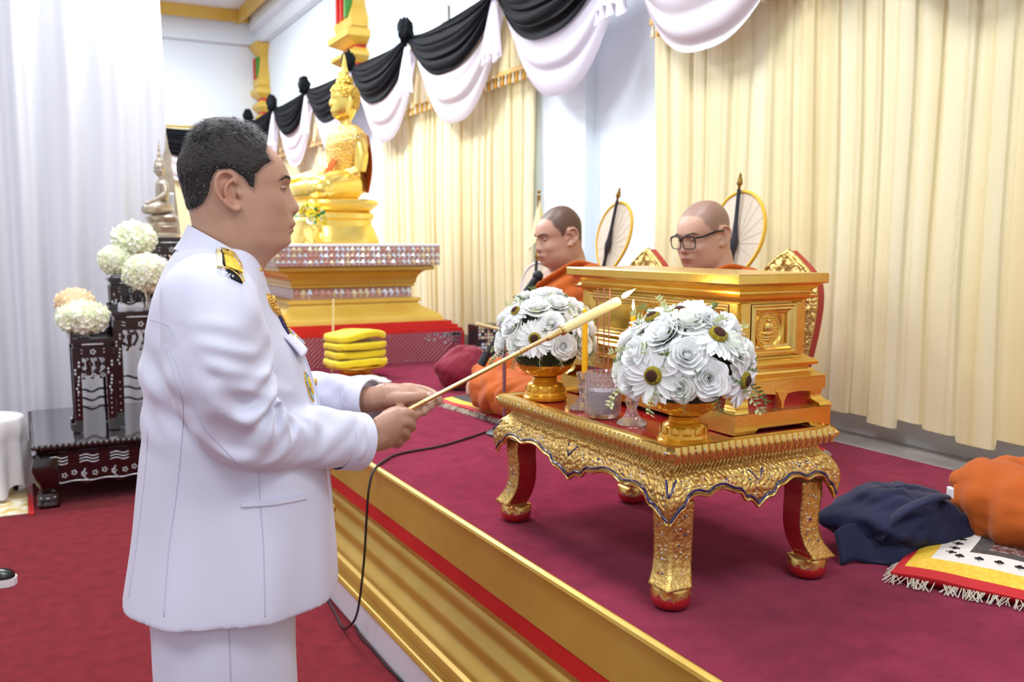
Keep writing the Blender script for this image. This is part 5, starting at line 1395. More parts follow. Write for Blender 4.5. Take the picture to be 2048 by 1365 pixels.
tiles(tb, .155, ZS+.647, ZS+.770, 3, .034, 3, [MT['mirror_a'], MT['mirror_a'], MT['mirror_c'], MT['mirror_b']], ('f',))
tiles(tb, .155, ZS+.647, ZS+.770, 2, .06, 4, [MT['mirror_c'], MT['mirror_a']], ('l',))
tiles(bnd, .005, ZS+.427, ZS+.493, 1, .042, 5, [MT['mirror_a'], MT['mirror_b'], MT['mirror_c']], ('f',))
# rose diaper lattice on the lowest panel, with a white worn corner
m = MB()
for k in range(46):
    x = QX0-.27 + k*.03; 
    for sg in (-1, 1):
        xa, xb_ = x, x+sg*.2
        if xb_ > QX1+.26 or xb_ < QX0-.26 or xa > QX1+.26: continue
        m.tube([(xa, QY0-.271, ZS+.004), (xb_, QY0-.271, ZS+.196)], .0016, 4)
m.build('lattice_lines', MT['mirror_b'], pl_)
m = MB(); rr = random.Random(9)
for k in range(70):
    x = QX1+.25-abs(rr.gauss(0, .10)); z = ZS+.19-abs(rr.gauss(0, .03))
    if x > QX0-.2 and z > ZS+.02: m.box((x, QY0-.272, z), (rr.uniform(.006, .016), .003, rr.uniform(.006, .014)))
for k in range(22): m.box((QX0+rr.uniform(-.1, .9), QY0-.272, ZS+rr.choice((.015, .185))), (.014, .003, .01))
tag(m.build('mirror_chips', MT['mirror_a'], pl_), kind='stuff')
m = MB(); m.rectloft([(.274, ZS+.001), (.274, ZS+.2)], QX0, QX1, QY0+.004, QY1); 
m = MB()
for x in (QX0-.272, QX1+.272): m.box((x, QY0-.272, ZS+.1), (.012, .012, .2))
m.build('corner_strip', MT['red_paint'], pl_)

# ---- gold seated statue (faces the hall, -X)
SX, SY, SZ = 1.965, 6.50, ZS+.789
st = thing('seated_buddha_statue', 'large gold seated statue with lace shawl on the mosaic plinth', 'statue', (SX, SY, SZ), pi)
G = MT['gold_statue']
m = MB()
def oct_loft(m, prof, n=40, cx=0, ex=.8):
    rings = []
    for rx, ry, z in prof:
        ring = []
        for i in range(n):
            a = 2*pi*i/n; c, s = cos(a), sin(a)
            ring.append((cx+rx*math.copysign(abs(c)**ex, c), ry*math.copysign(abs(s)**ex, s), z))
        rings.append(ring)
    m.loft(rings)
oct_loft(m, [(.30, .40, 0), (.30, .40, .02), (.285, .385, .06), (.27, .37, .10), (.265, .36, .12)], 48, 0, .55); m.build('lower_seat', G, st, smooth=35)
m = MB(); oct_loft(m, [(.255, .35, .12), (.255, .35, .16), (.27, .365, .175), (.27, .365, .205), (.245, .34, .22)], 48, 0, .55); m.build('middle_seat', G, st, smooth=35)
m = MB(); oct_loft(m, [(.24, .34, .22), (.26, .36, .235), (.285, .385, .26), (.30, .40, .275), (.295, .395, .295), (.27, .37, .305)], 48, 0, .55); m.build('lotus_seat', G, st, smooth=35)
B = MB()
# crossed legs: a broad lap with knees left and right; local +X is forward
def blob(c, r, nu=24, nv=16): B.sphere(c, r, nu, nv)
def tb_(pts, rs, n=18, N=16):
    P = cr_path(pts, N); R_ = [smooth_interp([(i/(len(rs)-1), r) for i, r in enumerate(rs)], j/(N-1)) for j in range(N)]; B.tube(P, R_, n)
blob((-.06, 0, .39), (.19, .22, .11))
for sg in (-1, 1):
    tb_([(-.10, sg*.13, .40), (.04, sg*.26, .39), (.15, sg*.33, .37)], [.12, .105, .085])
    tb_([(.15, sg*.33, .36), (.22, sg*.2, .355), (.24, -sg*.02, .36), (.22, -sg*.12, .38)], [.085, .075, .06, .045])
    blob((.16, sg*.335, .365), (.085, .08, .07))
DX = -.085
# torso, leaning slightly, broad shoulders and slim waist
rings = []
for z, xc, rx, ry in ((.36, -.07, .13, .17), (.45, -.07, .115, .145), (.53, -.065, .105, .135), (.62, -.055, .112, .155), (.70, -.05, .115, .178), (.755, -.055, .10, .19), (.79, -.06, .08, .165), (.815, -.06, .055, .09), (.84, -.055, .042, .048), (.88, -.05, .040, .044), (.90, -.045, .05, .05)):
    rings.append([(xc+DX+rx*cos(2*pi*i/36), ry*sin(2*pi*i/36), z) for i in range(36)])
B.loft(rings)
# left arm (viewer side) bent with hand in the lap; right arm reaching over the knee
tb_([(-.06+DX, .185, .745), (-.085+DX, .225, .62), (-.07+DX, .225, .50)], [.055, .050, .044])
tb_([(-.07+DX, .225, .50), (.0, .17, .46), (.10, .06, .445)], [.044, .038, .028]); blob((.15, .03, .445), (.055, .035, .018))
tb_([(-.06+DX, -.185, .745), (-.05+DX, -.235, .62), (-.01+DX, -.245, .54)], [.055, .050, .044])
tb_([(-.01+DX, -.245, .54), (.07, -.265, .49), (.20, -.28, .455)], [.044, .036, .028])
for k in range(4): tb_([(.19, -.262-.014*k, .46), (.235, -.262-.014*k, .44), (.252, -.262-.014*k, .38)], [.013, .0115, .008], 10)
# head
def bh(th, v):
    z = lerp(-.135, .135, v); t = v
    f = smooth_interp([(0, .045), (.08, .075), (.2, .092), (.35, .094), (.5, .092), (.62, .095), (.8, .082), (.92, .052), (1, .012)], t); bk = smooth_interp([(0, .045), (.15, .07), (.35, .092), (.6, .104), (.8, .092), (.92, .058), (1, .012)], t); w = smooth_interp([(0, .03), (.1, .058), (.3, .078), (.55, .087), (.75, .080), (.9, .052), (1, .012)], t)
    c, s = cos(th), sin(th); x = (f if c > 0 else bk)*c; y = w*s
    if c > 0:
        x += .024*exp(-(y/.014)**2)*sstep(.30, .40, t)*sstep(.60, .50, t)*(1-.6*sstep(.4, .58, t)) + .010*exp(-(y/.024)**2)*exp(-((t-.255)/.03)**2) + .008*exp(-(y/.022)**2)*exp(-((t-.2)/.025)**2) + .010*exp(-(y/.02)**2)*exp(-((t-.08)/.05)**2)
        x -= .008*exp(-((abs(y)-.034)/.016)**2)*exp(-((t-.52)/.05)**2)
    return (x-.045+DX, y, z+1.005)
B.loft([[bh(2*pi*i/48, j/44) for i in range(48)] for j in range(45)])
for sg in (-1, 1):    # long lobed ears
    tb_([(-.05+DX, sg*.088, 1.03), (-.06+DX, sg*.094, 1.00), (-.045+DX, sg*.092, .94), (-.035+DX, sg*.088, .90)], [.014, .018, .014, .012], 10)
sme = remesh(B.mesh('statue_body', G), .0065, 3, .5); sme.materials.clear(); sme.materials.append(G); link('statue_body', sme, st)
MT['gold_curls'] = mat('gold_curls', C(226,186,82), .4, .7, bump=1.0, bscale=60, bdist=.02, btype='VORONOI')
m = MB()
def hc(u, v):
    th = 2*pi*u; t = lerp(.56, 1.0, v); p = Vector(bh(th, t)); lim = 1.0
    n = Vector((p.x+.045-DX, p.y, (p.z-1.0))).normalized(); fr = cos(th)
    k = 1.0 if t > .72 or fr < .45 else -1.0
    cu = .004*abs(sin(th*16)*sin(t*60))
    return p + n*((.010+cu) if k > 0 else -.006)
m.grid(96, 30, hc, True)
def hc2(u, v):
    th = pi/2 + pi*u; t = lerp(.28, .60, v); p = Vector(bh(th, t)); n = Vector((p.x+.045-DX, p.y, 0)).normalized(); cu = .004*abs(sin(th*16)*sin(t*60))
    return p + n*(.008+cu)*(1 if .08 < u < .92 else -.4)
m.grid(60, 16, hc2)
m.lathe([(.062, .125), (.058, .15), (.045, .175), (.03, .19), (.006, .2)], 24, (-.05+DX, 0, 1.005)); hr = m.build('curled_hair', MT['gold_curls'], st, smooth=60)
m = MB(); m.lathe([(.03, .185), (.032, .20), (.022, .225), (.017, .25), (.014, .28), (.007, .31), (.001, .335)], 16, (-.05+DX, 0, 1.005), fn=lambda r, z, a: r*(1+.12*sin(a*6))); m.build('flame_finial', G, hr, smooth=60)
# lace shawl over shoulder, orange cloth behind
MT['lace'] = mat('gold_lace', C(206,160,74), .4, .5, col2=C(240,206,120), nscale=60, bump=1.0, bscale=70, bdist=.01, btype='VORONOI')
m = MB()
def shw(u, v):
    a = lerp(radians(-35), radians(150), u); z = lerp(.83, .50 + .15*sstep(.5, 1, u) , v)
    rx = interp([(.5, .125), (.62, .128), (.7, .132), (.76, .118), (.79, .10), (.83, .075)], z); ry = interp([(.5, .16), (.62, .215), (.70, .245), (.76, .235), (.79, .19), (.83, .10)], z)
    return (-.055+DX+rx*cos(a)*1.02, ry*sin(a)*1.0+.005, z + .01*sin(u*40)*v)
m.grid(60, 24, shw); o_ = m.build('lace_shawl', MT['lace'], st, smooth=180); solidify(o_, .006, 1)
m = MB(); rr = random.Random(3)
for k in range(70):
    p = shw(rr.random(), rr.random()); m.sphere((p[0], p[1]*1.02, p[2]), .0055, 6, 4)
tag(m.build('sequins', MT['gem_clear'], o_, smooth=60), kind='stuff')
m = MB(); m.grid(20, 20, lambda u, v: (-.165+DX-.03*sin(pi*v)-.012*sin(u*18), lerp(-.16, .17, u), lerp(.76, .36, v))); o_ = m.build('orange_back_cloth', MT['orange_cloth'], st, smooth=180); solidify(o_, .006)
m = MB(); m.grid(10, 14, lambda u, v: (.06+DX+.08*v-.02*u+.02, lerp(.10, .03, v)+.05*u, lerp(.60, .44, v)-.02*u)); o_ = m.build('orange_sash', MT['orange_cloth'], st, smooth=180); solidify(o_, .006)

# ---- small bouquet in front of the statue
MT['yellow_flower'] = mat('yellow_flower', C(236,214,40), .6); MT['green_leaf2'] = mat('green_leaf', C(70,140,60), .6)
fb_ = thing('bouquet', 'small yellow and white bouquet standing before the gold statue', 'bouquet', (1.70, 6.02, ZS+.789))
m = MB(); m.lathe([(.002, 0), (.035, 0), (.04, .01), (.03, .03), (.045, .08), (.05, .10), (.002, .09)], 20); m.build('gold_vase', G, fb_, smooth=40)
rr = random.Random(12)
for nm, mt, n, rad in (('yellow_flower', 'yellow_flower', 13, .032), ('white_flower', 'petal', 8, .030), ('green_leaf', 'green_leaf2', 16, .034)):
    q_ = MB()
    if nm == 'green_leaf': q_.grid(5, 6, lambda u, v: ((u-.5)*.026*sin(pi*(.05+.9*v)), 0.1*abs(u-.5)*.03, v*.06))
    else:
        for k in range(10):
            a = 2*pi*k/10; q_.grid(3, 4, lambda u, v: (rad*v*cos(a+(u-.5)*.7), rad*v*sin(a+(u-.5)*.7), .012*v*(1 if k % 2 else 1.8)))
        q_.sphere((0, 0, .008), .010, 8, 6)
    me = q_.mesh(nm, MT[mt], 180)
    for k in range(n):
        d = Vector((rr.gauss(0, .6), rr.gauss(0, .6)-.2, rr.uniform(-.1, 1))).normalized(); link(nm, me, fb_, Vector((0, 0, .15))+Vector((d.x*.075, d.y*.075, d.z*.095)), orient(d, rr.uniform(0, 6)))

# ---- painted gold brackets on the wall
def wall_bracket(label, y, ztop, zb, s=1.0):
    t = thing('wall_bracket', label, 'bracket', (XW-.002, y, 0), group='gold wall brackets')
    H = ztop-zb
    def ring(out, w, z): return [(-out*s, -w*s, z), (-out*s, w*s, z), (0, w*s, z), (0, -w*s, z)]
    def seg(name, prof, mt, sm=None): m = MB(); m.loft([ring(*p) for p in prof]); return m.build(name, MT[mt], t, smooth=sm)
    z = zb
    seg('tail', [(.01, .03, z-.02), (.08, .09, z+.16*H), (.13, .15, z+.22*H)], 'gold_flat')
    for k, (a, hh) in enumerate(((.22, .03), (.42, .03), (.62, .03))):
        pass
    seg('red_band', [(.10, .12, z+.22*H), (.10, .12, z+.25*H)], 'red_paint'); seg('lotus_tier', [(.11, .13, z+.25*H), (.17, .18, z+.30*H), (.17, .18, z+.33*H), (.12, .14, z+.37*H)], 'gold_flat')
    seg('red_band', [(.10, .12, z+.37*H), (.10, .12, z+.40*H)], 'red_paint'); seg('lotus_tier', [(.11, .13, z+.40*H), (.18, .20, z+.45*H), (.18, .20, z+.50*H), (.13, .15, z+.54*H)], 'gold_flat')
    sh = seg('shaft', [(.14, .16, z+.54*H), (.15, .17, z+.60*H), (.12, .12, z+.72*H), (.10, .10, z+.86*H), (.17, .17, z+.96*H), (.19, .19, z+H)], 'gold_flat')
    for k in range(3):
        m = MB(); yy = (-.08+.08*k)*s; m.prism([(-.02*s, z+.62*H), (.02*s, z+.62*H), (.012*s, z+.85*H), (-.012*s, z+.85*H)], lambda a, zz: (-.158*s, yy+a, zz), lambda a, zz: (-.05*s, yy+a, zz)); m.build('painted_stripe', MT[('green_leaf2', 'red_paint', 'red_paint')[k]], sh)
    m = MB()
    for k in range(60):
        rr = random.Random(k); m.sphere((-.13*s, rr.uniform(-.12, .12)*s, z+rr.uniform(.04, .2)*H), (.02*s, .02*s, .02*s), 8, 6)
    tag(m.build('carved_leaves', MT['gold_flat'], t, smooth=180), kind='stuff')
    seg('abacus', [(.12, .12, ztop), (.12, .12, ztop+.10)], 'gold_flat')
    return t
wall_bracket('gold painted wall bracket with red bands directly above the statue head', 8.90, 4.05, 2.92, 1.6)
wall_bracket('gold painted wall bracket with green and red stripes in the far corner', 13.0, 4.15, 2.95, 1.0)

# ================================================================== dark altar tables on the left
MT['dark_wood'] = mat('dark_rosewood', C(26,9,11), .18, col2=C(40,15,15), nscale=12, coat=.6)
MT['pearl'] = mat('mother_of_pearl', C(206,206,210), .2, .3, col2=C(180,190,196), nscale=60)
MT['dark_glass_top'] = mat('polished_dark_top', C(40,34,36), .08, coat=.8)
def pearl_scroll(m, pts, r=.004): m.tube(cr_path(pts, 24), r, 6)
def inlay_flower(m, c, nrm, s=.012):
    n = Vector(nrm); t = Vector((0, 0, 1)); u = t.cross(n)
    for k in range(5):
        a = 2*pi*k/5; m.sphere(Vector(c)+(u*cos(a)+t*sin(a))*s, (s*.55 if abs(n.x) < .5 else .003, s*.55 if abs(n.y) < .5 else .003, s*.55), 6, 4)
def big_table(label, x0, x1, y0, y1, h):
    t = thing('carved_low_table', label, 'table', ((x0+x1)/2, (y0+y1)/2, 0))
    w, d = (x1-x0)/2, (y1-y0)/2
    m = MB(); m.box((0, 0, h-.02), (2*w, 2*d, .03), .004); m.build('table_top', MT['dark_glass_top'], t)
    # rope edge
    n = int((2*w)/.03); rp_ = MB(); rp_.sphere((0, 0, 0), (.017, .014, .016), 8, 6); rme = rp_.mesh('rope_bead', MT['dark_wood'], 180)
    for i in range(n): link('rope_bead', rme, t, (-w+.015+i*.03, -d-.004, h-.02), (0, .5, 0))
    n = int((2*d)/.03)
    for i in range(0, n): link('rope_bead', rme, t, (-w-.004, -d+.015+i*.03, h-.02), (0, 0, pi/2))
    m = MB(); m.rectloft([(.0, h-.036), (.01, h-.05), (.0, h-.066), (-.01, h-.075), (-.01, h-.15), (-.02, h-.155)], -w+.02, w-.02, -d+.02, d-.02); fr = m.build('frieze', MT['dark_wood'], t, smooth=30)
    pin = MB(); yf = -d+.008
    for i in range(int(2*w/.16)):
        xc = -w+.12+i*.16
        for k in range(3): pearl_scroll(pin, [(xc-.05, yf-.002, h-.085-k*.018), (xc-.015, yf-.004, h-.078-k*.018), (xc+.02, yf-.004, h-.09-k*.018), (xc+.05, yf-.002, h-.083-k*.018)], .0035)
    tag(pin.build('pearl_inlay', MT['pearl'], fr, smooth=180), kind='stuff')
    m = MB()     # scalloped skirt
    pts = [(-w+.06, h-.15)]
    for i in range(41):
        u = i/40; pts.append((lerp(-w+.10, w-.10, u), h-.235 - .022*cos(u*2*pi*5)))
    pts += [(w-.06, h-.15)]
    m.prism(pts, lambda a, z: (a, -d+.03, z), lambda a, z: (a, -d+.055, z)); sk = m.build('scalloped_skirt', MT['dark_wood'], t)
    m = MB(); m.prism([(q_*(d/w), z) for q_, z in pts], lambda a, z: (-w+.03, a, z), lambda a, z: (-w+.055, a, z)); m.build('scalloped_skirt', MT['dark_wood'], t)
    pin = MB()
    for i in range(5):
        xc = lerp(-w+.2, w-.2, i/4)
        pearl_scroll(pin, [(xc-.1, -d+.028, h-.165), (xc-.115, -d+.026, h-.20), (xc-.08, -d+.026, h-.235), (xc, -d+.026, h-.228), (xc+.08, -d+.026, h-.235)], .004)
        for k in range(3): inlay_flower(pin, (xc-.05+.05*k, -d+.027, h-.195+.012*(k % 2)), (0, -1, 0), .011)
    tag(pin.build('pearl_inlay', MT['pearl'], sk, smooth=180), kind='stuff')
    for sx in (-1, 1):
        for sy in (-1, 1):
            m = MB(); rings = []
            for z, o, ww in ((h-.08, .02, .07), (h-.15, .035, .075), (h-.20, .03, .07), (h-.27, .0, .052), (.09, -.005, .045), (.085, .012, .055), (.05, .018, .06), (.045, .01, .052), (.02, .02, .06), (0.001, .012, .055)):
                cx_ = sx*(w-.075+o*.6); cy_ = sy*(d-.075+o*.6); rings.append([(cx_+ww*math.copysign(abs(cos(2*pi*i/20))**.5, cos(2*pi*i/20)), cy_+ww*math.copysign(abs(sin(2*pi*i/20))**.5, sin(2*pi*i/20)), z) for i in range(20)])
            m.loft(rings); lg = m.build('leg', MT['dark_wood'], t, smooth=50)
            if sy < 0:
                pin = MB(); cx_ = sx*(w-.06); yy = -d-.012
                for k in range(5): pin.sphere((cx_-.04+.02*k, yy+.01, h-.165), (.006, .004, .006), 6, 4)
                pin.sphere((cx_, yy+.004, h-.125), (.018, .004, .009), 8, 5); pin.sphere((cx_, yy+.02, .06), (.01, .004, .004), 8, 4); pin.sphere((cx_-.035, yy+.02, .065), (.006, .004, .006), 6, 4); pin.sphere((cx_+.035, yy+.02, .065), (.006, .004, .006), 6, 4)
                pearl_scroll(pin, [(cx_-.03, yy+.012, h-.19), (cx_-.02, yy+.02, h-.235), (cx_, yy+.022, h-.20), (cx_+.02, yy+.02, h-.235), (cx_+.03, yy+.012, h-.19)], .002)
                tag(pin.build('pearl_inlay', MT['pearl'], lg, smooth=180), kind='stuff')
    return t
big_table('broad low dark rosewood table with pearl inlay on the red carpet', .012, 1.05, 5.70, 6.95, .372)
def stand(label, x0, x1, y0, y1, z0, z1, rail=True):
    t = thing('carved_stand', label, 'stand', ((x0+x1)/2, (y0+y1)/2, z0), group='dark carved stands')
    w, d, h = (x1-x0)/2, (y1-y0)/2, z1-z0
    m = MB(); m.rectloft([(0, h), (0, h-.022), (-.012, h-.026), (-.012, h-.04), (-.02, h-.045)], -w, w, -d, d); m.build('top', MT['dark_wood'], t)
    pin = MB(); pin.box((0, -d+.010, h-.033), (w*1.0, .006, .012), .002)
    m = MB(); m.rectloft([(-.018, h-.045), (-.018, h-.115)], -w, w, -d, d); fz = m.build('frieze', MT['dark_wood'], t)
    for sg in (-1, 1):
        for k in range(2): pearl_scroll(pin, [(sg*w*.72-.03, -d+.015, h-.065-.02*k), (sg*w*.72, -d+.013, h-.06-.02*k), (sg*w*.72+.03, -d+.015, h-.068-.02*k)], .0035)
    inlay_flower(pin, (0, -d+.015, h-.08), (0, -1, 0), .012); tag(pin.build('pearl_inlay', MT['pearl'], fz, smooth=180), kind='stuff')
    for sx in (-1, 1):
        for sy in (-1, 1):
            m = MB(); rings = []
            for z, k, ww in ((h-.05, 0, .024), (.3*h, 0, .022), (.12*h, .0, .020), (.05*h, .004, .022), (0.035, .008, .026), (.001, .010, .028)):
                cx_, cy_ = sx*(w-.03+k), sy*(d-.03+k); rings.append([(cx_-ww, cy_-ww, z), (cx_+ww, cy_-ww, z), (cx_+ww, cy_+ww, z), (cx_-ww, cy_+ww, z)])
            m.loft(rings); lg = m.build('leg', MT['dark_wood'], t)
            if sy < 0:
                pin = MB(); rr = random.Random(2)
                for k in range(9): pin.sphere((sx*(w-.03)+rr.uniform(-.012, .012), -d+.004, h-.14-.022*k*(1 if h > .3 else .2)), (.007, .003, .009), 6, 4)
                for k in range(5): pin.sphere((sx*(w-.03), -d+.006, .1+(h*.45-.1)*k/5), (.004, .003, .006), 6, 4)
                tag(pin.build('pearl_inlay', MT['pearl'], lg, smooth=180), kind='stuff')
    # pierced apron: scrolls and blossoms
    ap = MB(); hk = 1.0 if h > .3 else .30
    for sg in (-1, 1):
        ap.tube(cr_path([(sg*(w-.05), -d+.02, h-.12), (sg*(w-.06), -d+.02, h-.12-.07*hk), (sg*(w-.10), -d+.02, h-.12-.09*hk), (sg*(w-.09), -d+.02, h-.12-.03*hk), (sg*.03, -d+.02, h-.12-.01*hk)], 20), .010, 8)
    for k in range(7): ap.tube(cr_path([(lerp(-w+.05, w-.05, k/6), -d+.02, h-.115), (lerp(-w+.05, w-.05, k/6)+.015, -d+.02, h-.115-.045*hk), (lerp(-w+.05, w-.05, k/6)-.01, -d+.02, h-.115-(.095+.03*(k % 2))*hk)], 10), .009, 6)
    apo = ap.build('pierced_apron', MT['dark_wood'], t, smooth=180)
    pin = MB()
    for k in range(9): inlay_flower(pin, (lerp(-w+.07, w-.07, (k % 3)/2), -d+.010, h-.13-.045*hk*(k//3)), (0, -1, 0), .009*max(hk, .5))
    tag(pin.build('pearl_inlay', MT['pearl'], apo, smooth=180), kind='stuff')
    # lower rails
    for k, zz in enumerate((.16*h, .26*h, .36*h)):
        m = MB(); m.tube(cr_path([(-w+.03, d-.03, zz), (-w*.4, d-.03, zz+.012), (0, d-.03, zz-.008), (w*.4, d-.03, zz+.012), (w-.03, d-.03, zz)], 16), .008, 6); m.build('rail', MT['dark_wood'], t, smooth=180)
    if rail:
        m = MB(); m.box((0, d-.01, h+.02), (2*w, .012, .04), .003); m.box((-w+.006, 0, h+.02), (.012, 2*d, .04), .003); m.build('gallery', MT['dark_wood'], t)
    return t
ZT = .3725
Yst = 5.98
stand('shortest dark carved stand with pearl inlay holding two flower balls', .235, .475, Yst, Yst+.34, ZT, .925)
stand('middle dark carved stand with pearl inlay behind the shorter one', .47, .80, Yst+.06, Yst+.44, ZT, 1.075, rail=False)
stand('stepped upper dark carved stand with white flowers on the middle stand', 0.475, .74, Yst+.25, Yst+.43, 1.0757, 1.275, rail=False)
stand('dark carved stand carrying the small silver statue', .745, 1.02, Yst+.45, Yst+.80, ZT, 1.525, rail=False)

def flower_ball(label, px, py, rx, rz, y, rest):
    c = ony(px, py, y); k_ = (c-CAMP).dot(CAM_FWD)/FPX; r = rx*k_; h = rz*k_; rr = random.Random(int(px))
    c.z = max(c.z, rest+h+.02); ft = c.z-h-rest
    t = thing('flower_ball', label, 'flowers', (c.x, c.y, rest+.0005), group='round white flower balls')
    o = Vector((0, 0, ft+h))
    m = MB(); m.sphere(o, (r*.84, r*.84, h*.84), 24, 16); m.build('core', MT['petal_green'], t, smooth=180)
    for k in range(95):
        zz = 1-2*(k+.5)/95; a = k*2.39996; s_ = sqrt(1-zz*zz); d = Vector((s_*cos(a), s_*sin(a), zz))
        link('blossom', (PEACH if 'peach' in label else BLOS)[k % 3], t, o+Vector((d.x*r*.84, d.y*r*.84, d.z*h*.84)), orient(d + Vector((rr.uniform(-.25, .25), rr.uniform(-.25, .25), rr.uniform(-.25, .25))), rr.uniform(0, 6)), r/.1*rr.uniform(.85, 1.1))
    m = MB(); m.lathe([(.003, 0), (.035, 0), (.037, .008), (.013, .018), (.010, max(.019, ft*.6)), (.028, ft+h*.15), (.003, ft+h*.2)], 20); m.build('glass_foot', MT['crystal'], t, smooth=40)
    return t
BLOS = []; PEACH = []
MT['ball_cream'] = mat('cream_petal', C(250,248,226), .6, transl=.25); MT['ball_white'] = mat('ball_white_petal', C(252,252,246), .6, transl=.25); MT['ball_green'] = mat('ball_green_petal', C(238,246,214), .6, transl=.25); MT['ball_peach'] = mat('peach_petal', C(252,232,200), .6, transl=.25)
for k in range(3):
    q_ = MB(); rr = random.Random(k)
    for j in range(9):
        a = 2*pi*j/9; q_.grid(3, 4, lambda u, v: ((.006+.024*v)*cos(a+(u-.5)*.8*(1-.3*v)), (.006+.024*v)*sin(a+(u-.5)*.8*(1-.3*v)), .012*v*(1+.6*(j % 2))+.003*sin(u*6)))
    BLOS.append(q_.mesh('blossom_%d' % k, MT[('ball_cream', 'ball_white', 'ball_green')[k]], 180)); PEACH.append(q_.mesh('peach_blossom_%d' % k, MT['ball_peach'], 180))
flower_ball('white flower ball above the others beside the silver statue', 268, 479, 41, 33, Yst+.37, 1.2755)
flower_ball('greenish white flower ball behind the large one on the stepped stand', 231, 530, 32, 28, Yst+.31, 1.2755)
flower_ball('large white flower ball at the front of the stepped stand', 293, 545, 43, 35, Yst+.12, 1.0757)
flower_ball('peach tinted flower ball at the back of the shortest stand', 150, 606, 36, 25, Yst+.25, .9255)
flower_ball('white flower ball at the front of the shortest stand', 166, 636, 47, 29, Yst+.10, .9255)

# ---- small silver statue
MT['silver'] = mat('aged_silver', C(204,194,178), .32, .6, col2=C(158,144,124), nscale=14)
c = ony(325, 478, Yst+.62); s_ = (c-CAMP).dot(CAM_FWD)/FPX
ss = thing('seated_silver_statue', 'small silver seated statue with pointed crown on the dark stand', 'statue', (c.x, c.y, 1.5255), pi)
m = MB(); oct_loft(m, [(.11, .13, 0), (.11, .13, .02), (.095, .115, .03), (.10, .12, .05), (.105, .125, .07), (.09, .11, .085), (.085, .10, .10), (.095, .115, .115), (.10, .12, .135), (.085, .105, .15)], 40, 0, .6); m.build('stepped_base', MT['silver'], ss, smooth=35)
B = MB()
B.sphere((0, 0, .19), (.085, .10, .045))
for sg in (-1, 1):
    B.tube(cr_path([(-.03, sg*.05, .20), (.05, sg*.11, .19), (.10, sg*.09, .185)], 10), [.045, .043, .041, .039, .037, .035, .033, .031, .029, .027], 12)
    B.tube(cr_path([(-.01, sg*.065, .355), (-.02, sg*.085, .29), (.04, sg*.075, .245), (.09, sg*.06, .225)], 12), [.022]*6+[.019]*3+[.015, .013, .01], 10)
B.loft([[(-.01+rx*cos(2*pi*i/24), ry*sin(2*pi*i/24), z) for i in range(24)] for z, rx, ry in ((.18, .05, .07), (.25, .042, .055), (.31, .045, .065), (.355, .042, .075), (.375, .03, .05), (.39, .018, .02), (.41, .018, .02))])
B.sphere((0, 0, .445), (.036, .033, .046), 20, 14); B.sphere((.034, 0, .437), (.008, .007, .012), 8, 6)
for sg in (-1, 1): B.sphere((-.005, sg*.034, .44), (.010, .006, .02), 8, 6)
sme = remesh(B.mesh('silver_body', MT['silver']), .004, 2, .5); sme.materials.clear(); sme.materials.append(MT['silver']); link('silver_body', sme, ss)
m = MB(); m.lathe([(.038, .455), (.040, .465), (.036, .48), (.028, .50), (.030, .505), (.020, .52), (.012, .535), (.016, .545), (.009, .555), (.007, .575), (.010, .58), (.004, .60), (.001, .65)], 20); m.build('pointed_crown', MT['silver'], ss, smooth=40)
c2 = ony(343, 400, Yst+.755)
sc = thing('carved_backscreen', 'narrow silver carved finial screen behind the small silver statue', 'screen', (c2.x, c2.y, 1.5255))
zt = ony(330, 262, Yst+.70).z
m = MB(); pts = []
for u, wv in ((0, .05), (.15, .045), (.3, .04), (.55, .032), (.7, .022), (.78, .028), (.85, .012), (1.0, .002)): pts.append((wv, lerp(.0, zt-1.53, u)))
out = [(a, b_) for a, b_ in pts] + [(-a, b_) for a, b_ in pts[::-1]]
m.prism(out, lambda a, z: (a-.03*z, -.012, z), lambda a, z: (a-.03*z, .012, z)); m.build('screen_panel', MT['silver'], sc)
m = MB(); m.box((.0, -.016, .17), (.03, .012, .26), .004); m.build('mirror_strip', MT['pearl'], sc)

# ---- draped stool, rug, shoe at the far left
MT['rug'] = mat('gold_rug', C(206,176,96), .9, col2=C(232,226,206), nscale=22, namt=2.0, bump=.4, bscale=300)
rg_ = thing('patterned_rug', 'small gold patterned rug with red border on the floor', 'rug', (-.33, 6.05, 0))
m = MB(); m.box((0, 0, .006), (.60, .80, .010), .003); m.build('field', MT['rug'], rg_)
m = MB()
for x, y, sx_, sy_ in ((.315, 0, .03, .86), (-.315, 0, .03, .86), (0, .415, .6, .03)): m.box((x, y, .0065), (sx_, sy_, .013), .003)
m.build('red_border', MT['red_paint'], rg_)
MT['lace_white'] = mat('white_lace', C(240,238,242), .8, transl=.3, bump=.5, bscale=120)
dr = thing('draped_stool', 'round stool under a white lace cloth beside the dark low table', 'stool', (-.22, 6.15, .0125))
m = MB(); n = 120
def dc(u, v):
    a = 2*pi*u
    if v < .3: r = .19*v/.3; z = .47-.004*(v/.3)**3
    else:
        t = (v-.3)/.7; r = .19+.012*t+.035*t*sin(a*9+1.0)+.02*t*sin(a*4); z = .466-.42*t + .03*t*sin(a*6)
        r += .01*sin(pi*min(1, t*3))
    return (max(r, .002)*cos(a), max(r, .002)*sin(a), z)
m.grid(n, 40, dc, True); m.build('lace_cloth', MT['lace_white'], dr, smooth=180)
m = MB(); m.lathe([(.01, .455), (.175, .455), (.18, .44), (.17, .43), (.01, .43)], 30); m.build('seat', MT['dark_wood'], dr, smooth=40)
for k in range(3):
    a = 2*pi*k/3+.4; m = MB(); m.tube([(.11*cos(a), .11*sin(a), .43), (.14*cos(a), .14*sin(a), .0)], .016, 10); m.build('leg', MT['dark_wood'], dr, smooth=60)
MT['rubber_white'] = mat('white_rubber', C(222,222,226), .6)
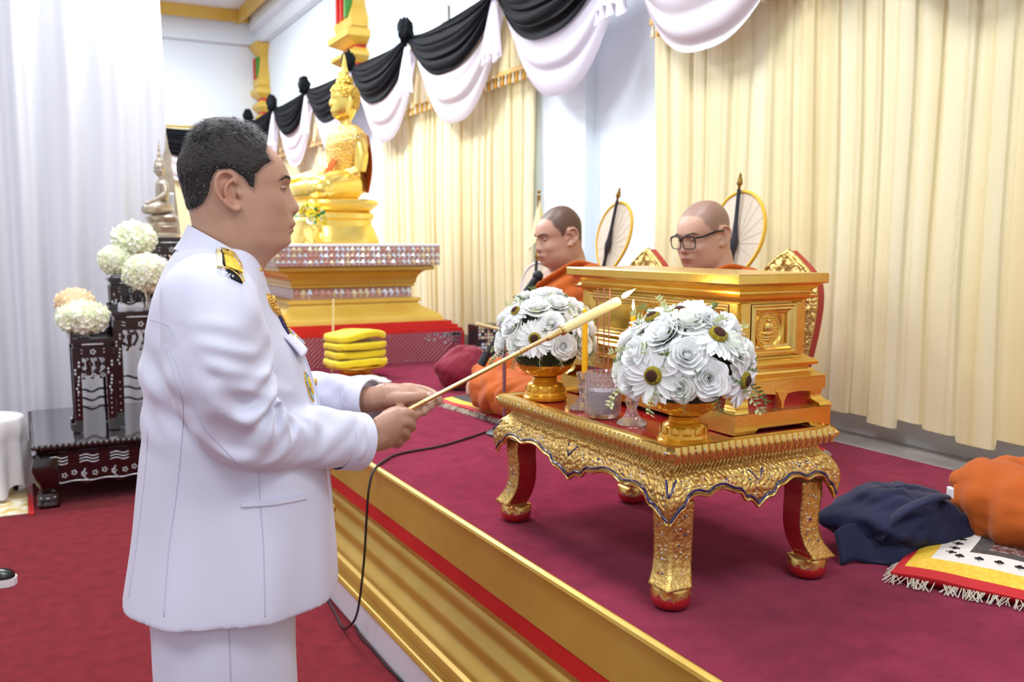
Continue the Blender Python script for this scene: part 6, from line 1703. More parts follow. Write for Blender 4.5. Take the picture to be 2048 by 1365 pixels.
sh_ = thing('shoe', 'black slip-on shoe with white sole at the left edge of the carpet', 'shoe', (-.20, 4.52, 0), radians(-8))
def shoe_ring(t, w, h, z0): return [(t, w*cos(a), z0 + (h if sin(a) > 0 else .004)*sin(a)) for a in [2*pi*i/24 for i in range(24)]]
m = MB(); m.loft([shoe_ring(t, w, h, .032) for t, w, h in ((-.15, .02, .05), (-.14, .036, .062), (-.06, .038, .066), (.0, .040, .055), (.05, .045, .046), (.09, .043, .036), (.108, .028, .022), (.113, .008, .008))]); m.build('upper', MT['shoe_black'], sh_, smooth=60)
m = MB(); out = [(t, w) for t, w in ((-.155, .015), (-.14, .038), (-.06, .040), (.0, .042), (.05, .048), (.09, .046), (.112, .030), (.119, .008))]; out = out + [(a, -b_) for a, b_ in out[::-1]]
m.prism(out, lambda a, b_: (a, b_, .001), lambda a, b_: (a, b_, .034)); m.build('sole', MT['rubber_white'], sh_)

# ---- folded yellow robes on a low tray, with white paper beside
MT['yellow_cloth'] = mat('yellow_cloth', C(230,206,18), .6, col2=C(240,220,40), nscale=9, sheen=.4)
MT['cream_stick'] = mat('cream_stick', C(226,206,150), .6)
ty = thing('offering_tray', 'low gold footed tray under folded yellow robes', 'tray', (1.73, 5.25, ZS))
m = MB(); m.lathe([(.004, 0), (.12, 0), (.125, .008), (.10, .02), (.09, .04), (.15, .06), (.18, .068), (.18, .074), (.004, .074)], 40); m.build('tray', MT['gold_leaf'], ty, smooth=40)
for k in range(4):
    f_ = tag(None or bpy.data.objects.new('folded_robe', None), None)  if False else None
    m = MB(); rr = random.Random(k+3); W, D_, h0 = .175-.006*k+rr.uniform(-.006, .006), .12+rr.uniform(-.01, .01), .043
    z0 = .075+k*.049+(.008 if k == 3 else 0)
    def fr_(u, v):
        a = 2*pi*u; c_, s_ = cos(a), sin(a); zz = lerp(-1, 1, v); e = .35
        k1 = (1-abs(zz)**3)**.4
        x = W*math.copysign(abs(c_)**e, c_)*(.9+.1*k1); y = D_*math.copysign(abs(s_)**e, s_)*(.9+.1*k1)
        return (x, y, z0+h0*.5+h0*.5*zz+.008*noise.noise(Vector((x*14, y*14, k)))+ (.012*sin(x*14+1) if k == 3 else 0))
    m.grid(64, 12, fr_, True); n_ = 64
    m.add([fr_(i/n_, 1) for i in range(n_)], [tuple(range(n_))])
    o_ = m.build('folded_robe', MT['yellow_cloth'], None, smooth=180, loc=(1.73, 5.25, ZS)); o_.rotation_euler = (0, 0, .15+.05*k)
    tag(o_, ('lowest', 'second lowest', 'second highest', 'topmost')[k] + ' folded yellow robe in the stack on the gold tray', 'robe', 'folded yellow robes')
c_ = ony(663, 672, 5.42); t_ = ony(667, 598, 5.44)
m = MB(); m.tube([(c_.x, c_.y, ZS+.002), t_], .007, 8); tag(m.build('wooden_stick', MT['cream_stick'], smooth=60), 'thin pale stick standing upright behind the folded yellow robes', 'stick')
p_ = onz(720, 775, ZS)
m = MB(); m.grid(12, 8, lambda u, v: ((u-.5)*.30, (v-.5)*.2, .012+.025*noise.noise(Vector((u*3, v*3, 1)))+.02*(1-abs(2*u-1)))); o_ = m.build('white_paper', MT['enamel_white'], None, smooth=180, loc=(p_.x, p_.y, ZS+.02)); solidify(o_, .01)
tag(o_, 'crumpled white paper lying on the stage beyond the hands', 'paper')

# ---- mosaic donation box behind
MT['dark_mosaic'] = mat('dark_mosaic', C(46,42,44), .3, .3)
db = thing('mosaic_box', 'dark mirror mosaic box standing between plinth and curtain', 'box', (2.75, 5.56, ZS))
m = MB(); m.box((0, 0, .125), (.20, .16, .25), .004); m.build('box_body', MT['dark_mosaic'], db)
rr = random.Random(2); tms = []
for mt in ('mirror_a', 'mirror_b', 'dark_mosaic', 'mirror_c'):
    m = MB(); m.box((0, 0, 0), (.018, .003, .018), .001); tms.append(m.mesh('mosaic_tile', MT[mt]))
for i in range(9):
    for j in range(11): link('mosaic_tile', tms[rr.randrange(4)], db, (-.088+.022*i, -.081, .015+.022*j))
m = MB(); m.tube([(-.12, -.09, .265), (.14, -.12, .20)], .012, 8); m.build('wooden_handle', MT['cream_stick'], db, smooth=60)
m = MB(); m.lathe([(.01, 0), (.05, 0), (.06, .05), (.05, .1), (.052, .12), (.01, .12)], 24, (.16, -.16, 0)); m.build('brass_pot', MT['brass'], db, smooth=40)
# small grey junction box high on the wall
m = MB(); p_ = onx(893, 52, 3.095); m.box((0, 0, 0), (.02, .13, .3), .006); o_ = m.build('junction_box', MT['grey_stone'], loc=(p_.x-.008, p_.y, p_.z)); tag(o_, 'small grey junction box high on the white wall above the black swags', 'box')
# ================================================================== monks and their things
MS = 1.13
HEADK = 1/1.13
MT['robe'] = MT['orange_cloth']
MT['glasses'] = mat('black_plastic', C(16,15,18), .3)
MT['lens'] = mat('spectacle_lens', C(240,245,250), .02, trans=1.0, ior=1.05, alpha=.25)
SHAVE = [(p[0]-470, 375-p[1]) for p in ((560,296),(545,292),(532,305),(530,330),(518,345),(508,360),(500,385),(486,372),(470,345),(438,346),(430,362),(424,388),(412,412),(395,430),(355,434),(330,380),(330,250),(420,200),(500,205),(568,270))]
def monk(label, x, y, z, rz, yaw, pitch, roll=0.0, stub=.4, stubcol=(.45, .42, .42), spects=False, skin=(1.02, .98, .95), jowl=.006, hscale=1.0, browdark=.45, detail=True, lean=0.0, handr=(.235, -.20, .135), knee=.25, lap=1.0):
    t = thing('person', label, 'person', (x, y, z), rz, scale=MS)
    P = dict(rows=HEAD_ROWS, nose=NOSE, lips=LIPS, jowl=jowl, cheek=1.4, key=0)
    b = MB()
    hc = Vector((.018+lean*.75, 0, .690))
    neckp = Vector((-.02+lean*.6, 0, .57))
    M = Matrix.Translation(hc) @ Matrix.Rotation(yaw, 4, 'Z') @ Matrix.Rotation(pitch, 4, 'Y') @ Matrix.Rotation(roll, 4, 'X') @ Matrix.Diagonal((HEADK*hscale,)*3+(1,))
    add_head(b, P, M, 64, 90, 248.0, 520.0); add_ears(b, P, M)
    b.tube([M @ Vector((-.008, 0, -.06)), neckp+Vector((.004, 0, .05)), neckp-Vector((.01, 0, .06))], [.062, .066, .085], 20)
    TR = ((.0, -.02, .165, .20), (.1, -.02, .165, .20), (.2, -.005, .165, .195), (.3, .0, .155, .19), (.4, -.01, .138, .195), (.48, -.02, .115, .20), (.53, -.03, .088, .165), (.565, -.035, .065, .10), (.60, -.03, .052, .06))
    def tring(z, xc, rx, ry, k=1.0, o=0.0, n=40):
        xc += lean*z; return [Vector((xc+(rx*k+o)*cos(2*pi*i/n), (ry*k+o)*sin(2*pi*i/n), z)) for i in range(n)]
    b.loft([tring(*r) for r in TR])
    # arms
    def arm(m, sg, hand, grow=0.0, stop=None):
        S = Vector((-.03+lean*.5, sg*.185, .49)); E = Vector((.02, sg*.265, .255)); W = Vector(hand)
        m.tube(cr_path([S, (S+E)/2+Vector((-.01, sg*.015, 0)), E], 8), [r+grow for r in (.060, .060, .058, .055, .052, .050, .047, .045)], 16)
        if stop is None or stop: m.tube(cr_path([E, (E+W)/2+Vector((0, sg*.012, 0)), W], 8), [r+grow for r in (.045, .044, .042, .038, .034, .031, .028, .026)], 16)
    HR = handr; HL = (.20, .03, .10)
    arm(b, -1, HR); arm(b, 1, HL)
    # hands: palm and five fingers each
    for (hx, hy, hz), d, sd in ((HR, Vector((.80, .10, -.55)), -1), (HL, Vector((.35, -.9, -.1)), 1)):
        d.normalize(); o = Vector((hx, hy, hz)); up = Vector((0, 0, 1)); s = d.cross(up).normalized(); u = s.cross(d)
        b.loft([[o + d*t_ + s*w_*cos(a) + u*h_*sin(a) for a in [2*pi*i/16 for i in range(16)]] for t_, w_, h_ in ((-.01, .026, .022), (.02, .034, .019), (.05, .039, .016), (.075, .038, .013))])
        for k in range(4):
            off = (-.027+.018*k); L_ = (.062, .072, .068, .052)[k]; c0 = o + d*.07 + s*off
            b.tube(cr_path([c0, c0+d*L_*.5+u*.002, c0+d*L_*.85-u*.014, c0+d*L_*.95-u*.03], 8), [.0092, .009, .0088, .0086, .0084, .008, .0072, .005], 9)
        c0 = o + d*.02 - s*sd*.03*(1); b.tube(cr_path([c0, c0+d*.025-s*sd*.02, c0+d*.055-s*sd*.026-u*.006], 7), [.012, .0115, .011, .0105, .010, .009, .006], 9)
    # legs folded, bare feet
    for sg in (-1, 1):
        b.tube(cr_path([(-.05, sg*.09, .07), (.10, sg*(knee-.07), .075), (.22, sg*knee, .065)], 8), [.085, .085, .082, .078, .074, .068, .062, .055], 16)
        b.tube(cr_path([(.22, sg*knee, .06), (.29, sg*.10, .05), (.26, -sg*.08, .045)], 8), [.055, .056, .055, .052, .046, .040, .034, .03], 14)
        b.tube(cr_path([(.26, -sg*.08, .045), (.25, -sg*.15, .04), (.22, -sg*.20, .035)], 6), [.03, .032, .034, .032, .026, .014], 12)
    me = remesh(b.mesh('body', SKIN), .0034, 4, .5); MI = M.inverted()
    def tint(co):
        h = MI @ co; r, g, bl = skin
        f = .5*noise.noise(co*18)+.5*noise.noise(co*50); r -= .04*f; g -= .06*f; bl -= .06*f
        if co.z > .55:
            xx, zz = h.x*1000, h.z*1000; row = 375-zz
            d = inside_dist(SHAVE, xx, zz); s = sstep(-4, 7, d)*stub
            r, g, bl = lerp(r, stubcol[0], s), lerp(g, stubcol[1], s), lerp(bl, stubcol[2], s)
            fr = 1 if h.x > .05 else 0
            lip = exp(-((abs(h.y))/.026)**4)*sstep(447, 451, row)*sstep(473, 468, row)*(1 if h.x > .09 else 0)
            r, g, bl = lerp(r, .78, lip*.8), lerp(g, .52, lip*.8), lerp(bl, .50, lip*.8)
            ml = exp(-((row-459.5)/1.8)**2)*(1 if h.x > .085 and abs(h.y) < .03 else 0)  # shade between the lips painted into the tint
            r, g, bl = lerp(r, .35, ml*.7), lerp(g, .2, ml*.7), lerp(bl, .2, ml*.7)
            bw = exp(-((row-(360-3*sin(abs(h.y)*40)))/3.6)**2)*sstep(.008, .014, abs(h.y))*sstep(.060, .05, abs(h.y))*fr
            r, g, bl = lerp(r, .3, bw*browdark), lerp(g, .25, bw*browdark), lerp(bl, .25, bw*browdark)
            ns = exp(-((row-432)/4)**2)*exp(-((abs(h.y)-.008)/.005)**2)*fr  # painted shade standing in for the nostril hollows
            r, g, bl = lerp(r, .3, ns*.7), lerp(g, .18, ns*.7), lerp(bl, .15, ns*.7)
        return (r, g, bl)
    paint(me, tint); me.materials.clear(); me.materials.append(SKIN); link('body', me, t)
    add_eyes(t, M, P, openness=.42, lidz=-.0022)
    brow_lash(t, M, (363, 356, 363), MT['brow'], 80 if browdark > .4 else 45)
    # robe: wrapped round the body, leaving the right shoulder bare
    R_ = MB()
    R_.loft([tring(zz, xc, rx, ry, 1.0, .020) for zz, xc, rx, ry in TR[:8]])
    arm(R_, 1, HL, .020, True)
    R_.sphere((-.03+lean*.5, .165, .50), (.085, .08, .07), 20, 12)
    for sg in (-1, 1):
        R_.tube(cr_path([(-.08, sg*.10, .085), (.10, sg*(knee-.07), .085), (.21, sg*knee, .075), (.235, sg*(knee+.02), .065)], 10), [lap*q_ for q_ in (.11, .112, .112, .11, .108, .104, .098, .088, .075, .05)], 20)
        R_.tube(cr_path([(.21, sg*(knee-.01), .065), (.25, sg*.12, .06), (.25, 0, .055)], 8), [.088, .092, .092, .09, .088, .085, .08, .075], 16)
    R_.sphere((.08, 0, .07), (.26, .26, .09), 24, 14)
    rm = remesh(R_.mesh('robe', MT['robe']), .0075, 3, .5)
    bm = bmesh.new(); bm.from_mesh(rm)
    for v in bm.verts:
        c = v.co; n = v.normal
        w = noise.noise(Vector((c.x*7 + c.y*5, c.z*22 - c.y*9, c.x*2)))
        w2 = sin((c.z*1.0 - .75*c.y + .25*c.x)*62 + 3*noise.noise(c*5))
        k = .010*w + .005*w2*sstep(.15, .25, c.z) + .006*sin((c.x*.8+abs(c.y)*.9)*70+4*noise.noise(c*6))*sstep(.2, .1, c.z)
        v.co = c + n*k
        if v.co.z < .004: v.co.z = .004
    kill = [f for f in bm.faces if (lambda c: c.y < .115 and c.z > .37+.66*(c.y+.2) and c.z > .30)(f.calc_center_median())]
    # bare right arm: open the cloth where that arm leaves the wrap
    bmesh.ops.delete(bm, geom=kill, context='FACES'); bm.to_mesh(rm); bm.free()
    rm.materials.clear(); rm.materials.append(MT['robe']); ro = link('robe', rm, t); solidify(ro, .006, 1)
    # folded outer cloth band over the shoulder
    pts = cr_path([(.10+lean*.3, -.15, .40), (.125+lean*.4, -.04, .45), (.085+lean*.5, .07, .53), (0+lean*.5, .115, .575), (-.08+lean*.5, .10, .55), (-.13+lean*.4, .0, .48)], 30)
    m = MB(); m.tube(pts, [(.020+.004*sin(k*.9), .011) for k in range(30)], 10); m.build('robe_fold', MT['robe'], ro, smooth=180)
    if spects:
        g = MB(); gc = Vector((.122, 0, -.004))
        for sg in (-1, 1):
            ring = []
            for i in range(33):
                a = 2*pi*i/32; c_, s_ = cos(a), sin(a); e = .55
                yy = sg*.037 + .031*math.copysign(abs(c_)**e, c_); zz = -.010 + .0245*math.copysign(abs(s_)**e, s_)*(1 if s_ > 0 else 1)
                ring.append(M @ (gc + Vector((-.35*abs(yy)**1.6*1.6, yy, zz))))
            g.tube(ring, [.0028 if 0 < i % 32 < 16 else .0018 for i in range(33)], 8, caps=False)
            L1 = gc + Vector((-.012, sg*.068, .008)); g.tube([M @ L1, M @ Vector((.085, sg*.086, .004)), M @ Vector((.02, sg*.093, .012)), M @ Vector((-.012, sg*.096, .008)), M @ Vector((-.028, sg*.094, -.016))], [.0034, .0036, .003, .0028, .0022], 8)
        g.tube([M @ (gc+Vector((.0, -.010, .002))), M @ (gc+Vector((.003, 0, .006))), M @ (gc+Vector((0, .010, .002)))], .0026, 8)
        go = g.build('glasses', MT['glasses'], t, smooth=180)
        for sg in (-1, 1):
            m = MB(); m.loft([[M @ (gc+Vector((h, sg*.037+.029*math.copysign(abs(cos(2*pi*i/24))**.55, cos(2*pi*i/24)), -.010+.023*math.copysign(abs(sin(2*pi*i/24))**.55, sin(2*pi*i/24))))) for i in range(24)] for h in (-.004, -.003)]); m.build('lens', MT['lens'], go)
    return t
# seat cushions
MT['cush_dark'] = mat('cushion_dark', C(58,54,54), .9, col2=C(84,78,74), nscale=40)
MT['cush_yellow'] = mat('cushion_yellow', C(216,170,36), .6, .1, col2=C(236,200,80), nscale=90)
MT['cush_red'] = mat('cushion_red', C(186,28,34), .7)
MT['cush_white'] = mat('cushion_white', C(214,208,200), .85)
MT['cush_pattern'] = mat('cushion_pattern', C(92,40,40), .9, col2=C(150,130,120), nscale=70, namt=2.5)
MT['fringe'] = mat('cream_fringe', C(200,190,172), .9)
def cushion(label, x, y, rz, W, D_, H, bands, motif=False, seed=1):
    t = thing('seat_cushion', label, 'cushion', (x, y, ZS+.0005), rz, group='monk seat cushions')
    def zf(a, c): return H*(1-.55*max(abs(a)/W, abs(c)/D_)**6) * (1-.12*(abs(a)/W)**2) + .01*noise.noise(Vector((a*6, c*6, seed)))
    def frame(name, k0, k1, mt, n=24, lift=0.0):
        m = MB(); rows = []
        for k in (k0, (k0+k1)/2, k1):
            r = []
            for i in range(4*n):
                s, u = divmod(i, n); u = u/n; cs = ((-1+2*u, -1), (1, -1+2*u), (1-2*u, 1), (-1, 1-2*u))[s]
                a, c = cs[0]*W*k, cs[1]*D_*k; r.append((a, c, zf(a, c)+lift))
            rows.append(r)
        m.loft(rows, True, False, False); return m.build(name, mt, t, smooth=60)
    fr = frame('red_border', 1.0, bands[0][0], MT['cush_red'])
    m = MB(); rows = []
    for k, z in ((1.0, None), (1.0, .02), (.96, .004), (.5, .001)):
        r = []
        for i in range(64):
            s, u = divmod(i, 16); u = u/16; cs = ((-1+2*u, -1), (1, -1+2*u), (1-2*u, 1), (-1, 1-2*u))[s]; a, c = cs[0]*W*k, cs[1]*D_*k; r.append((a, c, zf(a, c) if z is None else z))
        rows.append(r)
    m.loft(rows, True, False, True); m.build('underside', MT['cush_red'], t, smooth=60)
    for k, (k0, mt) in enumerate(bands):
        k1 = bands[k+1][0] if k+1 < len(bands) else .02
        b_ = frame('woven_band' if k+1 < len(bands) else 'centre_field', k0, k1, MT[mt])
        if motif and mt == 'cush_white':
            mm = MB(); n = 12
            for (cx_, cz_) in ((0, .007), (-.006, -.002), (.006, -.002)): mm.loft([[(cx_+.0052*cos(2*pi*i/10), cz_+.0052*sin(2*pi*i/10), h) for i in range(10)] for h in (0, .0012)])
            mm.box((0, -.010, .0006), (.003, .012, .0012)); mo = mm.mesh('clover_motif', MT['board_black']); kk = (k0+k1)/2
            for s in range(4):
                for i in range(n):
                    u = (i+.5)/n; cs = ((-1+2*u, -1), (1, -1+2*u), (1-2*u, 1), (-1, 1-2*u))[s]; a, c = cs[0]*W*kk, cs[1]*D_*kk
                    link('clover_motif', mo, b_, (a, c, zf(a, c)+.001), (0, 0, s*pi/2), .9)
    m = MB(); rr = random.Random(seed)
    for s in range(4):
        for i in range(190):
            u = rr.random(); cs = ((-1+2*u, -1), (1, -1+2*u), (1-2*u, 1), (-1, 1-2*u))[s]; ou = ((0, -1), (1, 0), (0, 1), (-1, 0))[s]
            a, c = cs[0]*W*.985, cs[1]*D_*.985; L_ = rr.uniform(.012, .032); j = rr.uniform(-.012, .012)
            m.tube([(a, c, .022), (a+ou[0]*L_*.6+j*abs(ou[1]), c+ou[1]*L_*.6+j*abs(ou[0]), .012), (a+ou[0]*L_+j*2*abs(ou[1]), c+ou[1]*L_+j*2*abs(ou[0]), .003)], 0.0013, 4)
    tag(m.build('fringe', MT['fringe'], t), kind='stuff')
    return t
cushion('dark square cushion with yellow and red edge under the monk by the microphone', 2.13, 3.86, .10, .31, .33, .055, [(.94, 'cush_yellow'), (.84, 'cush_dark')], seed=1)
cushion('square cushion behind the casket under the monk with glasses', 2.36, 2.78, .0, .30, .30, .055, [(.94, 'cush_yellow'), (.84, 'cush_dark')], seed=2)
ca = radians(26)
cushion('patterned cushion with white clover border and fringe at the right edge', 1.787+.36*(cos(ca)+sin(ca)), 1.455+.36*(sin(ca)-cos(ca)), ca, .36, .36, .065, [(.93, 'cush_yellow'), (.80, 'cush_white'), (.60, 'cush_dark'), (.50, 'cush_pattern')], True, 3)
monk('seated monk with dark shaved hair and orange robe beside the microphone', 2.17, 3.60, ZS+.055, pi, radians(-4), radians(10), stub=.95, stubcol=(.16, .13, .13), skin=(.86, .80, .76), jowl=.008, browdark=.6)
monk('seated monk wearing black glasses and orange robe behind the gold casket', 2.335, 2.80, ZS+.055, pi, radians(4), radians(11), stub=.85, stubcol=(.46, .44, .44), spects=True, skin=(.93, .88, .84), jowl=.004, hscale=.97, browdark=.35)
monk('monk in orange robe mostly outside the right edge, knee on patterned cushion', 2.46, 1.08, ZS+.055, pi, 0, radians(10), stub=.8, stubcol=(.4, .36, .35), skin=(.92, .84, .80), handr=(.10, -.10, .16), knee=.42, lap=.62)

# backrests
MT['gold_relief'] = mat('gold_relief', C(226,202,128), .32, .8, col2=C(190,156,84), nscale=30, bump=1.0, bscale=50, bdist=.012)
MT['red_back'] = mat('red_backrest', C(168,52,46), .5)
def backrest(label, x, y, h, w):
    t = thing('leaf_backrest', label, 'backrest', (x, y, ZS), group='gilded leaf backrests'); n = 40; rt = []
    for u, k in ((0, .55), (.15, .62), (.35, .80), (.55, .97), (.70, 1.04), (.80, 1.0), (.86, .88), (.92, .58), (1.0, .01)): rt.append((u*h, k*w))
    R1 = [(smooth_interp(rt, h*i/24), h*i/24) for i in range(25)]; out = R1 + [(-a, z) for a, z in R1[::-1]]
    m = MB(); m.prism(out, lambda a, z: (.03+.10*z, a, z), lambda a, z: (.075+.10*z, a, z)); bk = m.build('red_board', MT['red_back'], t)
    g = MB()
    def f(u, v):
        z = lerp(.02, h*.985, v); ww = smooth_interp(rt, z)*.95; a = (2*u-1)*ww
        rel = .008*abs(sin(a*60+3*sin(z*38)))*abs(cos(z*55+2*sin(a*50))) + .012*(1-(2*u-1)**2)
        return (.030+.10*z-.002-rel*(1 if .05 < u < .95 else 0), a, z)
    g.grid(70, 110, f); g.build('carved_gilt_face', MT['gold_relief'], bk, smooth=180)
    rim = [(.028+.10*z, a, z) for a, z in out]; MB().tube(rim+rim[:1], .010, 8, caps=False).build('gilt_rim', MT['gold_relief'], bk, smooth=180)
    return t
pb = onx(1567, 502, 2.68); backrest('gilded leaf shaped backrest with red back right of the casket', 2.60, pb.y, pb.z-ZS, .165)
pb = onx(1287, 499, 2.68); backrest('gilded leaf shaped backrest with red back between the two monks', 2.60, pb.y, pb.z-ZS, .165)

# ceremonial fans
MT['fan_face'] = mat('fan_palm_leaf', C(244,236,220), .7, col2=C(236,224,204), nscale=20, transl=.25, stretch=(1, 1, .1))
MT['fan_rim'] = mat('fan_yellow_rim', C(232,188,60), .6)
MT['fan_pole'] = mat('fan_black_pole', C(50,50,60), .35)
MT['fan_gold'] = mat('fan_gold_tip', C(150,118,52), .4, .6)
def fan(label, top_px, ctr_px, xw, w, h, lean_y, rim='fan_rim', pole=True):
    c = onx(*ctr_px, xw)
    t = thing('ceremonial_fan', label, 'fan', (c.x, c.y, ZS), group='monk fans')
    tp = onx(top_px[0], top_px[1], xw) - Vector((c.x, c.y, ZS)); zc = c.z-ZS
    sl = (tp.y)/(tp.z-zc)                 # sideways lean of the pole
    def pt(a, z, o=0.0): return Vector((.05*(z-zc)+o, sl*(z-zc)+a, z))
    n = 64; ol = []
    for i in range(n):
        a = 2*pi*i/n; r = w*(1+.06*sin(a)); ol.append((r*cos(a)*(1 if sin(a) > 0 else (1-.22*sin(a)**2)), zc + h*sin(a)*(1.0 if sin(a) > 0 else 1.12)))
    m = MB(); m.loft([[pt(a*k, zc+(z-zc)*k, o) for a, z in ol] for o, k in ((.008, .02), (.004, .5), (.002, .98), (-.002, .98), (-.004, .5), (-.008, .02))]); f = m.build('leaf_face', MT['fan_face'], t, smooth=60)
    m = MB(); P = [pt(a, z) for a, z in ol]; m.tube(P+P[:1], .008, 8, caps=False); m.build('rim', MT[rim], f, smooth=180)
    m = MB()
    for k in range(18):
        a, z = ol[int(k*n/18)]; m.tube([pt(0, zc-.05, -.009), pt(a*.96, zc+(z-zc)*.96, -.004)], 0.0007, 4)
    m.build('leaf_ribs', MT['fan_face'], f)
    if pole:
        zt_ = zc+h
        sec_ = ((.0, .009), (zc-h*1.1, .010), (zc-h*.62, .009), (zc-h*.45, .015), (zc-h*.28, .0185), (zc-h*.1, .013), (zc+.04, .009), (zt_-.03, .0085), (zt_+.01, .0085))
        m = MB(); m.tube([pt(0, z, -.022) for z, r in sec_], [r for z, r in sec_], 14); p_ = m.build('pole', MT['fan_pole'], t, smooth=60)
        m = MB(); zz = zt_+.01; L_ = tp.z-zz
        m.tube([pt(0, zz+L_*k, -.022) for k, r in ((0, .008), (.22, .009), (.28, .016), (.4, .018), (.5, .014), (.6, .015), (.75, .007), (.8, .009), (1.0, .002))], [.006, .007, .012, .0135, .0105, .011, .0055, .007, .0015], 12); m.build('gold_finial', MT['fan_gold'], p_, smooth=60)
    return t
fan('cream ceremonial fan with yellow rim and black pole behind the monk with glasses', (1485, 345), (1478, 462), 2.72, .155, .165, 0)
fan('cream ceremonial fan with yellow rim and black pole between the two monks', (1243, 375), (1227, 472), 2.74, .150, .17, 0)
fan('plain white fan left of the monk beside the microphone', (1078, 498), (1075, 585), 2.62, .20, .17, 0, 'enamel_white', True)
# covered fan leaning at the curtain edge
cv = onx(1078, 384, 2.84); t = thing('covered_fan', 'fan in a drooping cream silk cover at the gold curtain edge', 'fan', (cv.x, cv.y, ZS))
H_ = cv.z-ZS
m = MB(); m.grid(40, 20, lambda u, v: ((.004+.075*v**1.2*(1+.25*sin(u*2*pi*5)))*cos(2*pi*u)*.6, (.004+.085*v**1.2*(1+.25*sin(u*2*pi*5)))*sin(2*pi*u), H_-.01-(.32+.03*sin(u*2*pi*3))*v), True); m.build('silk_cover', MT['gold_curtain'], t, smooth=180)
m = MB(); m.tube([(0, 0, 0), (0, 0, H_-.02)], .012, 10); m.sphere((0, 0, H_), .012, 10, 8); m.build('pole', MT['fan_gold'], t, smooth=60)

# bags
def bag(name, label, c, R_, mt, seed, amp=.25, rz=0.0, flat=.0):
    t = thing(name, label, 'bag', (c[0], c[1], ZS), rz); m = MB(); sd = Vector((seed*3.3, seed*1.9, 0))
    def f(u, v):
        th = pi*min(max(v, .01), .99); a = 2*pi*u; d = Vector((sin(th)*cos(a), sin(th)*sin(a), -cos(th)))
        fold = .5*noise.noise(Vector((d.x*1.6+d.z*1.2, d.y*1.6, d.z*1.4))+sd) + .35*abs(noise.noise(Vector((d.x*3.2-d.z*2, d.y*3.0+d.z, 2.0))+sd)) + .03*sin(a*7+d.z*4+seed)
        k = 1+amp*fold; z = R_[2]*(d.z*k)*1.0+R_[2]*.92
        return (R_[0]*d.x*k*(1-.25*max(0, d.z)), R_[1]*d.y*k*(1-.25*max(0, d.z)), max(.001, z))
    m.grid(72, 44, f, True); o = m.build('bag_body', mt, t, smooth=180); return t, o
MT['navy'] = mat('navy_cloth', C(13,20,62), .75, sheen=.1, bump=.1, bscale=400, col2=C(9,14,46), nscale=5)
MT['maroon'] = mat('maroon_cloth', C(128,22,48), .8, sheen=.2)
tb1, o1 = bag('cloth_bag', 'slumped navy blue cloth bag on the stage by the orange robe', (2.01, 1.63), (.185, .150, .088), MT['navy'], 4, .42, radians(-25))
m = MB(); P = cr_path([(.10, -.06, .15), (.04, -.12, .165), (-.05, -.13, .13), (-.10, -.12, .06)], 16); m.tube(P, [(.02, .008)]*16, 8); m.build('strap_fold', MT['navy'], o1, smooth=180)
m = MB(); m.box((.105, -.075, .165), (.012, .02, .03), .003); m.build('white_toggle', MT['enamel_white'], o1)
m = MB(); m.grid(24, 14, lambda u, v: (lerp(-.20, .10, u), -.09-.05*v+.015*sin(u*9), max(.002, .12*(1-v)**.8*(.6+.5*u)+.008*sin(u*14)))); o_ = m.build('drooping_flap', MT['navy'], o1, smooth=180); solidify(o_, .008)
tb2, o2 = bag('cloth_bag', 'maroon cloth shoulder bag behind the dark cushion', (2.13, 4.56), (.17, .13, .125), MT['maroon'], 9, .25)
m = MB(); m.tube(cr_path([(-.05, -.12, .03), (.03, -.14, .14), (.10, -.12, .20), (.14, -.08, .12)], 14), [(.025, .008)]*14, 8); m.build('shadow_strip', MT['board_black'], o2, smooth=180)  # black strip painting in the bag's shadow side

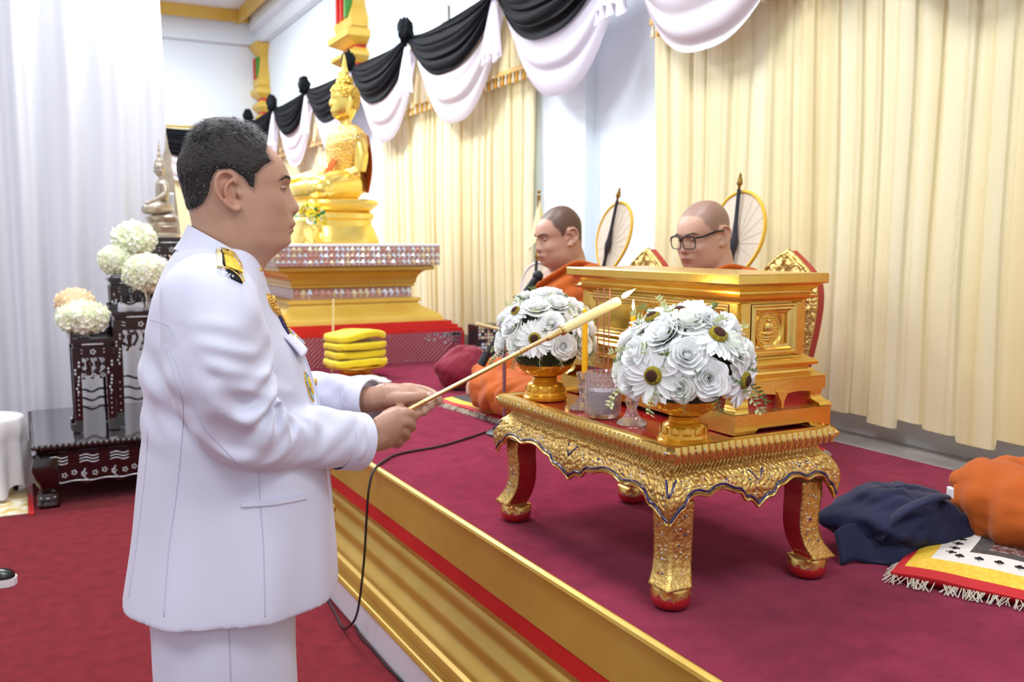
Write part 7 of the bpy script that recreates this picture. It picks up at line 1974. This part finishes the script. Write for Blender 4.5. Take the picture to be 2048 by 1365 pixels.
# microphone on a boom stand
MT['mic_black'] = mat('microphone_black', C(22,23,27), .45)
MT['mic_mesh'] = mat('microphone_grille', C(36,37,44), .4, .5, bump=1.0, bscale=400, bdist=.002)
MT['stand_metal'] = mat('stand_metal', C(150,110,120), .3, .6)
mbx, mby = 1.76, 3.39
ms = thing('microphone_stand', 'boom microphone stand with round black base in front of the monk', 'microphone stand', (mbx, mby, ZS+.0005))
m = MB(); m.lathe([(.004, 0), (.075, 0), (.078, .006), (.07, .014), (.03, .022), (.014, .035), (.004, .036)], 32); m.build('round_base', MT['mic_black'], ms, smooth=40)
jt = ony(1018, 640, mby); jt = Vector((mbx, mby, jt.z))
m = MB(); m.tube([(0, 0, .03), (0, 0, jt.z-ZS)], .008, 12); m.build('pole', MT['stand_metal'], ms, smooth=60)
cw = ony(972, 712, mby) - Vector((mbx, mby, ZS)); hd = ony(1070, 560, mby-.02) - Vector((mbx, mby, ZS)); jl = Vector((0, 0, jt.z-ZS))
m = MB(); m.tube([cw, jl, hd], .006, 10); bo_ = m.build('boom', MT['mic_black'], ms, smooth=60)
dd = (cw-jl).normalized(); m = MB(); m.tube([cw-dd*.015, cw+dd*.045], .018, 14); m.build('counterweight', MT['mic_black'], bo_, smooth=40)
m = MB(); m.sphere(jl, .014, 12, 8); m.build('joint_clamp', MT['mic_black'], ms, smooth=180)
mc = thing('microphone', 'black microphone with round grille in front of the monk', 'microphone', Vector((mbx, mby, ZS))+hd)
bd_ = (hd-jl).normalized(); m = MB(); m.sphere(bd_*.02, .0235, 18, 14); m.build('grille', MT['mic_mesh'], mc, smooth=180)
m = MB(); m.tube([bd_*.01, -bd_*.05, -bd_*.14], [.017, .014, .011], 14); m.build('mic_body', MT['mic_black'], mc, smooth=60)
# cable over the stage edge down to the floor
MT['cable'] = mat('black_cable', C(30,26,28), .5)
P = [onz(1005, 853, ZS+.008), onz(950, 872, ZS+.006), onz(880, 893, ZS+.006), onz(800, 908, ZS+.006), onz(765, 925, ZS+.007), onx(746, 945, XS-.022), onx(737, 985, XS-.045), onx(733, 1040, XS-.05), onx(729, 1110, XS-.055), onx(722, 1180, XS-.06), onx(714, 1228, XS-.06), onx(703, 1249, XS-.065), onz(686, 1256, .008), onz(664, 1215, .007), onz(640, 1180, .007), onz(600, 1140, .007)]
m = MB(); m.tube(cr_path(P, 120), .0045, 8); tag(m.build('microphone_cable', MT['cable'], smooth=180), 'black microphone cable looping over the stage edge to the floor', 'cable')
P = [onz(705, 1238, .006), onz(722, 1275, .006), onz(748, 1302, .006), onz(770, 1330, .006), onz(806, 1366, .006), onz(850, 1420, .006)]
m = MB(); m.tube(cr_path(P, 50), .004, 8); tag(m.build('floor_cable', MT['cable'], smooth=180), 'dark cable lying along the white base of the stage', 'cable')
